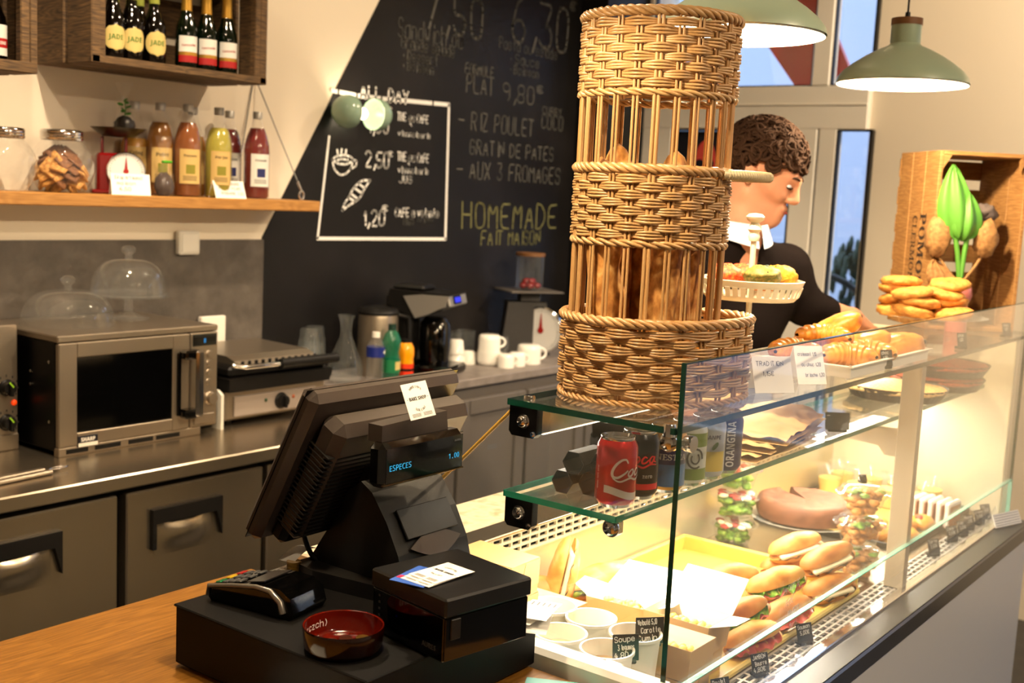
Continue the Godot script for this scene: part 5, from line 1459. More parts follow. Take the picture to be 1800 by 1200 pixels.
func build_till() -> void:
	# cash drawer
	var o := thing("cash_drawer", "wide flat black cash drawer on the oak counter under the till", "cash drawer", Vector3(1.281, 0.89, -1.239))
	obj("drawer_case", MB.new().box(Vector3(0, 0.052, 0), Vector3(0.392, 0.096, 0.415), 0.004), mat("drawer_black", Color(0.045, 0.043, 0.042), 0.5), o)
	M.drawer_black.metallic_specular = 0.25
	obj("top_cover", MB.new().box(Vector3(0, 0.0985, 0), Vector3(0.396, 0.004, 0.419), 0.0018), M.drawer_black, o)
	obj("lock", MB.new().lathe([Vector2(0, 0), Vector2(0.006, 0), Vector2(0.0075, 0.004), Vector2(0, 0.004)], 18, tf(Vector3(-0.10, 0.06, 0.2075), Vector3(90, 0, 0))), M.black_gloss, o)
	for p in [Vector2(-0.16, -0.17), Vector2(0.16, -0.17), Vector2(-0.16, 0.17), Vector2(0.16, 0.17)]:
		obj("foot", MB.new().lathe([Vector2(0, 0), Vector2(0.012, 0), Vector2(0.012, 0.005), Vector2(0, 0.005)], 14, tf(Vector3(p.x, 0, p.y))), M.black_plastic, o)
	# till screen on its stand, seen from behind
	o = thing("till", "black point of sale till seen from behind with a small cyan customer display", "till", Vector3(1.417, 0.99, -1.30))
	obj("foot", MB.new().prism(PackedVector2Array([Vector2(-0.115, -0.115), Vector2(0.095, -0.115), Vector2(0.105, 0.03), Vector2(0.095, 0.10), Vector2(-0.10, 0.10), Vector2(-0.125, -0.06)]), 0.026, Transform3D(Basis(Vector3(1, 0, 0), Vector3(0, 0, 1), Vector3(0, -1, 0)), Vector3(0, 0.026, 0))), M.black_plastic, o)
	obj("foot_step", MB.new().box(Vector3(-0.01, 0.010, 0.095), Vector3(0.20, 0.020, 0.05), 0.005), M.black_plastic, o)
	obj("stand", MB.new().prism(PackedVector2Array([Vector2(0.108, 0.02), Vector2(0.092, 0.075), Vector2(0.064, 0.125), Vector2(0.030, 0.168), Vector2(0.005, 0.182), Vector2(-0.025, 0.160), Vector2(-0.07, 0.085), Vector2(-0.115, 0.02)]), 0.172, Transform3D(Basis(Vector3(0, 0, 1), Vector3(0, 1, 0), Vector3(-1, 0, 0)), Vector3(0.088, 0, 0))), M.black_plastic, o)
	var rx := tf(Vector3(0.004, 0.118, 0.074), Vector3(-34, 0, 0))
	obj("stand_recess", MB.new().box(Vector3.ZERO, Vector3(0.126, 0.052, 0.004), 0.001, rx), M.black_plastic, o)
	var cr := PackedVector2Array()
	for k in 13:
		cr.append(Vector2(-0.062 + 0.124 * k / 12.0, -0.012 + 0.020 * sin(PI * k / 12.0)))
	for k in 13:
		cr.append(Vector2(0.062 - 0.124 * k / 12.0, -0.0125 - 0.022 * sin(PI * k / 12.0)))
	obj("grip_hollow", MB.new().prism(cr, 0.004, tf(Vector3(0.004, 0.092, 0.0865), Vector3(-28, 0, 0))), M.brown_black, o)
	var up := Vector3(0, 0.885, 0.466)
	var nn := Vector3(0, -0.466, 0.885)
	var T := Transform3D(Basis(Vector3.RIGHT, up, nn), Vector3(-0.005, 0.198, -0.069))
	obj("screen_case", MB.new().box(Vector3(0, 0, -0.018), Vector3(0.362, 0.298, 0.040), 0.012, T), M.brown_black, o)
	obj("touch_screen", MB.new().box(Vector3(0, 0, -0.0385), Vector3(0.32, 0.25, 0.002), 0, T), M.black_gloss, o)
	obj("seam", MB.new().box(Vector3(0, 0, -0.020), Vector3(0.3628, 0.2988, 0.0015), 0, T), M.black_gloss, o)
	obj("rear_hump", MB.new().box(Vector3(0.012, 0.002, 0.026), Vector3(0.330, 0.236, 0.056), 0.016, T), M.brown_black, o)
	obj("rear_chin", MB.new().box(Vector3(0.0, -0.118, 0.012), Vector3(0.30, 0.045, 0.034), 0.010, T), M.black_plastic, o)
	var ribs := MB.new()
	for k in 19:
		ribs.box(Vector3(0.012, 0.062 - k * 0.0088, 0.026), Vector3(0.3325, 0.0036, 0.050), 0.001, T)
		ribs.box(Vector3(0.012, 0.062 - k * 0.0088, 0.0545), Vector3(0.300, 0.0036, 0.003), 0.001, T)
	obj("vent_rib", ribs, M.black_plastic, o).set_meta("kind", "stuff")
	obj("hinge", MB.new().tube([Vector3(-0.065, 0.180, -0.005), Vector3(0.065, 0.180, -0.005)], 0.020, 16), M.black_plastic, o)
	var cab := []
	for k in 15:
		var a := PI * k / 14.0
		cab.append(Vector3(-0.085 - 0.02 * cos(a) + 0.03 * k / 14.0, 0.075 - 0.055 * sin(a), -0.105 + 0.03 * k / 14.0))
	obj("cable", MB.new().tube(cab, 0.0045, 8), M.black_plastic, o)
	# customer display
	var cd := obj("customer_display", MB.new().box(Vector3(-0.024, 0.226, 0.070), Vector3(0.200, 0.072, 0.034), 0.009), M.black_gloss, o)
	obj("window", MB.new().box(Vector3(-0.022, 0.226, 0.0875), Vector3(0.186, 0.056, 0.002), 0.0005), mat("vfd_black", Color(0.010, 0.008, 0.010), 0.12), cd)
	glow("vfd_cyan", Color(0.10, 0.52, 0.72), 0.9)
	lettering("ESPECES", 0.050, tf(Vector3(-0.083, 0.222, 0.0891)), M.vfd_cyan, cd, "Droid Sans Mono", false)
	lettering("1.00", 0.026, tf(Vector3(0.048, 0.220, 0.0891)), M.vfd_cyan, cd, "Droid Sans Mono", false)
	lettering("AX-3000", 0.016, tf(Vector3(0.056, 0.2455, 0.0891)), M.ink_grey if M.has("ink_grey") else mat("ink_grey", Color(0.30, 0.30, 0.31), 0.7), cd)
	obj("trim_line", MB.new().box(Vector3(-0.024, 0.196, 0.087), Vector3(0.196, 0.0018, 0.004), 0), mat("trim_bronze", Color(0.42, 0.33, 0.22), 0.25, 0.9), cd)
	obj("display_mount", MB.new().prism(PackedVector2Array([Vector2(-0.115, 0.258), Vector2(0.045, 0.258), Vector2(0.040, 0.292), Vector2(-0.115, 0.286)]), 0.03, tf(Vector3(0.005, 0.002, 0.042))), M.brown_black, o)
	# receipt printer
	o = thing("receipt_printer", "glossy black cube receipt printer standing on the cash drawer", "printer", Vector3(1.287, 0.990, -1.058), -0.16)
	obj("lid", MB.new().box(Vector3(0, 0.083, 0), Vector3(0.168, 0.028, 0.172), 0.003), mat("printer_black", Color(0.05, 0.05, 0.05), 0.30), o)
	obj("printer_body", MB.new().box(Vector3(0, 0.036, -0.002), Vector3(0.163, 0.066, 0.164), 0.002), M.black_gloss, o)
	obj("face_plate", MB.new().box(Vector3(0, 0.036, 0.0805), Vector3(0.160, 0.062, 0.004), 0.001), M.black_gloss, o)
	obj("cutter_button", MB.new().box(Vector3(-0.062, 0.050, 0.083), Vector3(0.018, 0.030, 0.003), 0.001), M.printer_black, o)
	lettering("AURES", 0.030, Transform3D(Basis(Vector3(0, 0, 1), Vector3(0, 1, 0), Vector3(-1, 0, 0)), Vector3(-0.0822, 0.020, 0.050)), mat("logo_grey", Color(0.22, 0.22, 0.22), 0.5), o)
	glow("led_blue", Color(0.08, 0.15, 1.0), 3.0)
	obj("status_light", MB.new().lump(Vector3(-0.0815, 0.020, -0.066), Vector3(0.0012, 0.0026, 0.0026)), M.led_blue, o)
	for k in 4:
		obj("icon", MB.new().box(Vector3(-0.0820, 0.030 + k * 0.010, -0.066), Vector3(0.001, 0.003, 0.004)), M.logo_grey, o)

func build_till_things() -> void:
	var o := thing("business_card", "square white shop card propped on the back of the till screen", "card", Vector3(1.355, 1.318, -1.198))
	shop_card(o, 0.060, 0.058, tf(Vector3(0, 0, 0), Vector3(-24, 0, 2)))
	# loose cards on the printer
	o = thing("flyer_card", "blue and pink card at the bottom of the pile on the printer", "card", Vector3(1.237, 1.0885, -1.075), 0.15)
	obj("card", MB.new().box(Vector3.ZERO, Vector3(0.078, 0.0008, 0.058)), mat("card_blue", Color(0.15, 0.32, 0.66), 0.5), o)
	obj("stripe", MB.new().box(Vector3(-0.018, 0.0005, 0), Vector3(0.012, 0.0003, 0.055)), mat("stripe_pink", Color(0.80, 0.10, 0.28), 0.5), o)
	for k in 3:
		o = thing("business_card", ["white shop card at the bottom of the loose pile on the printer", "white shop card in the middle of the loose pile on the printer", "white shop card on top of the loose pile on the printer"][k], "card", Vector3(1.250 + k * 0.008, 1.0892 + k * 0.0008, -1.062 + k * 0.001), -0.02 - k * 0.03, "shop cards on the printer")
		shop_card(o, 0.056, 0.082, Transform3D(Basis(Vector3(0, 0, 1), Vector3(1, 0, 0), Vector3(0, 1, 0)), Vector3.ZERO))
	# coin bowl
	var red := mat("glaze_red", Color(0.30, 0.040, 0.012), 0.12)
	var dk := mat("glaze_dark", Color(0.10, 0.018, 0.008), 0.15)
	o = thing("coin_bowl", "shallow red-brown glazed bowl with chalk writing inside, on the cash drawer", "bowl", Vector3(1.140, 0.9905, -1.133))
	obj("bowl_body", MB.new().lathe([Vector2(0, 0), Vector2(0.050, 0), Vector2(0.056, 0.008), Vector2(0.0585, 0.034), Vector2(0.0575, 0.037)], 48), dk, o)
	obj("bowl_lining", MB.new().lathe([Vector2(0.0578, 0.0368), Vector2(0.0555, 0.036), Vector2(0.053, 0.010), Vector2(0.048, 0.005), Vector2(0, 0.005)], 48), red, o)
	var wr := MB.new()
	scrawl(wr, "(orczch)", tf(Vector3(-0.028, 0.017, 0.0004)), 0.010, 0.0011)
	obj("lettering", bend(wr, 0.0535, true), M.chalk, o).rotation.y = 0.32
	var cop := mat("copper_coin", Color(0.30, 0.13, 0.05), 0.35, 0.8)
	var brass := mat("brass_coin", Color(0.50, 0.38, 0.14), 0.3, 0.8)
	var cl := ["copper coin near the writing in the red bowl", "copper coin behind the brass one in the red bowl", "brass coin in the middle of the red bowl", "brass coin nearest the printer in the red bowl", "small brass coin at the rim of the red bowl", "copper coin leaning at the far side of the red bowl"]
	var cx := [[-0.022, -0.004, 1], [-0.004, -0.020, 1], [-0.004, 0.012, 0], [0.017, 0.017, 0], [0.036, 0.004, 0], [0.016, -0.010, 1]]
	for k in 6:
		var c := obj("coin", MB.new().lathe([Vector2(0, 0), Vector2(0.0100, 0), Vector2(0.0104, 0.0008), Vector2(0.0100, 0.0016), Vector2(0.0086, 0.0016), Vector2(0.0084, 0.0012), Vector2(0, 0.0012)], 28), cop if cx[k][2] == 1 else brass, null, Vector3(1.140 + cx[k][0], 0.996 + k * 0.0002, -1.133 + cx[k][1]))
		c.rotation = Vector3(0.04 * (k % 3), 0, 0.05 * (k % 2))
		tag(c, cl[k], "coin", "coins in the red bowl")
	# card terminal
	o = thing("card_terminal", "black and silver card payment terminal lying on the cash drawer, keypad towards the aisle", "card terminal", Vector3(1.172, 0.9905, -1.435), 0.16)
	var X := Basis(Vector3(0, 0, 1), Vector3(0, 1, 0), Vector3(-1, 0, 0))
	obj("terminal_case", MB.new().prism(PackedVector2Array([Vector2(0.0, 0.010), Vector2(0.004, 0.024), Vector2(0.05, 0.034), Vector2(0.11, 0.046), Vector2(0.145, 0.045), Vector2(0.165, 0.034), Vector2(0.172, 0.012), Vector2(0.165, 0.0), Vector2(0.010, 0.0)]), 0.082, Transform3D(X, Vector3(0.041, 0, 0))), M.black_gloss, o)
	var tr := [Vector3(-0.0425, 0.008, 0.003), Vector3(-0.0425, 0.024, 0.006), Vector3(-0.0425, 0.033, 0.05), Vector3(-0.0425, 0.041, 0.10), Vector3(-0.0425, 0.040, 0.128), Vector3(-0.0425, 0.026, 0.148), Vector3(-0.0425, 0.010, 0.153)]
	obj("silver_trim", MB.new().tube(tr, [0.003, 0.0042, 0.0042, 0.0042, 0.0048, 0.0055, 0.0058], 10), mat("trim_silver", Color(0.55, 0.53, 0.50), 0.3, 0.8), o)
	var kp := tf(Vector3(0, 0.0335, 0.045), Vector3(-12.5, 0, 0))
	for r in 4:
		for c2 in 3:
			var km: Material = M.logo_grey
			if r == 0:
				km = [mat("key_green", Color(0.02, 0.35, 0.18), 0.4), mat("key_yellow", Color(0.70, 0.58, 0.04), 0.4), mat("key_red", Color(0.55, 0.05, 0.05), 0.4)][c2]
			obj("key", MB.new().box(Vector3(-0.024 + c2 * 0.024, 0.0015, -0.030 + r * 0.014), Vector3(0.018, 0.003, 0.010), 0.001, kp), km, o)
	obj("screen", MB.new().box(Vector3(0, 0.001, 0.048), Vector3(0.066, 0.002, 0.036), 0, kp), mat("lcd_grey", Color(0.10, 0.09, 0.09), 0.15), o)
	# notepad and a stack of coins behind the terminal
	o = thing("notepad", "thick white printed notepad behind the card terminal", "notepad", Vector3(1.290, 0.9905, -1.412), 0.08)
	obj("pages", MB.new().box(Vector3(0, 0.006, 0), Vector3(0.085, 0.012, 0.055), 0.0008), M.paper, o)
	var pr := MB.new()
	for k in 26:
		pr.box(Vector3(rng.randf_range(-0.03, 0.034), 0.0122, rng.randf_range(-0.022, 0.022)), Vector3(rng.randf_range(0.004, 0.016), 0.0002, 0.0016), 0, tf(Vector3.ZERO, Vector3(0, rng.randf_range(-4, 4), 0)))
	obj("print", pr, M.ink_grey, o)
	for k in 7:
		var c := obj("coin", MB.new().lathe([Vector2(0, 0), Vector2(0.0118, 0), Vector2(0.0122, 0.001), Vector2(0.0118, 0.0021), Vector2(0, 0.0021)], 26), brass, null, Vector3(1.298 + 0.0006 * (k % 3), 1.0027 + k * 0.0023, -1.412 + 0.0005 * (k % 2)))
		tag(c, "brass coin in the short stack on the notepad", "coin", "coin stack on the notepad")
	o = thing("paper_sheet", "curled white paper slip behind the coin stack under the till screen", "paper", Vector3(1.335, 0.9905, -1.432), 0.2)
	obj("sheet", MB.new().surf(10, 2, func(u, v): return Vector3((u - 0.5) * 0.09, 0.026 + 0.012 * sin(u * PI), (v - 0.5) * 0.03), false, 1), M.paper, o)
	# receipts poking out by the drawer's far end
	for k in 3:
		o = thing("receipt", ["printed receipt slip sticking out past the printer, uppermost", "printed receipt slip under the top one by the printer", "short receipt end below the others by the printer"][k], "receipt", Vector3([1.435, 1.428, 1.415][k], [1.008, 1.000, 0.993][k], [-1.000, -1.012, -0.995][k]), [0.35, 0.15, 0.5][k], "receipts by the printer")
		obj("slip", MB.new().surf(6, 2, func(u, v): return Vector3((u - 0.5) * 0.10, -0.006 * u * u, (v - 0.5) * 0.05), false, 1), M.paper, o)
		var b := MB.new()
		for q in 5:
			b.box(Vector3(0.012, -0.0020, -0.018 + q * 0.009), Vector3(0.05, 0.0003, 0.0025), 0, tf(Vector3.ZERO, Vector3(0, 0, -3)))
		obj("print", b, M.ink_grey, o)
	# leaflets at the bottom edge
	o = thing("leaflet", "pale turquoise leaflet with a yellow star lying on the counter by the display", "leaflet", Vector3(1.392, 0.8905, -0.930), 0.5)
	obj("sheet", MB.new().box(Vector3(0, 0.0006, 0), Vector3(0.15, 0.0012, 0.11)), mat("leaflet_teal", Color(0.30, 0.62, 0.58), 0.5), o)
	var star := PackedVector2Array()
	for k in 10:
		star.append(Vector2(cos(TAU * k / 10), sin(TAU * k / 10)) * (0.012 if k % 2 == 0 else 0.005))
	obj("star", MB.new().prism(star, 0.0004, tf(Vector3(0.02, 0.0012, -0.02), Vector3(-90, 0, 0))), mat("star_yellow", Color(0.80, 0.75, 0.20), 0.5), o)
	o = thing("napkin_stack", "white napkin stack corner on the counter before the cash drawer", "napkins", Vector3(1.000, 0.89, -1.200), -0.1)
	obj("napkins", MB.new().box(Vector3(0, 0.016, 0), Vector3(0.11, 0.031, 0.12), 0.002), M.paper, o)

# outline of the basket at angle a: a round column, its lowest tier pulled out towards +x
func tub(a: float, r: float, out: float) -> Vector3:
	var k := maxf(0.0, cos(a - 0.5))
	var w := r + (0.009 if out > 0.0 else 0.0)
	return Vector3(cos(a) * w + out * k * k * 0.878, 0, sin(a) * w + out * k * k * 0.479)

func build_basket() -> void:
	var o := thing("baguette_basket", "tall three-tier woven wicker baguette basket standing on the top glass shelf", "basket", Vector3(1.724, 1.3135, -1.016))
	var wk := mat("wicker", Color(1, 1, 1), 0.42)
	wk.vertex_color_use_as_albedo = true
	wk.clearcoat_enabled = true; wk.clearcoat = 0.25; wk.clearcoat_roughness = 0.35
	var tone := func() -> Color:
		var t := rng.randf()
		return Color(0.40, 0.205, 0.068).lerp(Color(0.50, 0.29, 0.118), t).lerp(Color(0.33, 0.235, 0.10), rng.randf() * 0.35)
	var n := 24
	var R := 0.1275
	for tier in [[0.006, 0.136, 0.070, 8, "tub_weave"], [0.264, 0.384, 0.0, 8, "middle_weave"], [0.504, 0.630, 0.0, 8, "top_weave"]]:
		var b := MB.new()
		var rows: int = tier[3] * 3
		for k in rows:
			b.col = tone.call()
			var grp := k / 3
			var off: float = (k % 3) - 1.0
			var yc: float = lerpf(tier[0] + 0.008, tier[1] - 0.010, (grp + 0.5) / tier[3])
			var pts := []
			var steps := n * 8
			for i in steps:
				var a := TAU * i / steps
				var w := cos(a * n * 0.5 + (PI if grp % 2 == 1 else 0.0))
				var p: Vector3 = tub(a, R + 0.0052 * w, tier[2])
				var front := 0.5 + 0.5 * w
				p.y = yc + off * (0.0030 + 0.0022 * front) + 0.0006 * sin(a * 5.0 + k)
				pts.append(p)
			b.tube(pts, 0.0026, 5, true)
		obj(tier[4], b, M.wicker, o)
		# rope borders
		for rim in ([[tier[1], 0.0055, 4, 26]] + ([[tier[0], 0.0042, 3, 24]] if tier[2] == 0.0 else [[0.004, 0.0035, 3, 40]])):
			var rb := MB.new()
			for s in rim[2]:
				rb.col = tone.call()
				var pts := []
				for i in 200:
					var a := TAU * i / 200
					var q: float = a * rim[3] / 2.0 + TAU * s / rim[2]
					var p: Vector3 = tub(a, R + cos(q) * rim[1] * 1.0, tier[2])
					p.y = rim[0] + sin(q) * rim[1] * 0.9
					pts.append(p)
				rb.tube(pts, rim[1] * 0.80, 5, true)
			obj("rope_border", rb, M.wicker, o)
	# upright canes, two at each station
	for k in n:
		var a := TAU * (k + 0.0) / n
		for s in [-0.0034, 0.0034]:
			var b := MB.new()
			b.col = tone.call()
			var p := tub(a + s / R, R, 0.0)
			b.tube([Vector3(p.x, 0.130, p.z), Vector3(p.x, 0.35, p.z), Vector3(p.x, 0.632, p.z)], 0.0026 if k % 5 else 0.0034, 6)
			if cos(a - 0.5) > 0.1:
				var q := tub(a + s / R, R, 0.070)
				b.tube([Vector3(q.x, 0.004, q.z), Vector3(q.x, 0.132, q.z)], 0.0026, 6)
			else:
				b.tube([Vector3(p.x, 0.004, p.z), Vector3(p.x, 0.131, p.z)], 0.0026, 6)
			obj("cane", b, M.wicker, o)
	var bot := MB.new()
	bot.col = Color(0.55, 0.37, 0.17)
	var poly := PackedVector2Array()
	for i in 60:
		var p := tub(TAU * i / 60, R - 0.002, 0.070)
		poly.append(Vector2(p.x, -p.z))
	bot.prism(poly, 0.004, tf(Vector3(0, 0.0, 0), Vector3(-90, 0, 0)))
	obj("base", bot, M.wicker, o)
	var hb := MB.new()   # wrapped carrying loop on the middle tier
	hb.col = Color(0.62, 0.50, 0.29)
	var hp := []
	for i in 17:
		var a := -0.75 + 1.5 * i / 16.0
		hp.append(Vector3(cos(a) * R + 0.072 * cos(a * 2.0), 0.382, sin(a) * R).rotated(Vector3.UP, -0.85))
	hb.tube(hp, 0.0075, 10)
	for i in 60:
		var a := -0.72 + 1.44 * i / 59.0
		var c := Vector3(cos(a) * R + 0.072 * cos(a * 2.0), 0.382, sin(a) * R).rotated(Vector3.UP, -0.85)
		var rg := []
		for q in 10:
			rg.append(c + Vector3(cos(TAU * q / 10) * 0.0078 * cos(a), sin(TAU * q / 10) * 0.0078, cos(TAU * q / 10) * 0.0078 * sin(a)).rotated(Vector3.UP, -0.85))
		hb.tube(rg, 0.0012, 4, true)
	obj("handle", hb, M.wicker, o)
	# baguettes
	textured("crust", noise_tex(41, 0.012, [[0.0, Color(0.44, 0.26, 0.09)], [0.42, Color(0.66, 0.44, 0.19)], [0.7, Color(0.80, 0.59, 0.31)], [1.0, Color(0.88, 0.75, 0.52)]], 512, 512, 4), Vector3(7, 4, 7), 0.6)
	var lab := ["baguette leaning at the near edge inside the basket", "baguette with a pale flour streak in the middle of the basket", "baguette beside the middle one, towards the man", "dark ridged baguette nearest the cupcake stand", "baguette behind the others inside the basket", "short dark baguette at the back of the basket"]
	var spec := [[-0.070, -0.020, 0.395, -0.06, 0.06], [-0.030, 0.035, 0.41, 0.03, 0.05], [0.025, 0.050, 0.405, 0.02, -0.05], [0.070, 0.022, 0.36, -0.03, -0.10], [-0.010, -0.055, 0.42, -0.02, 0.02], [0.050, -0.045, 0.33, 0.04, 0.0]]
	for k in 6:
		var L: float = spec[k][2]
		var ns := FastNoiseLite.new()
		ns.seed = k; ns.frequency = 1.0
		var bg := MB.new().surf(20, 40, func(u, v):
			var t: float = v * 2.0 - 1.0
			var r: float = 0.031 * pow(maxf(1.0 - pow(absf(t), 5.0), 0.0), 0.5) * (1.0 + 0.05 * ns.get_noise_2d(v * 8.0, u * 3.0))
			var a: float = u * TAU
			var gash: float = 1.0 + 0.16 * pow(maxf(0.0, cos(a - 1.0)), 3.0) * sin(v * 30.0 + a * 1.5)
			return Vector3(cos(a) * r * gash, (v - 0.0) * L, sin(a) * r * gash * 0.9), true)
		var m := obj("baguette", bg, M.crust, null, Vector3(1.724 + spec[k][0], 1.3225, -1.016 + spec[k][1]))
		m.rotation = Vector3(spec[k][3], k * 1.3, spec[k][4])
		tag(m, lab[k], "bread", "baguettes in the basket")

func can_shape(o: Node3D, body: Material) -> Node3D:
	var r := 0.0331
	var c := obj("can_body", MB.new().lathe([Vector2(0.027, 0.004), Vector2(0.0305, 0.008), Vector2(r, 0.014), Vector2(r, 0.096), Vector2(0.0315, 0.101), Vector2(0.0275, 0.1085)], 48), body, o)
	obj("can_top", MB.new().lathe([Vector2(0.0272, 0.1082), Vector2(0.0282, 0.1105), Vector2(0.0278, 0.1135), Vector2(0.0265, 0.1135), Vector2(0.0255, 0.1085), Vector2(0, 0.1085)], 40), M.chrome, o)
	obj("can_base", MB.new().lathe([Vector2(0, 0.004), Vector2(0.022, 0.003), Vector2(0.024, 0.0), Vector2(0.026, 0.0), Vector2(0.0285, 0.006), Vector2(0.0275, 0.006)], 40), M.chrome, o)
	var tb := MB.new().lathe([Vector2(0.0, 0.0), Vector2(0.0085, 0.0), Vector2(0.0085, 0.0012), Vector2(0.0, 0.0012)], 18, tf(Vector3(0.004, 0.1098, 0)), 1.3, 0.9)
	obj("pull_tab", tb, M.dark_steel, o)
	return c

# swash script: curved strokes given as small point lists in letter units, wrapped on the can
func script_word(o: Node3D, m: Material, r: float, at: Vector2, k: float, turn: float) -> void:
	var sets := [[[2.2, 1.9], [1.9, 2.35], [1.3, 2.3], [0.6, 1.7], [0.2, 0.9], [0.3, 0.25], [0.9, 0.1], [1.7, 0.5], [2.2, 0.9]], [[2.7, 0.95], [2.35, 0.6], [2.4, 0.2], [2.8, 0.2], [3.1, 0.6], [3.0, 1.0], [2.7, 0.95]], [[4.1, 0.85], [3.8, 1.0], [3.45, 0.6], [3.5, 0.2], [3.9, 0.2], [4.3, 0.55]], [[5.2, 0.85], [4.85, 0.98], [4.5, 0.6], [4.55, 0.2], [4.9, 0.22], [5.25, 0.9], [5.2, 0.35], [5.5, 0.2]], [[0.3, 0.0], [1.2, -0.45], [2.6, -0.1], [3.6, -0.42], [4.6, -0.05], [5.6, -0.2]]]
	var b := MB.new()
	for s in sets:
		var l := PackedVector2Array()
		for p in s:
			l.append(at + Vector2(p[0], p[1] + p[0] * 0.06) * k)
		var l2 := PackedVector2Array()
		for i in l.size() - 1:
			for q in 4:
				var p0 := l[maxi(i - 1, 0)]
				var p3 := l[mini(i + 2, l.size() - 1)]
				l2.append(l[i].cubic_interpolate(l[i + 1], p0, p3, q / 4.0))
		l2.append(l[l.size() - 1])
		for i in l2.size() - 1:
			var w := k * (0.34 if s == sets[0] else 0.26) * (0.55 + 0.45 * sin(PI * i / (l2.size() - 1)))
			stroke(b, PackedVector2Array([l2[i], l2[i + 1]]), tf(Vector3(0, 0, 0.0005)), w)
	obj("script_lettering", bend(b, r), m, o).rotation.y = turn

func build_cans() -> void:
	var y := 1.1595
	var red := mat("can_red", Color(0.66, 0.02, 0.03), 0.22, 0.5)
	mat("can_silver", Color(0.72, 0.71, 0.68), 0.3, 0.4)
	var F := -0.98   # turn that brings a can's +z side to the viewer
	var o := thing("soda_can", "red soda can with white script lettering, nearest the till on the lower glass shelf", "can", Vector3(1.566, y, -0.955), F)
	var c := can_shape(o, red)
	script_word(c, M.can_silver, 0.0333, Vector2(-0.010, 0.050), 0.0125, 0.0)
	var wv := MB.new()
	wv.surf(24, 3, func(u, v):
		var a: float = -0.62 + u * 1.9
		return Vector3(sin(a) * 0.0334, 0.026 + 0.006 * cos(u * 3.6) + 0.012 * (v - 0.5), cos(a) * 0.0334), false, 0)
	obj("white_wave", wv, M.can_silver, c)
	var sp := MB.new()
	scrawl(sp, "ORIGINAL TASTE 330 ml", tf(Vector3(0, 0, 0)), 0.0030, 0.0004, 0.8, 0.0)
	var small := obj("small_print", sp, M.can_silver, c)
	small.transform = tf(Vector3(-0.0285, 0.030, 0.0180), Vector3(0, -58, 0)) * tf(Vector3.ZERO, Vector3(0, 0, 90))
	var bl := mat("can_black", Color(0.012, 0.012, 0.013), 0.25, 0.4)
	o = thing("soda_can", "black zero soda can with red script, second on the lower glass shelf", "can", Vector3(1.641, y, -0.958), F)
	c = can_shape(o, bl)
	script_word(c, mat("script_red", Color(0.75, 0.05, 0.06), 0.3, 0.2), 0.0333, Vector2(-0.040, 0.058), 0.0125, 0.0)
	lettering("zero", 0.018, tf(Vector3(0.0, 0.040, 0)), M.can_silver, c, "Droid Sans", true, 0.0334).rotation.y = 0.42
	obj("red_wave", MB.new().lathe([Vector2(0.0334, 0.018), Vector2(0.0334, 0.028)], 24, Transform3D(), 1, 1, 0.4, 2.8), M.script_red, c)
	# iced tea
	o = thing("soda_can", "blue and amber iced tea can with a navy name band, third on the lower shelf", "can", Vector3(1.714, y, -0.948), F)
	c = can_shape(o, mat("can_amber", Color(0.78, 0.58, 0.25), 0.3, 0.3))
	obj("blue_lower", MB.new().lathe([Vector2(0.0333, 0.012), Vector2(0.0333, 0.050)], 40), mat("can_blue", Color(0.25, 0.42, 0.60), 0.3, 0.3), c)
	obj("name_band", MB.new().lathe([Vector2(0.0335, 0.050), Vector2(0.0335, 0.076)], 40), mat("can_navy", Color(0.10, 0.11, 0.30), 0.3, 0.2), c)
	lettering("NESTEA", 0.058, tf(Vector3(0, 0.063, 0)), M.can_silver, c, "Droid Serif", true, 0.0337).rotation.y = 0.25
	obj("leaf_mark", MB.new().lump(Vector3.ZERO, Vector3(0.008, 0.005, 0.001), 0, 1, 1, tf(Vector3(0.020, 0.083, 0.0262), Vector3(0, 38, 35)), 12, 6), mat("leaf_green", Color(0.04, 0.30, 0.06), 0.4), c)
	# green and white can
	o = thing("soda_can", "white and lime green soda can with a dark round emblem on the lower shelf", "can", Vector3(1.785, y, -0.946), F)
	c = can_shape(o, mat("can_pale", Color(0.75, 0.78, 0.76), 0.3, 0.3))
	obj("lime_lower", MB.new().lathe([Vector2(0.0333, 0.012), Vector2(0.0333, 0.032)], 40), mat("can_lime", Color(0.38, 0.48, 0.04), 0.3, 0.2), c)
	obj("lime_collar", MB.new().lathe([Vector2(0.0333, 0.070), Vector2(0.0333, 0.094)], 40), M.can_lime, c)
	var em := MB.new()
	for s in [[0.017, 0.0034, 0.0, 5.3], [0.009, 0.003, 2.6, 7.2]]:
		var l := PackedVector2Array()
		for k in 16:
			var a: float = s[2] + (s[3] - s[2]) * k / 15.0
			l.append(Vector2(cos(a) * s[0] * 0.85, 0.050 + sin(a) * s[0]))
		for k in 15:
			stroke(em, PackedVector2Array([l[k], l[k + 1]]), tf(Vector3(0, 0, 0.0006)), s[1])
	obj("emblem", bend(em, 0.0333), mat("emblem_dark", Color(0.03, 0.06, 0.08), 0.4), c).rotation.y = 0.35
	# lemon water
	o = thing("soda_can", "silver lemon water can with a small green leaf, beside the navy can", "can", Vector3(1.854, y, -0.945), F)
	c = can_shape(o, mat("can_grey", Color(0.64, 0.67, 0.72), 0.3, 0.4))
	obj("lemon_disc", MB.new().lathe([Vector2(0.0333, 0.016), Vector2(0.0333, 0.052)], 24, Transform3D(), 1, 1, 0.5, 2.1), mat("lemon_yellow", Color(0.75, 0.66, 0.25), 0.4), c)
	lettering("SANPE", 0.030, tf(Vector3(0, 0.078, 0)), M.can_navy, c, "Droid Sans", true, 0.0335).rotation.y = 0.25
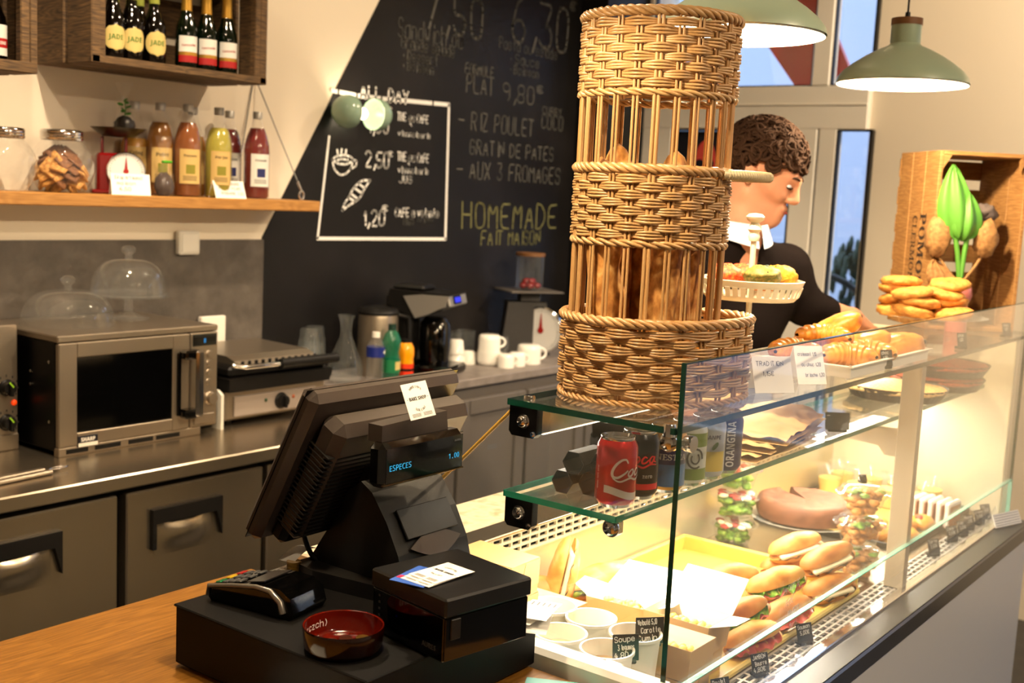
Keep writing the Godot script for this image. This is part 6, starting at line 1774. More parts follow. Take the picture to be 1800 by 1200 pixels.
	obj("leaf_mark", MB.new().lump(Vector3.ZERO, Vector3(0.009, 0.004, 0.001), 0, 1, 1, tf(Vector3(0.012, 0.062, 0.0312), Vector3(0, 21, 50)), 12, 6), M.leaf_green, c)
	# navy can with vertical name
	o = thing("soda_can", "navy blue can with large white vertical lettering, last of the cans by the paper bags", "can", Vector3(1.923, y, -0.945), F)
	c = can_shape(o, mat("can_indigo", Color(0.12, 0.125, 0.32), 0.3, 0.2))
	var lt := lettering("ORANGINA", 0.084, Transform3D(), mat("can_white", Color(0.80, 0.80, 0.82), 0.4), c)
	var sc := lt.mesh.get_aabb().size
	var arr := (lt.mesh as ArrayMesh).surface_get_arrays(0)
	var pv: PackedVector3Array = arr[Mesh.ARRAY_VERTEX]
	var pn: PackedVector3Array = arr[Mesh.ARRAY_NORMAL]
	for i in pv.size():
		var p := pv[i]
		var q := Vector3(-p.y * 1.35, p.x + 0.056, p.z)
		var a := q.x / 0.0334
		pv[i] = Vector3(sin(a) * (0.0336 + q.z), q.y, cos(a) * (0.0336 + q.z))
		pn[i] = Vector3(sin(a), 0, cos(a))
	arr[Mesh.ARRAY_VERTEX] = pv; arr[Mesh.ARRAY_NORMAL] = pn
	var am := ArrayMesh.new()
	am.add_surface_from_arrays(Mesh.PRIMITIVE_TRIANGLES, arr)
	lt.mesh = am
	lt.rotation.y = 0.25
	# black hexagonal cardboard tubes
	var hm := mat("hex_black", Color(0.09, 0.07, 0.055), 0.6)
	var hx := PackedVector2Array()
	var hi := PackedVector2Array()
	for k in 6:
		hx.append(Vector2(cos(TAU * k / 6), sin(TAU * k / 6)) * 0.0215)
		hi.append(Vector2(cos(TAU * k / 6), sin(TAU * k / 6)) * 0.0200)
	for k in 5:
		var low := k < 3
		var at := Vector3(1.560 + (k if low else k - 3) * 0.020, y + (0.0186 if low else 0.054), -1.055 + (k if low else k - 2.5) * 0.040)
		o = thing("cup_sleeve", ["black hexagonal card sleeve, lowest and farthest from the red can", "black hexagonal card sleeve, middle of the lower row", "black hexagonal card sleeve partly behind the red can", "black hexagonal card sleeve on the upper row, farther from the can", "black hexagonal card sleeve on the upper row against the red can"][k], "card sleeve", at, 0.0, "hexagonal sleeves by the red can")
		var tb := MB.new()
		for q in 6:
			var a := hx[q]
			var b := hx[(q + 1) % 6]
			var nrm := Vector3(0, a.y + b.y, a.x + b.x)
			tb.quad(Vector3(0, a.y, a.x), Vector3(0, b.y, b.x), Vector3(0.075, b.y, b.x), Vector3(0.075, a.y, a.x), nrm)
			var a2 := hi[q]
			var b2 := hi[(q + 1) % 6]
			tb.quad(Vector3(0, a2.y, a2.x), Vector3(0, b2.y, b2.x), Vector3(0.075, b2.y, b2.x), Vector3(0.075, a2.y, a2.x), -nrm)
			tb.quad(Vector3(0, a.y, a.x), Vector3(0, b.y, b.x), Vector3(0, b2.y, b2.x), Vector3(0, a2.y, a2.x), Vector3(-1, 0, 0))
		obj("sleeve", tb, hm, o)
	# paper bags lying on the lower shelf
	for k in 3:
		o = thing("paper_bag", ["flat brown paper bag at the bottom of the pile beyond the navy can", "flat brown paper bag in the middle of the pile, open mouth dark", "crumpled brown paper bag on top of the pile beyond the navy can"][k], "bag", Vector3(2.18 + k * 0.03, y + 0.002 + k * 0.014, -1.015 + k * 0.004), 0.05 + k * 0.06, "paper bags on the lower shelf")
		var ns := FastNoiseLite.new()
		ns.seed = 70 + k; ns.frequency = 6.0
		obj("upper_sheet", MB.new().surf(18, 10, func(u, v): return Vector3((u - 0.5) * 0.34, 0.012 + 0.010 * ns.get_noise_2d(u, v) + 0.016 * sin(v * PI) * u, (v - 0.5) * 0.17), false, 1), M.kraft, o)
		obj("lower_sheet", MB.new().surf(8, 4, func(u, v): return Vector3((u - 0.5) * 0.35, 0.001 + 0.002 * sin(u * 9.0), (v - 0.5) * 0.175), false, 1), M.kraft, o)

func bun_half(L: float, W: float, H: float, top: bool, sd: int) -> MB:
	var ns := FastNoiseLite.new()
	ns.seed = sd; ns.frequency = 1.2
	return MB.new().surf(26, 12, func(u, v):
		var a: float = u * TAU
		var ph: float = (v - 0.5) * PI
		var ex: float = signf(cos(a)) * pow(absf(cos(a)), 0.8)
		var ez: float = signf(sin(a)) * pow(absf(sin(a)), 0.9)
		var y: float = sin(ph)
		if top:
			y = y if y > 0.0 else y * 0.12
		else:
			y = y if y < 0.0 else y * 0.12
		var c: float = pow(maxf(cos(ph), 0.0), 0.75)
		var p := Vector3(ex * c * L * 0.5, y * H, ez * c * W * 0.5)
		var k: float = 1.0 + 0.06 * ns.get_noise_3d(p.x * 40.0, p.y * 40.0, p.z * 40.0)
		if top and y > 0.2:
			k += 0.05 * cos(p.x * 90.0 + p.z * 60.0)
		return p * Vector3(1, k, k), true)

# filled roll lying along x; kind: 0 lettuce and ham, 1 cheese, 2 ham, 3 lettuce
func sandwich(label: String, at: Vector3, rot: Vector3, L: float, kind: int, sd: int, crust: Material, group: String) -> void:
	var o := thing("sandwich", label, "sandwich", at, 0.0, group)
	o.rotation = rot * (PI / 180.0)
	var W := L * 0.42
	obj("lower_bun", bun_half(L, W, 0.020, false, sd), crust, o)
	var up := obj("upper_bun", bun_half(L * 0.98, W * 0.96, 0.027, true, sd + 5), crust, o)
	up.position = Vector3(0, 0.010, -0.004)
	up.rotation.x = -0.10
	var ns := FastNoiseLite.new()
	ns.seed = sd + 9; ns.frequency = 8.0
	var sheet := func(y: float, amp: float, over: float) -> MB:
		return MB.new().surf(26, 8, func(u, v):
			var x: float = (u - 0.5) * L * 0.90
			var edge: float = sqrt(maxf(1.0 - pow((u - 0.5) * 2.0, 4.0), 0.0))
			return Vector3(x, y + amp * ns.get_noise_2d(u * 2.0, v * 1.2) + amp * 0.8 * sin(u * 34.0 + sd) * v * v, lerpf(-W * 0.42, W * 0.5 + over, v) * edge + amp * sin(u * 21.0)), false, 1)
	if kind == 0 or kind == 3:
		obj("lettuce", sheet.call(0.006, 0.007, 0.006), M.lettuce, o)
	if kind == 0 or kind == 2:
		obj("ham", sheet.call(0.003, 0.004, 0.010), M.ham, o)
	if kind == 1:
		var cz := MB.new().box(Vector3(0, 0.004, W * 0.10), Vector3(L * 0.72, 0.010, W * 0.78), 0.003)
		obj("cheese", cz, M.cheese, o)
		obj("filling", sheet.call(0.000, 0.003, 0.003), M.aubergine, o)

func croissant(o: Node3D, m: Material, L := 0.115, fat := 0.030) -> void:
	obj("croissant_body", MB.new().surf(22, 60, func(u, v):
		var t: float = v * 2.0 - 1.0
		var a: float = t * 1.25
		var ridge: float = absf(fmod(absf(t) * 4.2 + 0.5, 1.0) - 0.0)
		var r: float = fat * pow(maxf(1.0 - t * t * 0.96, 0.0), 0.6) * (0.86 + 0.17 * ridge)
		var c := Vector3(sin(a) * L * 0.5, 0, (1.0 - cos(a)) * L * 0.42)
		var d := Vector3(sin(a), 0, -cos(a))
		var q: float = u * TAU
		return c + d * cos(q) * r + Vector3(0, sin(q) * r * 0.92, 0), true), m, o)

func muffin(label: String, at: Vector3, m: Material, chip: Material, r: float, sd: int, group: String) -> void:
	var o := thing("muffin", label, "muffin", at, sd * 0.7, group)
	obj("muffin_base", MB.new().lathe([Vector2(0, 0), Vector2(r * 0.72, 0), Vector2(r * 0.98, r * 0.75), Vector2(0, r * 0.8)], 28), M.cake_brown, o)
	obj("muffin_top", MB.new().lump(Vector3(0, r * 0.78, 0), Vector3(r * 1.08, r * 0.66, r * 1.08), 0.22, 0.22, sd, Transform3D(), 30, 18), m, o)
	for k in 9:
		var a := k * 2.4 + sd
		var rr := r * (0.25 + 0.08 * k)
		obj("chip", MB.new().lump(Vector3(cos(a) * rr, r * (1.40 - 0.055 * k), sin(a) * rr), Vector3(r * 0.17, r * 0.09, r * 0.12), 0.2, 0.4, k, Transform3D(), 8, 5), chip, o)

func tag_card(label: String, at: Vector3, turn: float, lines: Array, w := 0.042, h := 0.034, lean := 16.0, group := "") -> void:
	var o := thing("price_tag", label, "price tag", at, turn, group)
	var x := tf(Vector3(0, 0.006, 0), Vector3(-lean, 0, 0))
	obj("slate", MB.new().box(Vector3(0, h * 0.5, 0), Vector3(w, h, 0.0016), 0.0006, x), M.slate, o)
	obj("foot", MB.new().box(Vector3(0, 0.004, -0.006), Vector3(w * 0.8, 0.007, 0.020), 0.002), M.black_plastic, o)
	var b := MB.new()
	for k in lines.size():
		var n := maxf(String(lines[k]).length(), 5)
		scrawl(b, lines[k], x * tf(Vector3(-w * 0.42 + (w * 0.12 if k == 1 else 0.0), h * (0.70 - 0.30 * k), 0.0012), Vector3(0, 0, 4)), h * 0.20, h * 0.030, w * (0.70 if k == 1 else 0.80) / (n * 5.0 * h * 0.20 / 6.0))
	obj("lettering", b, M.chalk, o)

func build_top_shelf_things() -> void:
	var y := 1.3135
	textured("golden", noise_tex(51, 0.014, [[0.0, Color(0.62, 0.34, 0.09)], [0.5, Color(0.82, 0.54, 0.20)], [1.0, Color(0.92, 0.72, 0.38)]], 256, 256), Vector3.ONE * 6.0, 0.32)
	textured("cookie", noise_tex(52, 0.03, [[0.0, Color(0.62, 0.36, 0.11)], [0.5, Color(0.77, 0.52, 0.21)], [1.0, Color(0.87, 0.66, 0.33)]], 256, 256), Vector3.ONE * 6.0, 0.75)
	mat("choc", Color(0.035, 0.014, 0.008), 0.3)
	mat("cake_brown", Color(0.62, 0.36, 0.14), 0.7)
	textured("muffin_red", noise_tex(53, 0.05, [[0.0, Color(0.75, 0.12, 0.05)], [0.6, Color(0.88, 0.40, 0.16)], [1.0, Color(0.92, 0.62, 0.32)]], 256, 256), Vector3.ONE * 9.0, 0.6)
	textured("muffin_green", noise_tex(54, 0.05, [[0.0, Color(0.20, 0.28, 0.06)], [0.6, Color(0.50, 0.44, 0.18)], [1.0, Color(0.68, 0.52, 0.28)]], 256, 256), Vector3.ONE * 9.0, 0.6)
	textured("muffin_yellow", noise_tex(55, 0.05, [[0.0, Color(0.82, 0.48, 0.06)], [0.6, Color(0.92, 0.66, 0.16)], [1.0, Color(0.94, 0.78, 0.36)]], 256, 256), Vector3.ONE * 9.0, 0.6)
	mat("herb", Color(0.05, 0.15, 0.04), 0.6)
	mat("berry", Color(0.65, 0.06, 0.10), 0.4)
	mat("cream_enamel", Color(0.84, 0.82, 0.72), 0.3)
	# pierced enamel stand with muffins
	var o := thing("muffin_stand", "cream enamel tiered stand with a pierced rim and turned knob, before the man", "stand", Vector3(2.30, y, -1.095))
	obj("foot", MB.new().lathe([Vector2(0, 0), Vector2(0.05, 0), Vector2(0.05, 0.006), Vector2(0.012, 0.014), Vector2(0.0, 0.014)], 32), M.cream_enamel, o)
	obj("pole", MB.new().tube([Vector3(0, 0.01, 0), Vector3(0, 0.27, 0)], 0.0062, 14), M.cream_enamel, o)
	obj("knob", MB.new().lathe([Vector2(0, 0.258), Vector2(0.010, 0.258), Vector2(0.013, 0.268), Vector2(0.010, 0.276), Vector2(0.015, 0.283), Vector2(0.012, 0.291), Vector2(0.008, 0.297), Vector2(0.018, 0.303), Vector2(0.020, 0.310), Vector2(0.014, 0.316), Vector2(0, 0.318)], 28), M.cream_enamel, o)
	var wall := MB.new()
	for k in 40:   # pierced wall: posts between two bands
		var a := TAU * k / 40
		wall.box(Vector3(0, 0, 0), Vector3(0.0105, 0.022, 0.0025), 0, Transform3D(Basis(Vector3.UP, PI * 0.5 - a) * Basis(Vector3.RIGHT, 0.35), Vector3(cos(a) * 0.106, 0.154, sin(a) * 0.106)))
	wall.lathe([Vector2(0.101, 0.1410), Vector2(0.1035, 0.1445), Vector2(0.1015, 0.1455), Vector2(0.099, 0.1420)], 56)
	wall.lathe([Vector2(0.1085, 0.1630), Vector2(0.1125, 0.1740), Vector2(0.114, 0.1770), Vector2(0.111, 0.1780), Vector2(0.106, 0.1640)], 56)
	obj("pierced_wall", wall, M.cream_enamel, o)
	obj("plate", MB.new().lathe([Vector2(0, 0.1330), Vector2(0.094, 0.1340), Vector2(0.102, 0.1430), Vector2(0.098, 0.1430), Vector2(0.092, 0.1370), Vector2(0, 0.1360)], 48), M.cream_enamel, o)
	muffin("orange-red topped muffin on the cream stand, nearest the basket", Vector3(2.268, y + 0.158, -1.142), M.muffin_red, M.berry, 0.034, 1, "muffins on the cream stand")
	muffin("green herb topped muffin in the middle of the cream stand", Vector3(2.265, y + 0.158, -1.052), M.muffin_green, M.herb, 0.036, 2, "muffins on the cream stand")
	muffin("yellow topped muffin with dark chips on the cream stand", Vector3(2.356, y + 0.158, -1.055), M.muffin_yellow, M.choc, 0.035, 3, "muffins on the cream stand")
	muffin("orange muffin on the far side of the cream stand", Vector3(2.350, y + 0.158, -1.140), M.muffin_red, M.berry, 0.033, 4, "muffins on the cream stand")
	muffin("large golden muffin with a green herb topping beside the basket rim", Vector3(2.135, y, -1.085), M.golden, M.herb, 0.046, 5, "muffins beside the basket")
	muffin("large orange muffin behind the green-topped one, beside the basket rim", Vector3(2.215, y, -1.185), M.golden, M.berry, 0.044, 6, "muffins beside the basket")
	# white tray of croissants
	o = thing("pastry_tray", "shallow white tray of croissants and chocolate rolls on the top glass shelf", "tray", Vector3(2.49, y, -0.955))
	var tr := MB.new()
	tr.span(Vector3(-0.235, 0, -0.115), Vector3(0.235, 0.003, 0.110), 0.001)
	for s in [-1.0, 1.0]:
		tr.box(Vector3(s * 0.240, 0.0115, -0.0025), Vector3(0.003, 0.024, 0.235), 0, Transform3D(Basis(), Vector3.ZERO))
		tr.box(Vector3(0, 0.0115, s * 0.117 - 0.0025), Vector3(0.482, 0.024, 0.003), 0)
		tr.box(Vector3(s * 0.245, 0.023, -0.0025), Vector3(0.012, 0.002, 0.245), 0)
		tr.box(Vector3(0, 0.023, s * 0.121 - 0.0025), Vector3(0.500, 0.002, 0.010), 0)
	obj("tray_body", tr, M.white_gloss, o)
	var crl := ["glazed croissant at the near corner of the white tray, closest to the front glass", "glazed croissant beside the near one, towards the dark clip", "paler croissant at the back of the white tray beside the muffin", "croissant on top in the middle of the white tray", "croissant at the rear of the white tray under the chocolate roll"]
	var crp := [Vector3(2.385, y + 0.030, -0.905), Vector3(2.485, y + 0.030, -0.895), Vector3(2.345, y + 0.030, -1.01), Vector3(2.44, y + 0.058, -0.975), Vector3(2.50, y + 0.032, -1.02)]
	for k in 5:
		o = thing("croissant", crl[k], "croissant", crp[k], [-0.9, -1.15, -0.65, -1.3, -0.8][k], "croissants on the white tray")
		croissant(o, M.golden, 0.118, 0.029)
	var rl := ["chocolate roll with dark ends lying highest on the white tray", "chocolate roll with two dark spots beyond the croissants", "small chocolate roll at the far end of the white tray"]
	for k in 3:
		o = thing("chocolate_roll", rl[k], "pastry", [Vector3(2.575, y + 0.066, -1.00), Vector3(2.60, y + 0.036, -0.935), Vector3(2.67, y + 0.032, -0.885)][k], [-0.55, -0.5, -0.6][k], "chocolate rolls on the white tray")
		o.rotation.z = [0.38, 0.15, 0.05][k]
		obj("roll_body", MB.new().lump(Vector3.ZERO, Vector3(0.060, 0.027, 0.032), 0.10, 0.15, k, Transform3D(), 26, 14, 0.75), M.golden, o)
		for s in [-1.0, 1.0]:
			for q in [-0.012, 0.010]:
				obj("chocolate", MB.new().lump(Vector3(s * 0.057, q * 0.5, q), Vector3(0.006, 0.006, 0.006), 0, 1, 1, Transform3D(), 8, 6), M.choc, o)
	# price cards on the shelf
	o = thing("price_card", "white folded card reading TRADITION beside the basket behind the front glass", "card", Vector3(1.945, y, -0.862), -0.62)
	tent(o, 0.080, 0.068, ["TRADITION", " 1,15€"], 0.0085)
	o = thing("price_card", "pale blue handwritten price list card leaning before the croissant tray", "card", Vector3(2.105, y, -0.858), -0.62)
	tent(o, 0.062, 0.076, ["croissant 1,10", "au choc 1,20", "brioche 1,30"], 0.0070, "ink", "card_white")
	for k in 3:
		var at: Vector3 = [Vector3(2.455, y, -0.838), Vector3(3.0, y, -0.838), Vector3(3.42, y, -0.838)][k]
		tag_card(["small dark price clip on the shelf before the chocolate rolls", "small dark price clip on the shelf under the cookie plate", "small dark price clip at the far end of the top shelf"][k], at, -0.5, ["choc", "1,20"], 0.032, 0.036, 12.0)
	# cookies on a glass stand
	o = thing("cookie_plate", "scalloped glass footed plate piled with cookies in front of the wooden crate", "plate", Vector3(3.205, y, -0.985))
	obj("foot", MB.new().lathe([Vector2(0, 0), Vector2(0.055, 0), Vector2(0.05, 0.006), Vector2(0.012, 0.02), Vector2(0.014, 0.045), Vector2(0, 0.055)], 32), M.glass_ware, o)
	obj("plate_body", MB.new().surf(72, 6, func(u, v):
		var a: float = u * TAU
		var r: float = v * 0.148 * (1.0 + 0.014 * v * cos(a * 24.0))
		return Vector3(cos(a) * r, 0.052 + 0.009 * pow(v, 4.0), sin(a) * r), true, 1), glassy("pressed_glass", Color(0.9, 0.92, 0.9), 0.42, 0.1), o)
	var cl := [[-0.090, -0.02, 0], [-0.078, -0.01, 1], [-0.086, -0.03, 2], [-0.045, -0.085, 0], [-0.035, -0.08, 1], [-0.03, -0.085, 2], [-0.03, -0.08, 3], [0.0, 0.03, 0], [0.015, 0.04, 1], [0.0, 0.03, 2], [0.02, 0.035, 3], [-0.055, 0.075, 0], [0.055, -0.035, 0], [0.060, -0.03, 1]]
	var posn := ["bottom", "second", "third", "fourth", "fifth", "topmost"]
	for k in cl.size():
		var stack: int = 0 if k < 3 else (1 if k < 7 else (2 if k < 11 else (3 if k < 12 else 4)))
		var lab: String = "pale cookie, %s of the stack %s on the glass plate" % [posn[cl[k][2]], ["nearest the white tray", "highest and farthest back", "in the middle front", "by the front glass", "beside the brown fudge"][stack]]
		var c := obj("cookie", MB.new().lump(Vector3.ZERO, Vector3(0.054, 0.0165, 0.050), 0.16, 0.16, 20 + k, Transform3D(), 24, 10, 0.85), M.cookie, null, Vector3(3.205 + cl[k][0], y + 0.073 + cl[k][2] * 0.0245, -0.985 + cl[k][1]))
		c.rotation = Vector3(rng.randf_range(-0.2, 0.2), rng.randf_range(0, 6), rng.randf_range(-0.2, 0.2))
		tag(c, lab, "cookie", "cookies on the glass plate")
	mat("fudge", Color(0.40, 0.21, 0.12), 0.55)
	for k in 5:
		var c := obj("brownie", MB.new().box(Vector3.ZERO, Vector3(0.075, 0.022, 0.050), 0.004), M.fudge, null, Vector3(3.205, y, -0.985) + [Vector3(0.09, 0.068, 0.03), Vector3(0.105, 0.072, -0.045), Vector3(0.09, 0.094, 0.0), Vector3(0.07, 0.116, -0.03), Vector3(0.115, 0.100, 0.02)][k])
		c.rotation = Vector3(0.1 * k, 0.7 * k, [0.0, 0.05, 0.25, -0.3, 0.45][k])
		tag(c, ["brown fudge bar lying flat at the front of the cookie plate", "brown fudge bar lying flat at the back of the cookie plate", "brown fudge bar tilted on the lower ones beside the cookies", "brown fudge bar on top of the pile under the paper tulips", "brown fudge bar leaning outwards at the edge of the cookie plate"][k], "brownie", "fudge bars on the cookie plate")

func salad_cup(label: String, at: Vector3, kind: int, sd: int, group: String) -> void:
	var o := thing("salad_cup", label, "salad cup", at, sd * 1.1, group)
	obj("cup", MB.new().lathe([Vector2(0, 0), Vector2(0.040, 0), Vector2(0.052, 0.040), Vector2(0.057, 0.048), Vector2(0.064, 0.050)], 32), M.clear_plastic, o)
	obj("dome_lid", MB.new().lathe([Vector2(0.0655, 0.050), Vector2(0.0655, 0.053), Vector2(0.057, 0.054), Vector2(0.050, 0.066), Vector2(0.036, 0.071), Vector2(0, 0.072)], 32), M.clear_plastic, o)
	var base := MB.new()
	var top := MB.new()
	var dot := MB.new()
	rng.seed = 100 + sd
	for k in 44:
		var a := rng.randf() * TAU
		var h := rng.randf_range(0.006, 0.046)
		var r := (0.030 + 0.012 * h / 0.034) * sqrt(rng.randf())
		base.lump(Vector3(cos(a) * r, h, sin(a) * r), Vector3(0.014, 0.008, 0.012), 0.4, 0.3, k, tf(Vector3.ZERO), 9, 6)
	for k in 18:
		var a := rng.randf() * TAU
		var r := 0.044 * sqrt(rng.randf())
		(top if k % 2 == 0 else dot).lump(Vector3(cos(a) * r, 0.050 + 0.003 * (k % 3), sin(a) * r), Vector3(0.013, 0.006, 0.010), 0.3, 0.3, k, Transform3D(), 9, 6)
	obj("salad", base, M.lettuce if kind == 0 else M.grain_orange, o).set_meta("kind", "stuff")
	obj("cheese_bits", top, M.cheese if kind == 0 else M.grain_orange, o).set_meta("kind", "stuff")
	obj("tomato_bits", dot, M.tomato if kind == 0 else M.lettuce, o).set_meta("kind", "stuff")

func open_box(label: String, at: Vector3, size: Vector3, turn: float, lid: float, food: bool) -> void:
	var o := thing("takeaway_box", label, "takeaway box", at, turn, "takeaway boxes in the case")
	var h := size * 0.5
	var t := 0.10   # walls flare outwards
	for s in [[Vector3(1, 0, 0), h.z], [Vector3(-1, 0, 0), h.z], [Vector3(0, 0, 1), h.x], [Vector3(0, 0, -1), h.x]]:
		var nrm: Vector3 = s[0]
		var sd := Vector3(nrm.z, 0, -nrm.x)
		var half: float = absf(nrm.x) * h.x + absf(nrm.z) * h.z
		for q in [[0.0, M.kraft, "wall"], [-0.0012, M.card_white, "lining"]]:
			var a: Vector3 = nrm * (half + q[0])
			var b: Vector3 = nrm * (half * (1.0 + t) + q[0]) + Vector3.UP * size.y
			obj(q[2], MB.new().quad_of(a - sd * s[1], a + sd * s[1], b + sd * s[1] * (1.0 + t), b - sd * s[1] * (1.0 + t), nrm if q[0] == 0.0 else -nrm), q[1], o)
	obj("floor", MB.new().box(Vector3(0, 0.001, 0), Vector3(size.x, 0.002, size.z)), M.card_white, o)
	if lid > 0.0:
		var e := h.x * (1.0 + t)
		var ew := h.z * (1.0 + t)
		var dx := Vector3(cos(deg_to_rad(lid)), sin(deg_to_rad(lid)), 0)
		for q in [[0.0, M.card_white, 1.0], [-0.0012, M.kraft, -1.0]]:
			var a := Vector3(e, size.y + q[0], 0)
			obj("lid" if q[0] == 0.0 else "lid_back", MB.new().quad_of(a + Vector3(0, 0, -ew), a + Vector3(0, 0, ew), a + dx * size.x + Vector3(0, 0, ew * 0.96), a + dx * size.x + Vector3(0, 0, -ew * 0.96), Vector3(-dx.y, dx.x, 0) * q[2]), q[1], o)
		var fz := ew
		for s in [1.0, -1.0]:
			var fl := MB.new()
			fl.tri(Vector3(-e * 0.9, size.y, s * fz), Vector3(e * 0.9, size.y, s * fz), Vector3(e * 0.6, size.y + 0.010, s * (fz + 0.045)), Vector3.UP)
			fl.tri(Vector3(-e * 0.9, size.y, s * fz), Vector3(e * 0.6, size.y + 0.010, s * (fz + 0.045)), Vector3(-e * 0.4, size.y + 0.008, s * (fz + 0.040)), Vector3.UP)
			obj("end_flap", fl, M.card_white, o)
	if food:
		var b := MB.new()
		for k in 46:
			b.lump(Vector3(rng.randf_range(-0.8, 0.8) * h.x, size.y * 0.42 + rng.randf_range(0, 0.012), rng.randf_range(-0.8, 0.8) * h.z), Vector3(0.009, 0.006, 0.007), 0.3, 0.3, k, Transform3D(), 8, 5)
		b.box(Vector3(0, size.y * 0.25, 0), Vector3(size.x * 1.0, size.y * 0.4, size.z * 1.0))
		obj("pasta", b, M.pasta, o).set_meta("kind", "stuff")

func build_case_food() -> void:
	var y := 0.7755
	textured("bread_gold", noise_tex(61, 0.010, [[0.0, Color(0.70, 0.44, 0.16)], [0.45, Color(0.83, 0.60, 0.29)], [0.75, Color(0.90, 0.72, 0.43)], [1.0, Color(0.94, 0.84, 0.62)]], 256, 256), Vector3.ONE * 5.0, 0.6)
	textured("bread_brown", noise_tex(62, 0.010, [[0.0, Color(0.58, 0.33, 0.13)], [0.5, Color(0.74, 0.48, 0.22)], [1.0, Color(0.85, 0.64, 0.37)]], 256, 256), Vector3.ONE * 5.0, 0.55)
	var lt := textured("lettuce", noise_tex(63, 0.03, [[0.0, Color(0.16, 0.34, 0.05)], [0.5, Color(0.40, 0.58, 0.12)], [1.0, Color(0.68, 0.78, 0.34)]], 256, 256), Vector3.ONE * 8.0, 0.5)
	lt.backlight_enabled = true; lt.backlight = Color(0.25, 0.35, 0.08)
	mat("ham", Color(0.72, 0.33, 0.28), 0.4)
	mat("cheese", Color(0.92, 0.88, 0.74), 0.5)
	mat("aubergine", Color(0.16, 0.12, 0.07), 0.4)
	mat("tomato", Color(0.72, 0.13, 0.06), 0.3)
	textured("grain_orange", noise_tex(64, 0.05, [[0.0, Color(0.60, 0.34, 0.10)], [1.0, Color(0.84, 0.64, 0.34)]], 256, 256), Vector3.ONE * 12.0, 0.6)
	mat("pasta", Color(0.86, 0.74, 0.42), 0.6)
	# yellow tray on the deck
	var o := thing("deck_tray", "large pale yellow tray with a raised rim holding sandwiches and boxes", "tray", Vector3(2.05, y, -1.118))
	var tb := MB.new()
	tb.span(Vector3(-0.505, 0, -0.225), Vector3(0.50, 0.006, 0.225), 0.002)
	for s in [-1.0, 1.0]:
		tb.span(Vector3(s * 0.50 - 0.006, 0, -0.231), Vector3(s * 0.50 + 0.006, 0.042, 0.225), 0.004)
	tb.span(Vector3(-0.506, 0, -0.231), Vector3(0.506, 0.042, -0.219), 0.004)
	tb.span(Vector3(-0.506, 0, 0.219), Vector3(0.506, 0.014, 0.231), 0.004)
	obj("tray_body", tb, M.yellow_tray, o)
	var base := y + 0.007
	# boxes
	o = thing("takeaway_box", "closed kraft takeaway box with folded ends, topmost beside the till", "takeaway box", Vector3(1.655, base + 0.138, -1.262), 0.0, "takeaway boxes in the case")
	kraft_closed(o, Vector3(0.10, 0.062, 0.14))
	o = thing("takeaway_box", "closed kraft takeaway box under the topmost one beside the till", "takeaway box", Vector3(1.655, base + 0.069, -1.262), 0.0, "takeaway boxes in the case")
	kraft_closed(o, Vector3(0.10, 0.066, 0.14))
	o = thing("takeaway_box", "closed kraft takeaway box at the bottom of the stack beside the till", "takeaway box", Vector3(1.655, base, -1.262), 0.0, "takeaway boxes in the case")
	kraft_closed(o, Vector3(0.10, 0.066, 0.14))
	open_box("open white-lined takeaway box behind the soup cups", Vector3(1.765, base + 0.045, -1.225), Vector3(0.095, 0.050, 0.13), 0.0, 0.0, true)
	open_box("open white-lined takeaway box of pasta nearest the front glass edge", Vector3(1.775, base + 0.040, -0.945), Vector3(0.085, 0.060, 0.115), 0.0, 0.0, true)
	open_box("open white-lined takeaway box of pasta with its lid raised, beside the sandwiches", Vector3(1.885, base + 0.045, -0.975), Vector3(0.085, 0.060, 0.125), 0.0, 38.0, true)
	open_box("open white box below the soup tags, lid up beside the sandwich pile", Vector3(1.915, base + 0.040, -1.125), Vector3(0.090, 0.050, 0.12), 0.1, 18.0, true)
	for k in 4:
		o = thing("takeaway_box", ["closed kraft box under the open pasta box nearest the glass edge", "closed kraft box under the pasta box with the raised lid", "closed kraft box under the open white box below the soup tags", "closed kraft box under the white-lined box behind the soup cups"][k], "takeaway box", [Vector3(1.775, base, -0.945), Vector3(1.885, base, -0.975), Vector3(1.915, base, -1.125), Vector3(1.765, base, -1.225)][k], 0.0, "takeaway boxes in the case")
		kraft_closed(o, Vector3(0.083, 0.038 if k == 0 or k == 2 else 0.043, 0.112))
	# soup cups
	var cp := [Vector3(1.588, base, -0.965), Vector3(1.684, base, -0.968), Vector3(1.592, base, -1.062), Vector3(1.690, base, -1.064), Vector3(1.690, base, -1.150)]
	var cn := ["white soup cup at the near corner with a small slate stuck in it", "white soup cup next to the pasta box with a slate stuck in it", "white soup cup behind the near corner cup", "white soup cup in the middle of the cup cluster", "white soup cup at the back of the cup cluster"]
	for k in 5:
		o = thing("soup_cup", cn[k], "cup", cp[k], 0.0, "white soup cups")
		obj("cup_body", MB.new().lathe([Vector2(0, 0), Vector2(0.034, 0), Vector2(0.043, 0.118), Vector2(0.0465, 0.120), Vector2(0.0465, 0.125), Vector2(0.043, 0.125), Vector2(0.042, 0.113), Vector2(0.033, 0.006), Vector2(0, 0.006)], 40), M.white_plastic, o)
		obj("soup", MB.new().lathe([Vector2(0, 0.096), Vector2(0.0403, 0.096)], 32), mat("soup", Color(0.80, 0.66, 0.46), 0.3), o)
	tag_card("black slate reading soup in the near corner soup cup", Vector3(1.608, base + 0.098, -0.940), -0.7, ["Soupe", "3 legumes", "4,80"], 0.046, 0.044, 10.0)
	tag_card("black slate reading velouté carotte in the soup cup by the pasta box", Vector3(1.702, base + 0.098, -0.950), -0.7, ["Velouté 5,10", "Carotte", "Cumin"], 0.052, 0.046, 6.0)
	# sandwiches
	var g1 := "baguette sandwiches behind the soup cups"
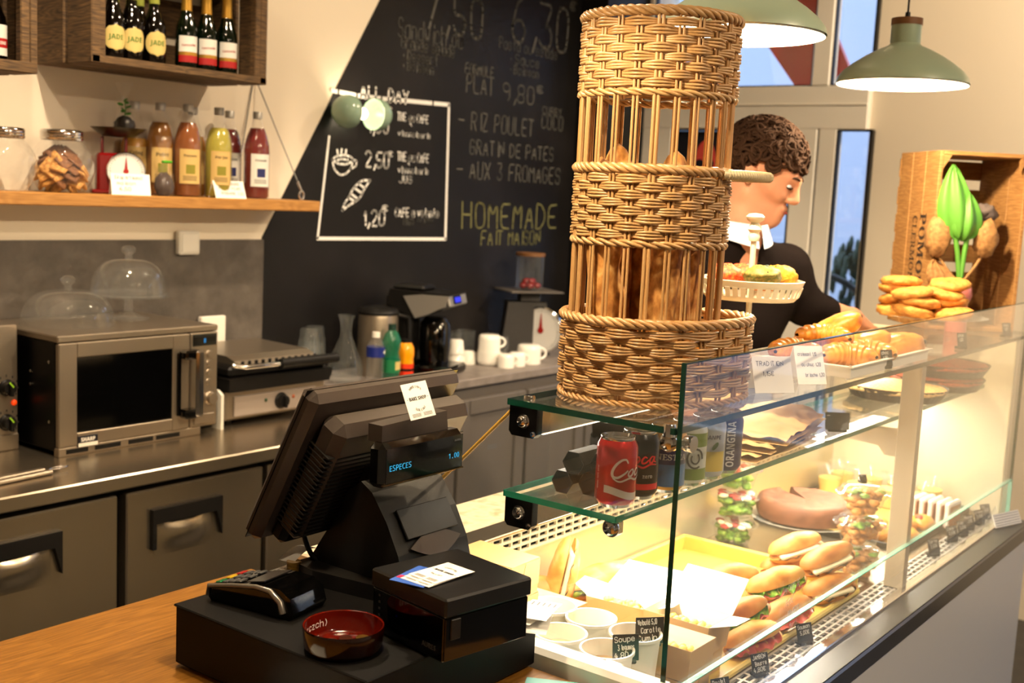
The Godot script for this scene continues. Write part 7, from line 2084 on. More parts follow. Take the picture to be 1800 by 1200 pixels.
	sandwich("pale baguette sandwich standing upright against the others, white cheese showing", Vector3(1.895, base + 0.098, -1.258), Vector3(0, -50, 80), 0.175, 1, 3, M.bread_gold, g1)
	sandwich("baguette sandwich with green salad lying under the upright one", Vector3(2.005, base + 0.062, -1.250), Vector3(0, -22, 8), 0.185, 3, 4, M.bread_gold, g1)
	sandwich("baguette sandwich at the bottom in front of the upright one", Vector3(2.015, base + 0.024, -1.200), Vector3(0, -20, 2), 0.185, 3, 5, M.bread_gold, g1)
	sandwich("baguette sandwich half hidden beside the kraft box stack", Vector3(1.86, base + 0.060, -1.305), Vector3(0, -60, 6), 0.15, 0, 6, M.bread_brown, g1)
	sandwich("baguette sandwich lowest against the rear of the tray", Vector3(2.06, base + 0.022, -1.285), Vector3(0, -12, 0), 0.17, 0, 7, M.bread_brown, g1)
	var g2 := "filled rolls by the front glass"
	sandwich("golden roll with white cheese on top of the pile beside the cake", Vector3(2.475, base + 0.085, -1.015), Vector3(6, -38, 16), 0.135, 1, 11, M.bread_gold, g2)
	sandwich("brown roll with grey aubergine and cheese on top, against the salad cups", Vector3(2.455, base + 0.082, -0.930), Vector3(12, -34, 22), 0.135, 1, 12, M.bread_brown, g2)
	sandwich("brown roll with thick white cheese lying lowest at the tray end", Vector3(2.43, base + 0.024, -0.910), Vector3(8, -36, 14), 0.130, 1, 13, M.bread_brown, g2)
	sandwich("golden roll with frilly lettuce in the middle of the pile", Vector3(2.24, base + 0.072, -0.955), Vector3(12, -40, 18), 0.135, 0, 14, M.bread_gold, g2)
	sandwich("brown roll with ham below the lettuce roll, close to the front glass", Vector3(2.20, base + 0.026, -0.915), Vector3(8, -34, 20), 0.135, 2, 15, M.bread_brown, g2)
	sandwich("golden roll behind the lettuce roll beside the raised white lid", Vector3(2.235, base + 0.060, -1.055), Vector3(4, -48, 6), 0.125, 0, 16, M.bread_brown, g2)
	sandwich("small roll half hidden between the cheese rolls", Vector3(2.36, base + 0.030, -1.005), Vector3(0, -30, 8), 0.115, 1, 17, M.bread_gold, g2)
	sandwich("roll with ham and salad hanging out beside the pasta boxes", Vector3(2.06, base + 0.052, -0.945), Vector3(12, -42, 30), 0.125, 0, 18, M.bread_brown, g2)
	sandwich("roll with pink ham spilling over, lowest against the front glass", Vector3(2.03, base + 0.024, -0.905), Vector3(8, -36, 16), 0.125, 2, 19, M.bread_gold, g2)
	sandwich("roll under the golden cheese roll on the tray floor", Vector3(2.47, base + 0.030, -1.035), Vector3(0, -40, 0), 0.125, 1, 20, M.bread_brown, g2)
	sandwich("roll under the lettuce roll on the tray floor", Vector3(2.25, base + 0.024, -1.005), Vector3(0, -40, 4), 0.125, 2, 21, M.bread_gold, g2)
	# salad cups
	var sl := ["bottom", "middle", "topmost"]
	for k in 3:
		salad_cup("clear cup of green salad, %s of the stack behind the yellow tray" % sl[k], Vector3(2.705, y + k * 0.0735, -1.285), 0, 1 + k, "green salad cups")
	for k in 3:
		salad_cup("clear cup of orange grain salad, %s of the stack beside the chocolate cake" % sl[k], Vector3(2.700, y + k * 0.0735, -0.952), 1, 5 + k, "grain salad cups")
	tag_card("tiny dark price pick on the top grain salad cup", Vector3(2.700, y + 0.222, -0.952), -0.6, ["4,5"], 0.020, 0.016, 30.0)
	# chocolate cake
	o = thing("chocolate_cake", "round cracked chocolate cake with a slice missing, on a glass stand", "cake", Vector3(2.80, y + 0.084, -1.135), 0.9)
	var ns := FastNoiseLite.new()
	ns.seed = 8; ns.frequency = 14.0
	textured("choc_cake", noise_tex(65, 0.02, [[0.0, Color(0.27, 0.15, 0.09)], [0.4, Color(0.43, 0.27, 0.18)], [1.0, Color(0.52, 0.34, 0.24)]], 256, 256), Vector3.ONE * 5.0, 0.75)
	var cb := MB.new()
	var a0 := 0.16
	var a1 := TAU - 0.22
	cb.surf(70, 16, func(u, v):
		var a: float = lerpf(a0, a1, u)
		var prof := Vector2(lerpf(0.118, 0.0, clampf((v - 0.25) / 0.75, 0.0, 1.0)), 0.045)
		if v < 0.25:
			prof = Vector2(0.118 + 0.006 * sin(v * 4.0 * PI), 0.045 * v / 0.25)
		elif v < 0.45:
			prof.y = 0.045 + 0.005 * sin((v - 0.25) / 0.20 * PI)
		var crack: float = -0.004 * pow(maxf(0.0, 1.0 - absf(ns.get_noise_2d(cos(a) * prof.x, sin(a) * prof.x)) * 7.0), 2.0) if v > 0.3 and v < 0.97 else 0.0
		return Vector3(cos(a) * prof.x, prof.y + crack, sin(a) * prof.x), false, 0)
	for a in [a0, a1]:
		var d := Vector3(cos(a), 0, sin(a))
		cb.quad(Vector3.ZERO, d * 0.118, d * 0.118 + Vector3(0, 0.045, 0), Vector3(0, 0.045, 0), Vector3(-d.z, 0, d.x) * (-1.0 if a == a0 else 1.0))
	obj("cake_body", cb, M.choc_cake, o)
	o = thing("cake_stand", "low footed glass stand with a scalloped edge under the chocolate cake", "cake stand", Vector3(2.80, y, -1.135))
	obj("foot", MB.new().lathe([Vector2(0, 0), Vector2(0.062, 0), Vector2(0.064, 0.006), Vector2(0.03, 0.016), Vector2(0.014, 0.030), Vector2(0.016, 0.055), Vector2(0.04, 0.072), Vector2(0, 0.073)], 40), M.glass_ware, o)
	obj("plate", MB.new().surf(80, 6, func(u, v):
		var a: float = u * TAU
		var r: float = v * 0.140 * (1.0 + 0.014 * v * cos(a * 26.0))
		return Vector3(cos(a) * r, 0.074 + 0.008 * pow(v, 5.0), sin(a) * r), true, 1), M.pressed_glass, o)
	# black edged tray with pastries
	o = thing("baking_tray", "black-rimmed tray with a yellow liner beyond the chocolate cake", "tray", Vector3(3.235, y, -1.130))
	var bt := MB.new()
	for s in [-1.0, 1.0]:
		bt.span(Vector3(s * 0.28 - 0.004, 0, -0.21), Vector3(s * 0.28 + 0.004, 0.016, 0.21), 0.002)
		bt.span(Vector3(-0.284, 0, s * 0.21 - 0.004), Vector3(0.284, 0.016, s * 0.21 + 0.004), 0.002)
	obj("rim", bt, M.black_metal, o)
	obj("liner", MB.new().span(Vector3(-0.277, 0, -0.207), Vector3(0.277, 0.006, 0.207)), M.yellow_tray, o)
	var ty := y + 0.0065
	mat("custard", Color(0.93, 0.80, 0.46), 0.4)
	for k in 8:
		var at := Vector3(3.46 - (k / 4) * 0.095, ty, -1.290 + (k % 4) * 0.090)
		o = thing("pudding_cup", "clear cup of yellow cream, %s in the %s row before the cream end panel" % [["first", "second", "third", "fourth"][k % 4], ["farther", "nearer"][k / 4]], "dessert cup", at, 0.0, "yellow dessert cups")
		obj("cup", MB.new().lathe([Vector2(0, 0), Vector2(0.030, 0), Vector2(0.041, 0.086), Vector2(0.044, 0.088)], 28), M.clear_plastic, o)
		obj("cream", MB.new().lathe([Vector2(0, 0.002), Vector2(0.029, 0.002), Vector2(0.036, 0.054), Vector2(0, 0.056)], 28), M.custard, o)
		obj("lid", MB.new().lathe([Vector2(0.044, 0.088), Vector2(0.044, 0.091), Vector2(0.036, 0.094), Vector2(0, 0.094)], 28), M.clear_plastic, o)
	for k in 3:
		o = thing("quiche", ["small yellow quiche behind the chocolate cake, nearest the back", "small yellow quiche beside the first dessert cup", "small crumbly quiche between the cake and the dessert cups"][k], "quiche", [Vector3(3.12, ty, -1.29), Vector3(3.19, ty, -1.22), Vector3(3.15, ty, -1.15)][k], 0.0, "small quiches")
		obj("crust_shell", MB.new().lathe([Vector2(0, 0), Vector2(0.030, 0), Vector2(0.038, 0.026), Vector2(0.035, 0.028), Vector2(0.0, 0.022)], 28), M.cookie, o)
		obj("filling", MB.new().lump(Vector3(0, 0.024, 0), Vector3(0.034, 0.008, 0.034), 0.2, 0.3, k, Transform3D(), 18, 8), M.custard, o)
	for k in 5:
		o = obj("tartlet", MB.new().lump(Vector3.ZERO, Vector3(0.045, 0.020, 0.034), 0.15, 0.2, 70 + k, Transform3D(), 24, 12), M.golden, null, [Vector3(3.005, ty + 0.018, -1.015), Vector3(3.06, ty + 0.018, -0.965), Vector3(3.13, ty + 0.018, -0.99), Vector3(3.20, ty + 0.018, -0.955), Vector3(3.10, ty + 0.018, -1.055)][k])
		o.rotation.y = 0.5 + k
		tag(o, ["golden pastry at the near corner of the black-rimmed tray", "golden pastry with a red berry edge beside the corner one", "golden pastry just past the grey post", "round crumb-topped pastry beyond the post by the grille", "golden pastry behind the corner one in the black-rimmed tray"][k], "pastry", "golden pastries in the black tray")
		obj("fruit", MB.new().lump(Vector3(0.01, 0.015, 0.008), Vector3(0.018, 0.006, 0.014), 0.3, 0.3, k, Transform3D(), 12, 6), M.berry if k % 2 else M.custard, o)
	mat("icing", Color(0.92, 0.90, 0.86), 0.5)
	for k in 5:
		o = thing("cake_slice", "white iced sponge slice, %s of the cut row beyond the grey post" % ["first", "second", "third", "fourth", "last"][k], "cake slice", Vector3(3.285, ty, -0.995 + k * 0.0235), -0.08, "iced sponge slices")
		obj("sponge", MB.new().box(Vector3(0, 0.033, 0), Vector3(0.078, 0.064, 0.0185), 0.003), M.cake_brown, o)
		obj("icing", MB.new().box(Vector3(0, 0.038, 0), Vector3(0.084, 0.073, 0.0165), 0.005), M.icing, o)
	# price slates along the front grille
	var ts := [[2.165, -0.852, "slate reading saumon before the ham roll on the front grille", ["Saumon", "5,00€"]], [1.955, -0.850, "slate reading jambon on the front grille, second from the soup end", ["JAMBON", "Beurre", "4,80€"]], [1.800, -0.852, "slate lowest in view on the front grille under the boxes", ["Poulet", "5,20€"]],
		[2.985, -0.852, "pale grey-looking slate on the grille just past the grey post", ["Tarte", "3,50€"]], [3.15, -0.855, "dark slate on the grille before the white iced slices", ["Cake", "2,50€"]], [3.23, -0.850, "dark slate on the grille second past the white slices", ["Flan", "3,00€"]], [3.31, -0.856, "dark slate on the grille third past the white slices", ["Mousse", "3,20€"]], [3.39, -0.850, "dark slate on the grille next to the last one", ["Creme", "3,00€"]], [3.47, -0.855, "dark slate on the grille last before the end panel", ["Riz", "2,80€"]]]
	for t in ts:
		tag_card(t[2], Vector3(t[0], 0.776, t[1]), -0.45, t[3], 0.040, 0.038, 18.0, "slates on the front grille")
	# brand-free chalk line written on the lower glass
	var gw := thing("glass_lettering", "white handwritten words on the front glass before the rolls", "lettering", Vector3(1.93, 0.93, -0.8112))
	var b := MB.new()
	for k in 4:
		scrawl(b, ["LA PORTE SE", "FERME", "TRAITEUR", "Merci"][k], tf(Vector3(0.01 + 0.012 * k, 0.018 - 0.025 * k, 0), Vector3(0, 0, 3)), 0.013, 0.0012, 0.62)
	obj("lettering", b, M.chalk, gw)
	# pies on the lower shelf
	mat("tin", Color(0.16, 0.15, 0.14), 0.35, 0.7)
	textured("pie_pale", noise_tex(66, 0.05, [[0.0, Color(0.62, 0.40, 0.15)], [0.5, Color(0.84, 0.70, 0.44)], [1.0, Color(0.93, 0.86, 0.68)]], 256, 256), Vector3.ONE * 7.0, 0.6)
	textured("pie_red", noise_tex(67, 0.05, [[0.0, Color(0.36, 0.06, 0.03)], [0.5, Color(0.60, 0.22, 0.07)], [1.0, Color(0.80, 0.46, 0.18)]], 256, 256), Vector3.ONE * 7.0, 0.5)
	var ps := [[3.06, 1.1595, -1.015, "pale crumble pie in a fluted tin on the lower shelf beside the grey post", 0], [3.345, 1.1595, -1.00, "dark tart in a fluted tin under the red fruit tart", 1], [3.365, 1.1975, -0.995, "red fruit tart in a dark tin lying on another tart on the lower shelf", 1]]
	for p in ps:
		o = thing("pie", p[3], "pie", Vector3(p[0], p[1], p[2]), 0.0, "pies on the lower shelf")
		obj("fluted_tin", MB.new().surf(120, 3, func(u, v):
			var a: float = u * TAU
			var r: float = lerpf(0.112, 0.132, v) * (1.0 + 0.016 * cos(a * 40.0))
			return Vector3(cos(a) * r, 0.034 * v, sin(a) * r), true), M.tin, o)
		obj("pie_filling", MB.new().lump(Vector3(0, 0.026, 0), Vector3(0.128, 0.012, 0.128), 0.10, 0.3, 5, Transform3D(), 40, 10, 0.8), M.pie_pale if p[4] == 0 else M.pie_red, o)
		obj("pie_base", MB.new().lathe([Vector2(0, 0.001), Vector2(0.112, 0.001)], 40), M.tin, o)
	tag_card("black blank card standing on the lower shelf past the paper bags", Vector3(2.455, 1.1595, -0.935), -0.9, ["-"], 0.055, 0.038, 14.0)
	o = thing("tag_strip", "white card strip with ruled lines at the far end of the front ledge", "card", Vector3(3.44, 0.7778, -0.785), -0.3)
	obj("strip", MB.new().box(Vector3(0, 0.020, 0), Vector3(0.13, 0.038, 0.002), 0, tf(Vector3.ZERO, Vector3(-25, 0, 0))), M.card_white, o)
	var ln := MB.new()
	for k in 5:
		ln.box(Vector3(0, 0.006 + k * 0.007, 0.0012), Vector3(0.122, 0.0012, 0.0004), 0, tf(Vector3.ZERO, Vector3(-25, 0, 0)))
	obj("ruled_line", ln, M.ink_grey, o)

func kraft_closed(o: Node3D, s: Vector3) -> void:
	var b := MB.new()
	var h := s * 0.5
	b.prism(PackedVector2Array([Vector2(-h.x * 0.9, 0), Vector2(h.x * 0.9, 0), Vector2(h.x, s.y), Vector2(-h.x, s.y)]), s.z, tf(Vector3(0, 0, -h.z)))
	obj("box_body", b, M.kraft, o)
	obj("lid_flap", MB.new().box(Vector3(h.x * 0.12, s.y + 0.0012, 0), Vector3(s.x * 0.86, 0.0016, s.z * 1.01), 0, tf(Vector3.ZERO, Vector3(0, 0, 1.2))), M.kraft, o)
	obj("end_fold", MB.new().prism(PackedVector2Array([Vector2(-h.x * 0.2, s.y * 0.1), Vector2(h.x * 0.93, s.y * 0.25), Vector2(h.x * 0.98, s.y * 0.98), Vector2(h.x * 0.1, s.y * 0.98)]), 0.0012, tf(Vector3(0, 0, h.z))), M.kraft, o)

func build_show_crate() -> void:
	var yaw := -PI * 0.25 + 0.0
	var o := thing("display_crate", "upright wooden fruit crate printed with a farm name, holding paper tulips", "crate", Vector3(3.40, 1.3135, -1.062))
	# opening normal (-.743, .669); front edge runs (.669, .743)
	var X := Basis(Vector3(0.669, 0, 0.743), Vector3.UP, Vector3(-0.743, 0, 0.669))
	o.basis = X
	var inner := Node3D.new()
	var w := 0.27
	var h := 0.515
	var d := 0.27
	inner.free()
	for q in [[0.0, 0.325], [0.335, 0.66], [0.67, 1.0]]:
		obj("side_board", MB.new().box(Vector3(0.006, h * 0.5, -d * (q[0] + q[1]) * 0.5), Vector3(0.012, h, d * (q[1] - q[0])), 0.002), M.show_wood, o)
		obj("side_board", MB.new().box(Vector3(w - 0.006, h * 0.5, -d * (q[0] + q[1]) * 0.5), Vector3(0.012, h, d * (q[1] - q[0])), 0.002), M.show_wood, o)
		obj("top_board", MB.new().box(Vector3(w * 0.5, h - 0.006, -d * (q[0] + q[1]) * 0.5), Vector3(w - 0.024, 0.012, d * (q[1] - q[0])), 0.002), M.show_wood, o)
		obj("base_board", MB.new().box(Vector3(w * 0.5, 0.006, -d * (q[0] + q[1]) * 0.5), Vector3(w - 0.024, 0.012, d * (q[1] - q[0])), 0.002), M.show_wood, o)
	for k in 6:
		obj("back_slat", MB.new().box(Vector3(w * 0.5, 0.045 + k * 0.085, -d - 0.004), Vector3(w, 0.056, 0.008), 0.002), M.show_wood, o)
	obj("centre_batten", MB.new().box(Vector3(w * 0.40, h * 0.5, -d + 0.006), Vector3(0.034, h - 0.03, 0.010), 0.002), M.show_wood, o)
	for s in [0.020, w - 0.020]:
		obj("corner_block", MB.new().prism(PackedVector2Array([Vector2(-0.012, 0), Vector2(0.035 if s < 0.1 else 0.012, 0), Vector2(0.012 if s < 0.1 else -0.035 + 0.047, 0), Vector2(-0.012, -0.040)]), 0.010, tf(Vector3(s + 0.004, h - 0.012, -0.012))), M.show_wood, o)
	mat("stencil", Color(0.14, 0.08, 0.035), 0.8)
	var out := Transform3D(Basis(Vector3(0, -1, 0), Vector3(0, 0, 1), Vector3(-1, 0, 0)), Vector3(-0.0007, 0.20, -0.075))
	lettering("POMONA", 0.27, out, M.stencil, o, "Droid Serif", true)
	lettering("CLERMONT F", 0.25, out * tf(Vector3(0.0, -0.055, 0)), M.stencil, o, "Droid Serif", false)
	# paper flowers in a pink pot
	mat("pink_pot", Color(0.72, 0.42, 0.38), 0.3)
	var gm := mat("paper_green", Color(0.34, 0.58, 0.20), 0.5)
	gm.backlight_enabled = true; gm.backlight = Color(0.12, 0.24, 0.06)
	textured("paper_brown", noise_tex(71, 0.03, [[0.0, Color(0.48, 0.33, 0.18)], [1.0, Color(0.72, 0.54, 0.32)]], 256, 256), Vector3.ONE * 8.0, 0.8)
	mat("paper_grey", Color(0.40, 0.35, 0.33), 0.9)
	var P := Vector3(3.375, 1.3135, -0.955)
	var f := thing("flower_pot", "small pink pot of paper tulips with a tall bright green paper leaf", "flower pot", P + Vector3(0.06, 0.085, -0.03))
	obj("riser", MB.new().lathe([Vector2(0, -0.085), Vector2(0.03, -0.085), Vector2(0.028, 0.0), Vector2(0, 0.0)], 20), M.pink_pot, f)
	obj("pot", MB.new().lathe([Vector2(0, 0), Vector2(0.030, 0), Vector2(0.038, 0.02), Vector2(0.034, 0.045), Vector2(0.022, 0.058), Vector2(0.018, 0.058), Vector2(0, 0.05)], 28), M.pink_pot, f)
	var side := Vector3(0.6, 0, 0.8)
	for s in [[-0.012, 0.006], [0.004, -0.004]]:
		obj("green_stem", MB.new().tube([Vector3(0, 0.05, 0), Vector3(0, 0.14, 0) + side * (s[0] * 1.2), Vector3(0, 0.235, 0) + side * (s[0] * 3.0)], 0.0075, 8), gm, f)
	var leaf := func(c: Vector3, L: float, W: float, tilt: float, curl: float) -> MB:
		return MB.new().surf(12, 14, func(u, v):
			var t: float = v
			var wd: float = W * pow(sin(PI * pow(t, 0.7)), 0.8) + 0.003
			var s: float = (u - 0.5) * 2.0
			var p: Vector3 = c + side * (s * wd + tilt * t * L) + Vector3.UP * t * L
			return p + Vector3(-0.8, 0, 0.6) * (curl * (1.0 - s * s) * wd + 0.006 * sin(u * 14.0)), false, 1)
	obj("green_leaf", leaf.call(Vector3(0, 0.175, 0) + side * -0.020, 0.215, 0.050, -0.14, 0.5), gm, f)
	obj("green_leaf", leaf.call(Vector3(0, 0.175, 0) + side * -0.004, 0.140, 0.046, 0.02, 0.6), gm, f)
	for t in [[0.082, 0.135, 0.100, 0.034, 0.0], [-0.055, 0.130, 0.110, 0.036, 0.25]]:
		var c: Vector3 = side * t[0] + Vector3(0, t[1], -0.02)
		obj("paper_stem", MB.new().tube([Vector3(0, 0.05, 0), c * 0.6 + Vector3(0, 0.02, 0), c + Vector3(0, 0.01, 0)], 0.0045, 8), M.paper_brown, f)
		obj("paper_tulip", MB.new().lump(c + Vector3(0, t[2] * 0.5, 0), Vector3(t[3], t[2] * 0.55, t[3]), 0.25, 0.15, 7, Transform3D(), 22, 14), M.paper_brown, f)
	obj("paper_leaf", leaf.call(Vector3(0, 0.03, 0) + side * -0.045, 0.09, 0.035, -0.4, 0.5), M.paper_brown, f)
	obj("grey_bloom", MB.new().lump(side * 0.085 + Vector3(0.05, 0.255, -0.05), Vector3(0.045, 0.030, 0.035), 0.5, 0.2, 3, Transform3D(), 22, 14), M.paper_grey, f)

# ---- bodies: bones stamped into a distance grid, meshed as surface nets
class Field:
	var lo: Vector3
	var cell: float
	var nx: int
	var ny: int
	var nz: int
	var d := PackedFloat32Array()
	func _init(a: Vector3, b: Vector3, c: float) -> void:
		lo = a; cell = c
		nx = int((b.x - a.x) / c) + 1; ny = int((b.y - a.y) / c) + 1; nz = int((b.z - a.z) / c) + 1
		d.resize(nx * ny * nz)
		d.fill(1.0)
	func bone(a: Vector3, b: Vector3, ra: float, rb: float, k := 0.03, squash := Vector3.ONE) -> void:
		var r := maxf(ra, rb) + k + cell * 2.0
		var mn := (a.min(b) - Vector3.ONE * r - lo) / cell
		var mx := (a.max(b) + Vector3.ONE * r - lo) / cell
		var ab := (b - a) / squash
		var l2 := maxf(ab.length_squared(), 1e-9)
		for z in range(maxi(int(mn.z), 0), mini(int(mx.z) + 1, nz - 1) + 1):
			for y in range(maxi(int(mn.y), 0), mini(int(mx.y) + 1, ny - 1) + 1):
				var row := (z * ny + y) * nx
				for x in range(maxi(int(mn.x), 0), mini(int(mx.x) + 1, nx - 1) + 1):
					var p := (lo + Vector3(x, y, z) * cell - a) / squash
					var t := clampf(p.dot(ab) / l2, 0.0, 1.0)
					var q := (p - ab * t).length() - lerpf(ra, rb, t)
					var o := d[row + x]
					var h := maxf(k - absf(o - q), 0.0) / k
					d[row + x] = minf(o, q) - h * h * k * 0.25
	func carve(c: Vector3, r: float) -> void:
		for z in nz:
			for y in ny:
				for x in nx:
					var q := r - (lo + Vector3(x, y, z) * cell - c).length()
					if q > -0.05:
						d[(z * ny + y) * nx + x] = maxf(d[(z * ny + y) * nx + x], q)
	func mesh_into(b: MB) -> MB:
		var at := {}
		var sy := nx
		var sz := nx * ny
		for z in nz - 1:
			for y in ny - 1:
				for x in nx - 1:
					var i := z * sz + y * sy + x
					var v := [d[i], d[i + 1], d[i + sy], d[i + sy + 1], d[i + sz], d[i + sz + 1], d[i + sz + sy], d[i + sz + sy + 1]]
					var neg := 0
					for q in v:
						if q < 0.0:
							neg += 1
					if neg == 0 or neg == 8:
						continue
					var s := Vector3.ZERO
					var n := 0
					for e in [[0, 1], [2, 3], [4, 5], [6, 7], [0, 2], [1, 3], [4, 6], [5, 7], [0, 4], [1, 5], [2, 6], [3, 7]]:
						var p: float = v[e[0]]
						var q: float = v[e[1]]
						if (p < 0.0) != (q < 0.0):
							var t := p / (p - q)
							var c0 := Vector3(e[0] & 1, (e[0] >> 1) & 1, e[0] >> 2)
							var c1 := Vector3(e[1] & 1, (e[1] >> 1) & 1, e[1] >> 2)
							s += c0.lerp(c1, t)
							n += 1
					var g := Vector3(v[1] + v[3] + v[5] + v[7] - v[0] - v[2] - v[4] - v[6], v[2] + v[3] + v[6] + v[7] - v[0] - v[1] - v[4] - v[5], v[4] + v[5] + v[6] + v[7] - v[0] - v[1] - v[2] - v[3])
					at[i] = b.vert(lo + (Vector3(x, y, z) + s / n) * cell, g.normalized())
		for i in at:
			for ax in 3:
				var st: int = [1, sy, sz][ax]
				var u: int = [sy, sz, 1][ax]
				var w: int = [sz, 1, sy][ax]
				if (d[i] < 0.0) != (d[i + st] < 0.0) and at.has(i - u) and at.has(i - w) and at.has(i - u - w):
					b.idx(at[i], at[i - u], at[i - u - w])
					b.idx(at[i], at[i - u - w], at[i - w])
		return b

func build_person() -> void:
	var o := thing("person", "man with curly brown hair and a dark V-neck sweater, looking down behind the display", "person", Vector3(2.80, 0, -1.50))
	var W := Vector3(2.80, 0, -1.50)
	mat("skin", Color(0.66, 0.465, 0.365), 0.55).subsurf_scatter_enabled = true
	M.skin.metallic_specular = 0.3
	M.skin.subsurf_scatter_strength = 0.15
	mat("sweater", Color(0.065, 0.05, 0.048), 0.95).metallic_specular = 0.08
	mat("hair", Color(0.155, 0.095, 0.055), 0.85).metallic_specular = 0.2
	mat("shirt", Color(0.75, 0.77, 0.82), 0.7)
	mat("denim", Color(0.035, 0.05, 0.10), 0.8)
	mat("lip", Color(0.55, 0.20, 0.16), 0.45)
	var N := Vector3(2.812, 1.602, -1.372)
	var H := Vector3(2.855, 1.728, -1.350)
	var LS := Vector3(3.015, 1.475, -1.335)
	var RS := Vector3(2.665, 1.475, -1.545)
	var LE := Vector3(3.055, 1.375, -1.285)
	var LW := Vector3(3.185, 1.345, -1.200)
	var RE := Vector3(2.60, 1.22, -1.50)
	var RW := Vector3(2.66, 1.10, -1.42)
	var PV := Vector3(2.78, 0.98, -1.57)
	# skin: head, neck, forearms and hands in one body mesh
	var skin := MB.new()
	var f := Field.new(H - Vector3(0.17, 0.27, 0.17), H + Vector3(0.17, 0.17, 0.17), 0.0045)
	var fw := Vector3(0.17, -0.38, 0.85).normalized()
	var rt := Vector3.UP.cross(fw).normalized()
	var B := Basis(rt, fw.cross(rt), fw)
	var hx := Transform3D(B, H)
	var hb := func(a: Vector3, b: Vector3, ra: float, rb: float, k: float) -> void:
		f.bone(hx * a, hx * b, ra, rb, k)
	hb.call(Vector3(0, 0.030, -0.025), Vector3(0, 0.030, 0.018), 0.078, 0.074, 0.02)
	hb.call(Vector3(0, -0.02, 0.030), Vector3(0, -0.060, 0.050), 0.062, 0.046, 0.03)
	hb.call(Vector3(-0.008, -0.092, 0.076), Vector3(0.008, -0.092, 0.076), 0.021, 0.021, 0.03)
	for s in [-1.0, 1.0]:
		hb.call(Vector3(s * 0.052, -0.055, 0.0), Vector3(s * 0.014, -0.096, 0.062), 0.016, 0.013, 0.03)
		hb.call(Vector3(s * 0.034, -0.022, 0.070), Vector3(s * 0.044, -0.016, 0.052), 0.018, 0.016, 0.02)
		hb.call(Vector3(s * 0.012, 0.026, 0.090), Vector3(s * 0.038, 0.026, 0.076), 0.010, 0.010, 0.012)
		hb.call(Vector3(s * 0.078, 0.006, -0.012), Vector3(s * 0.083, -0.024, -0.006), 0.013, 0.009, 0.008)
		hb.call(Vector3(s * 0.082, 0.014, -0.018), Vector3(s * 0.086, 0.002, -0.022), 0.010, 0.012, 0.006)
		hb.call(Vector3(s * 0.010, -0.029, 0.099), Vector3(s * 0.012, -0.029, 0.094), 0.0075, 0.0075, 0.006)
	hb.call(Vector3(0, 0.024, 0.089), Vector3(0, -0.022, 0.110), 0.0085, 0.0115, 0.014)
	hb.call(Vector3(-0.014, -0.054, 0.095), Vector3(0.014, -0.054, 0.095), 0.0070, 0.0065, 0.008)
	hb.call(Vector3(-0.012, -0.068, 0.091), Vector3(0.012, -0.068, 0.091), 0.0075, 0.0075, 0.008)
	f.bone(N + Vector3(0, -0.05, -0.01), hx * Vector3(0, -0.03, -0.025), 0.060, 0.054, 0.03)
	f.mesh_into(skin)
	for arm in [[LE, LW, 1.0], [RE, RW, -1.0]]:
		var e: Vector3 = arm[0]
		var w: Vector3 = arm[1]
		var dir := (w - e).normalized()
		var hd := (dir + Vector3(0, -0.35, 0)).normalized()
		var sd := hd.cross(Vector3.UP).normalized()
		var tip := w + hd * 0.10
		var g := Field.new(e.min(w).min(tip) - Vector3.ONE * 0.11, e.max(w).max(tip) + Vector3.ONE * 0.11, 0.006)
		g.bone(e.lerp(w, 0.25), w, 0.040, 0.027, 0.02)
		for q in [-1.0, 0.0, 1.0]:
			g.bone(w, w + hd * 0.078 + sd * q * 0.024, 0.022, 0.0135, 0.016)
		for q in 4:
			var kn := w + hd * 0.080 + sd * (q - 1.5) * 0.0215
			var L: float = [0.070, 0.080, 0.076, 0.060][q]
			var f1 := (hd + Vector3(0, -0.25, 0)).normalized()
			var f2 := (hd + Vector3(0, -0.9, 0)).normalized()
			g.bone(kn, kn + f1 * L * 0.5, 0.0095, 0.0088, 0.004)
			g.bone(kn + f1 * L * 0.5, kn + f1 * L * 0.5 + f2 * L * 0.5, 0.0088, 0.0072, 0.004)
		var t0: Vector3 = w + hd * 0.025 + sd * arm[2] * -0.026
		var t1: Vector3 = t0 + (hd * 0.7 + sd * arm[2] * -0.7 + Vector3(0, -0.3, 0)).normalized() * 0.036
		g.bone(t0, t1, 0.014, 0.0105, 0.010)
		g.bone(t1, t1 + (hd + Vector3(0, -0.4, 0)).normalized() * 0.030, 0.0105, 0.0082, 0.006)
		g.mesh_into(skin)
	var inner := Field.new(Vector3(2.46, 0.04, -1.78), Vector3(3.26, 1.66, -1.10), 0.020)
	inner.bone(RS.lerp(LS, 0.22) + Vector3(0, -0.07, 0), RS.lerp(LS, 0.78) + Vector3(0, -0.07, 0), 0.090, 0.090, 0.05)
	inner.bone(PV + Vector3(0, 0.05, 0), RS.lerp(LS, 0.5) + Vector3(0, -0.12, 0), 0.10, 0.10, 0.05)
	inner.bone(RS.lerp(LS, 0.5) + Vector3(0, -0.06, 0) + Vector3(-0.35, 0, 0.80).normalized() * 0.045, N, 0.070, 0.050, 0.03)
	for a in [[LS, LE, LW], [RS, RE, RW]]:
		inner.bone(RS.lerp(LS, 0.5), a[0], 0.05, 0.045, 0.03)
		inner.bone(a[0], a[1], 0.045, 0.036, 0.02)
		inner.bone(a[1], a[1].lerp(a[2], 0.6), 0.036, 0.030, 0.02)
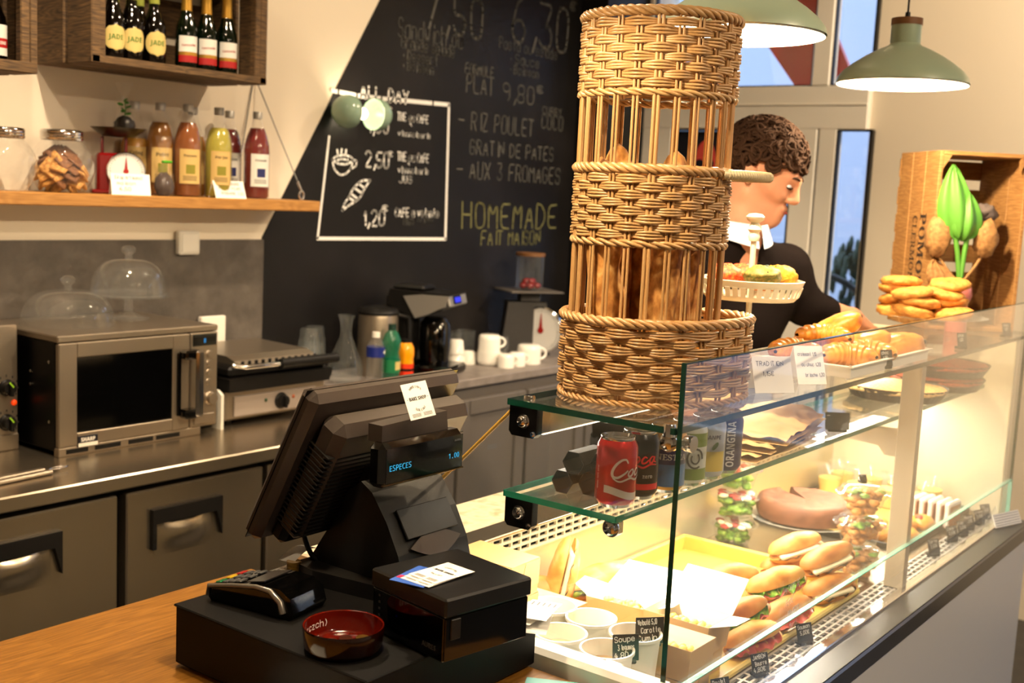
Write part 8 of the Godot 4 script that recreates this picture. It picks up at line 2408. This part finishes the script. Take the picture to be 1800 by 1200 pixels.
	for q in [-1.0, 1.0]:
		var hp: Vector3 = PV + (LS - RS).normalized() * q * 0.09
		inner.bone(PV, hp, 0.09, 0.075, 0.03)
		inner.bone(hp, Vector3(hp.x, 0.52, hp.z + 0.02), 0.075, 0.05, 0.03)
		inner.bone(Vector3(hp.x, 0.52, hp.z + 0.02), Vector3(hp.x, 0.10, hp.z + 0.02), 0.05, 0.036, 0.03)
	inner.mesh_into(skin)
	shift(skin, -W)
	obj("body", skin, M.skin, o)
	# sweater
	var s := MB.new()
	var bf := Field.new(Vector3(2.42, 0.86, -1.80), Vector3(3.30, 1.64, -1.05), 0.013)
	var cross := (LS - RS).normalized()
	var fr := Vector3(-0.35, 0, 0.80).normalized()
	var sdv := Vector3.UP.cross(fr).normalized()
	bf.bone(RS.lerp(LS, 0.22) + Vector3(0, -0.07, 0), RS.lerp(LS, 0.78) + Vector3(0, -0.07, 0), 0.112, 0.112, 0.05)
	bf.bone(RS.lerp(LS, 0.35) + Vector3(0, -0.16, -0.01), RS.lerp(LS, 0.65) + Vector3(0, -0.16, -0.01), 0.125, 0.125, 0.05)
	bf.bone(PV + cross * -0.07 + Vector3(0, 0.05, 0), PV + cross * 0.07 + Vector3(0, 0.05, 0), 0.120, 0.120, 0.06)
	bf.bone(PV + Vector3(0, 0.10, 0), RS.lerp(LS, 0.5) + Vector3(0, -0.18, 0), 0.125, 0.130, 0.06)
	bf.bone(N + Vector3(-0.005, -0.06, -0.02), RS.lerp(LS, 0.5) + Vector3(0, -0.02, 0), 0.062, 0.10, 0.05)
	for a in [[LS, LE, LW], [RS, RE, RW]]:
		bf.bone(N.lerp(a[0], 0.35) + Vector3(0, -0.055, 0), a[0], 0.058, 0.066, 0.04)
		bf.bone(a[0], a[1], 0.066, 0.052, 0.03)
		bf.bone(a[1], a[1].lerp(a[2], 0.42), 0.052, 0.046, 0.02)
	for q in 5:   # V neckline cut into the knit
		var t := q / 4.0
		bf.carve(N + fr * (0.085 + 0.05 * t) + Vector3(0, 0.02 - 0.125 * t, 0), lerpf(0.056, 0.010, t))
	bf.mesh_into(s)
	shift(s, -W)
	obj("sweater", s, M.sweater, o)
	# shirt collar: two points over the neckline and the strip between them
	for q in [-1.0, 1.0]:
		var c := MB.new()
		c.surf(10, 4, func(u, v):
			var a: float = lerpf(0.10, 2.6, u)
			var r: float = lerpf(0.064, 0.080, v)
			return N - W + Vector3(0, -0.006 - 0.030 * v - 0.030 * v * (1.0 - u) + 0.016 * u, 0) + fr * cos(a) * r + sdv * q * sin(a) * r, false, 0)
		obj("collar", c, M.shirt, o)
	# curly hair
	var hr := MB.new()
	rng.seed = 77
	hr.lump(Vector3.ZERO, Vector3(0.084, 0.074, 0.096), 0.12, 0.25, 3, Transform3D(B, H - W + B * Vector3(0, 0.058, -0.030)), 26, 16)
	for k in 620:
		var th := rng.randf() * TAU
		var y := rng.randf_range(-0.45, 1.0)
		var c := sqrt(1.0 - y * y)
		var n := Vector3(cos(th) * c, y, sin(th) * c)
		if n.z > 0.66 and n.y < 0.20 or n.y < 0.0 and n.z > -0.05:
			continue
		var p := Vector3(0, 0.040, -0.016) + n * Vector3(0.084, 0.088, 0.096)
		var pts := []
		var r := rng.randf_range(0.010, 0.021)
		var t1 := n.cross(Vector3(rng.randf() - 0.5, rng.randf() - 0.5, rng.randf() - 0.5)).normalized()
		var t2 := n.cross(t1)
		var ph := rng.randf() * TAU
		for q in 8:
			var a := ph + q * 0.75
			pts.append(H - W + B * (p + t1 * cos(a) * r + t2 * sin(a) * r + n * (0.004 + q * 0.0028)))
		hr.tube(pts, [0.003, 0.005, 0.0058, 0.0060, 0.0058, 0.0052, 0.004, 0.002], 5)
	obj("hair", hr, M.hair, o)
	for q in [-1.0, 1.0]:
		obj("eyebrow", MB.new().tube([H - W + B * Vector3(q * 0.014, 0.030, 0.101), H - W + B * Vector3(q * 0.030, 0.034, 0.094), H - W + B * Vector3(q * 0.046, 0.026, 0.080)], [0.003, 0.004, 0.002], 6), M.hair, o)
		obj("eye", MB.new().lump(Vector3.ZERO, Vector3(0.013, 0.0065, 0.007), 0, 1, 1, Transform3D(B, H - W + B * Vector3(q * 0.030, 0.006, 0.084)), 14, 8), M.shirt, o)
		obj("eyelid", MB.new().tube([H - W + B * Vector3(q * 0.017, 0.004, 0.092), H - W + B * Vector3(q * 0.030, 0.002, 0.0925), H - W + B * Vector3(q * 0.043, 0.003, 0.083)], [0.0025, 0.0035, 0.002], 6), M.hair, o)
	obj("lips", MB.new().tube([H - W + B * Vector3(-0.020, -0.062, 0.095), H - W + B * Vector3(0, -0.061, 0.1035), H - W + B * Vector3(0.020, -0.062, 0.095)], [0.002, 0.0045, 0.002], 6), M.lip, o)
	# trousers and shoes
	var tr := MB.new()
	var tf2 := Field.new(Vector3(2.52, 0.0, -1.82), Vector3(3.06, 1.02, -1.30), 0.018)
	tf2.bone(PV + cross * -0.07, PV + cross * 0.07, 0.115, 0.115, 0.05)
	for q in [-1.0, 1.0]:
		var hip: Vector3 = PV + cross * q * 0.09
		var an := Vector3(hip.x, 0.10, hip.z + 0.02)
		tf2.bone(hip, hip.lerp(an, 0.5) + Vector3(0, 0, 0.02), 0.095, 0.068, 0.04)
		tf2.bone(hip.lerp(an, 0.5) + Vector3(0, 0, 0.02), an, 0.068, 0.055, 0.03)
		var sh := MB.new().lump(Vector3.ZERO, Vector3(0.048, 0.042, 0.13), 0, 1, 1, tf(Vector3(an.x, 0.044, an.z + 0.04) - W), 18, 10, 0.8)
		obj("shoe", sh, M.black_plastic, o)
	tf2.mesh_into(tr)
	shift(tr, -W)
	obj("trousers", tr, M.denim, o)

func shift(b: MB, by: Vector3) -> void:
	for i in b.v.size():
		b.v[i] += by
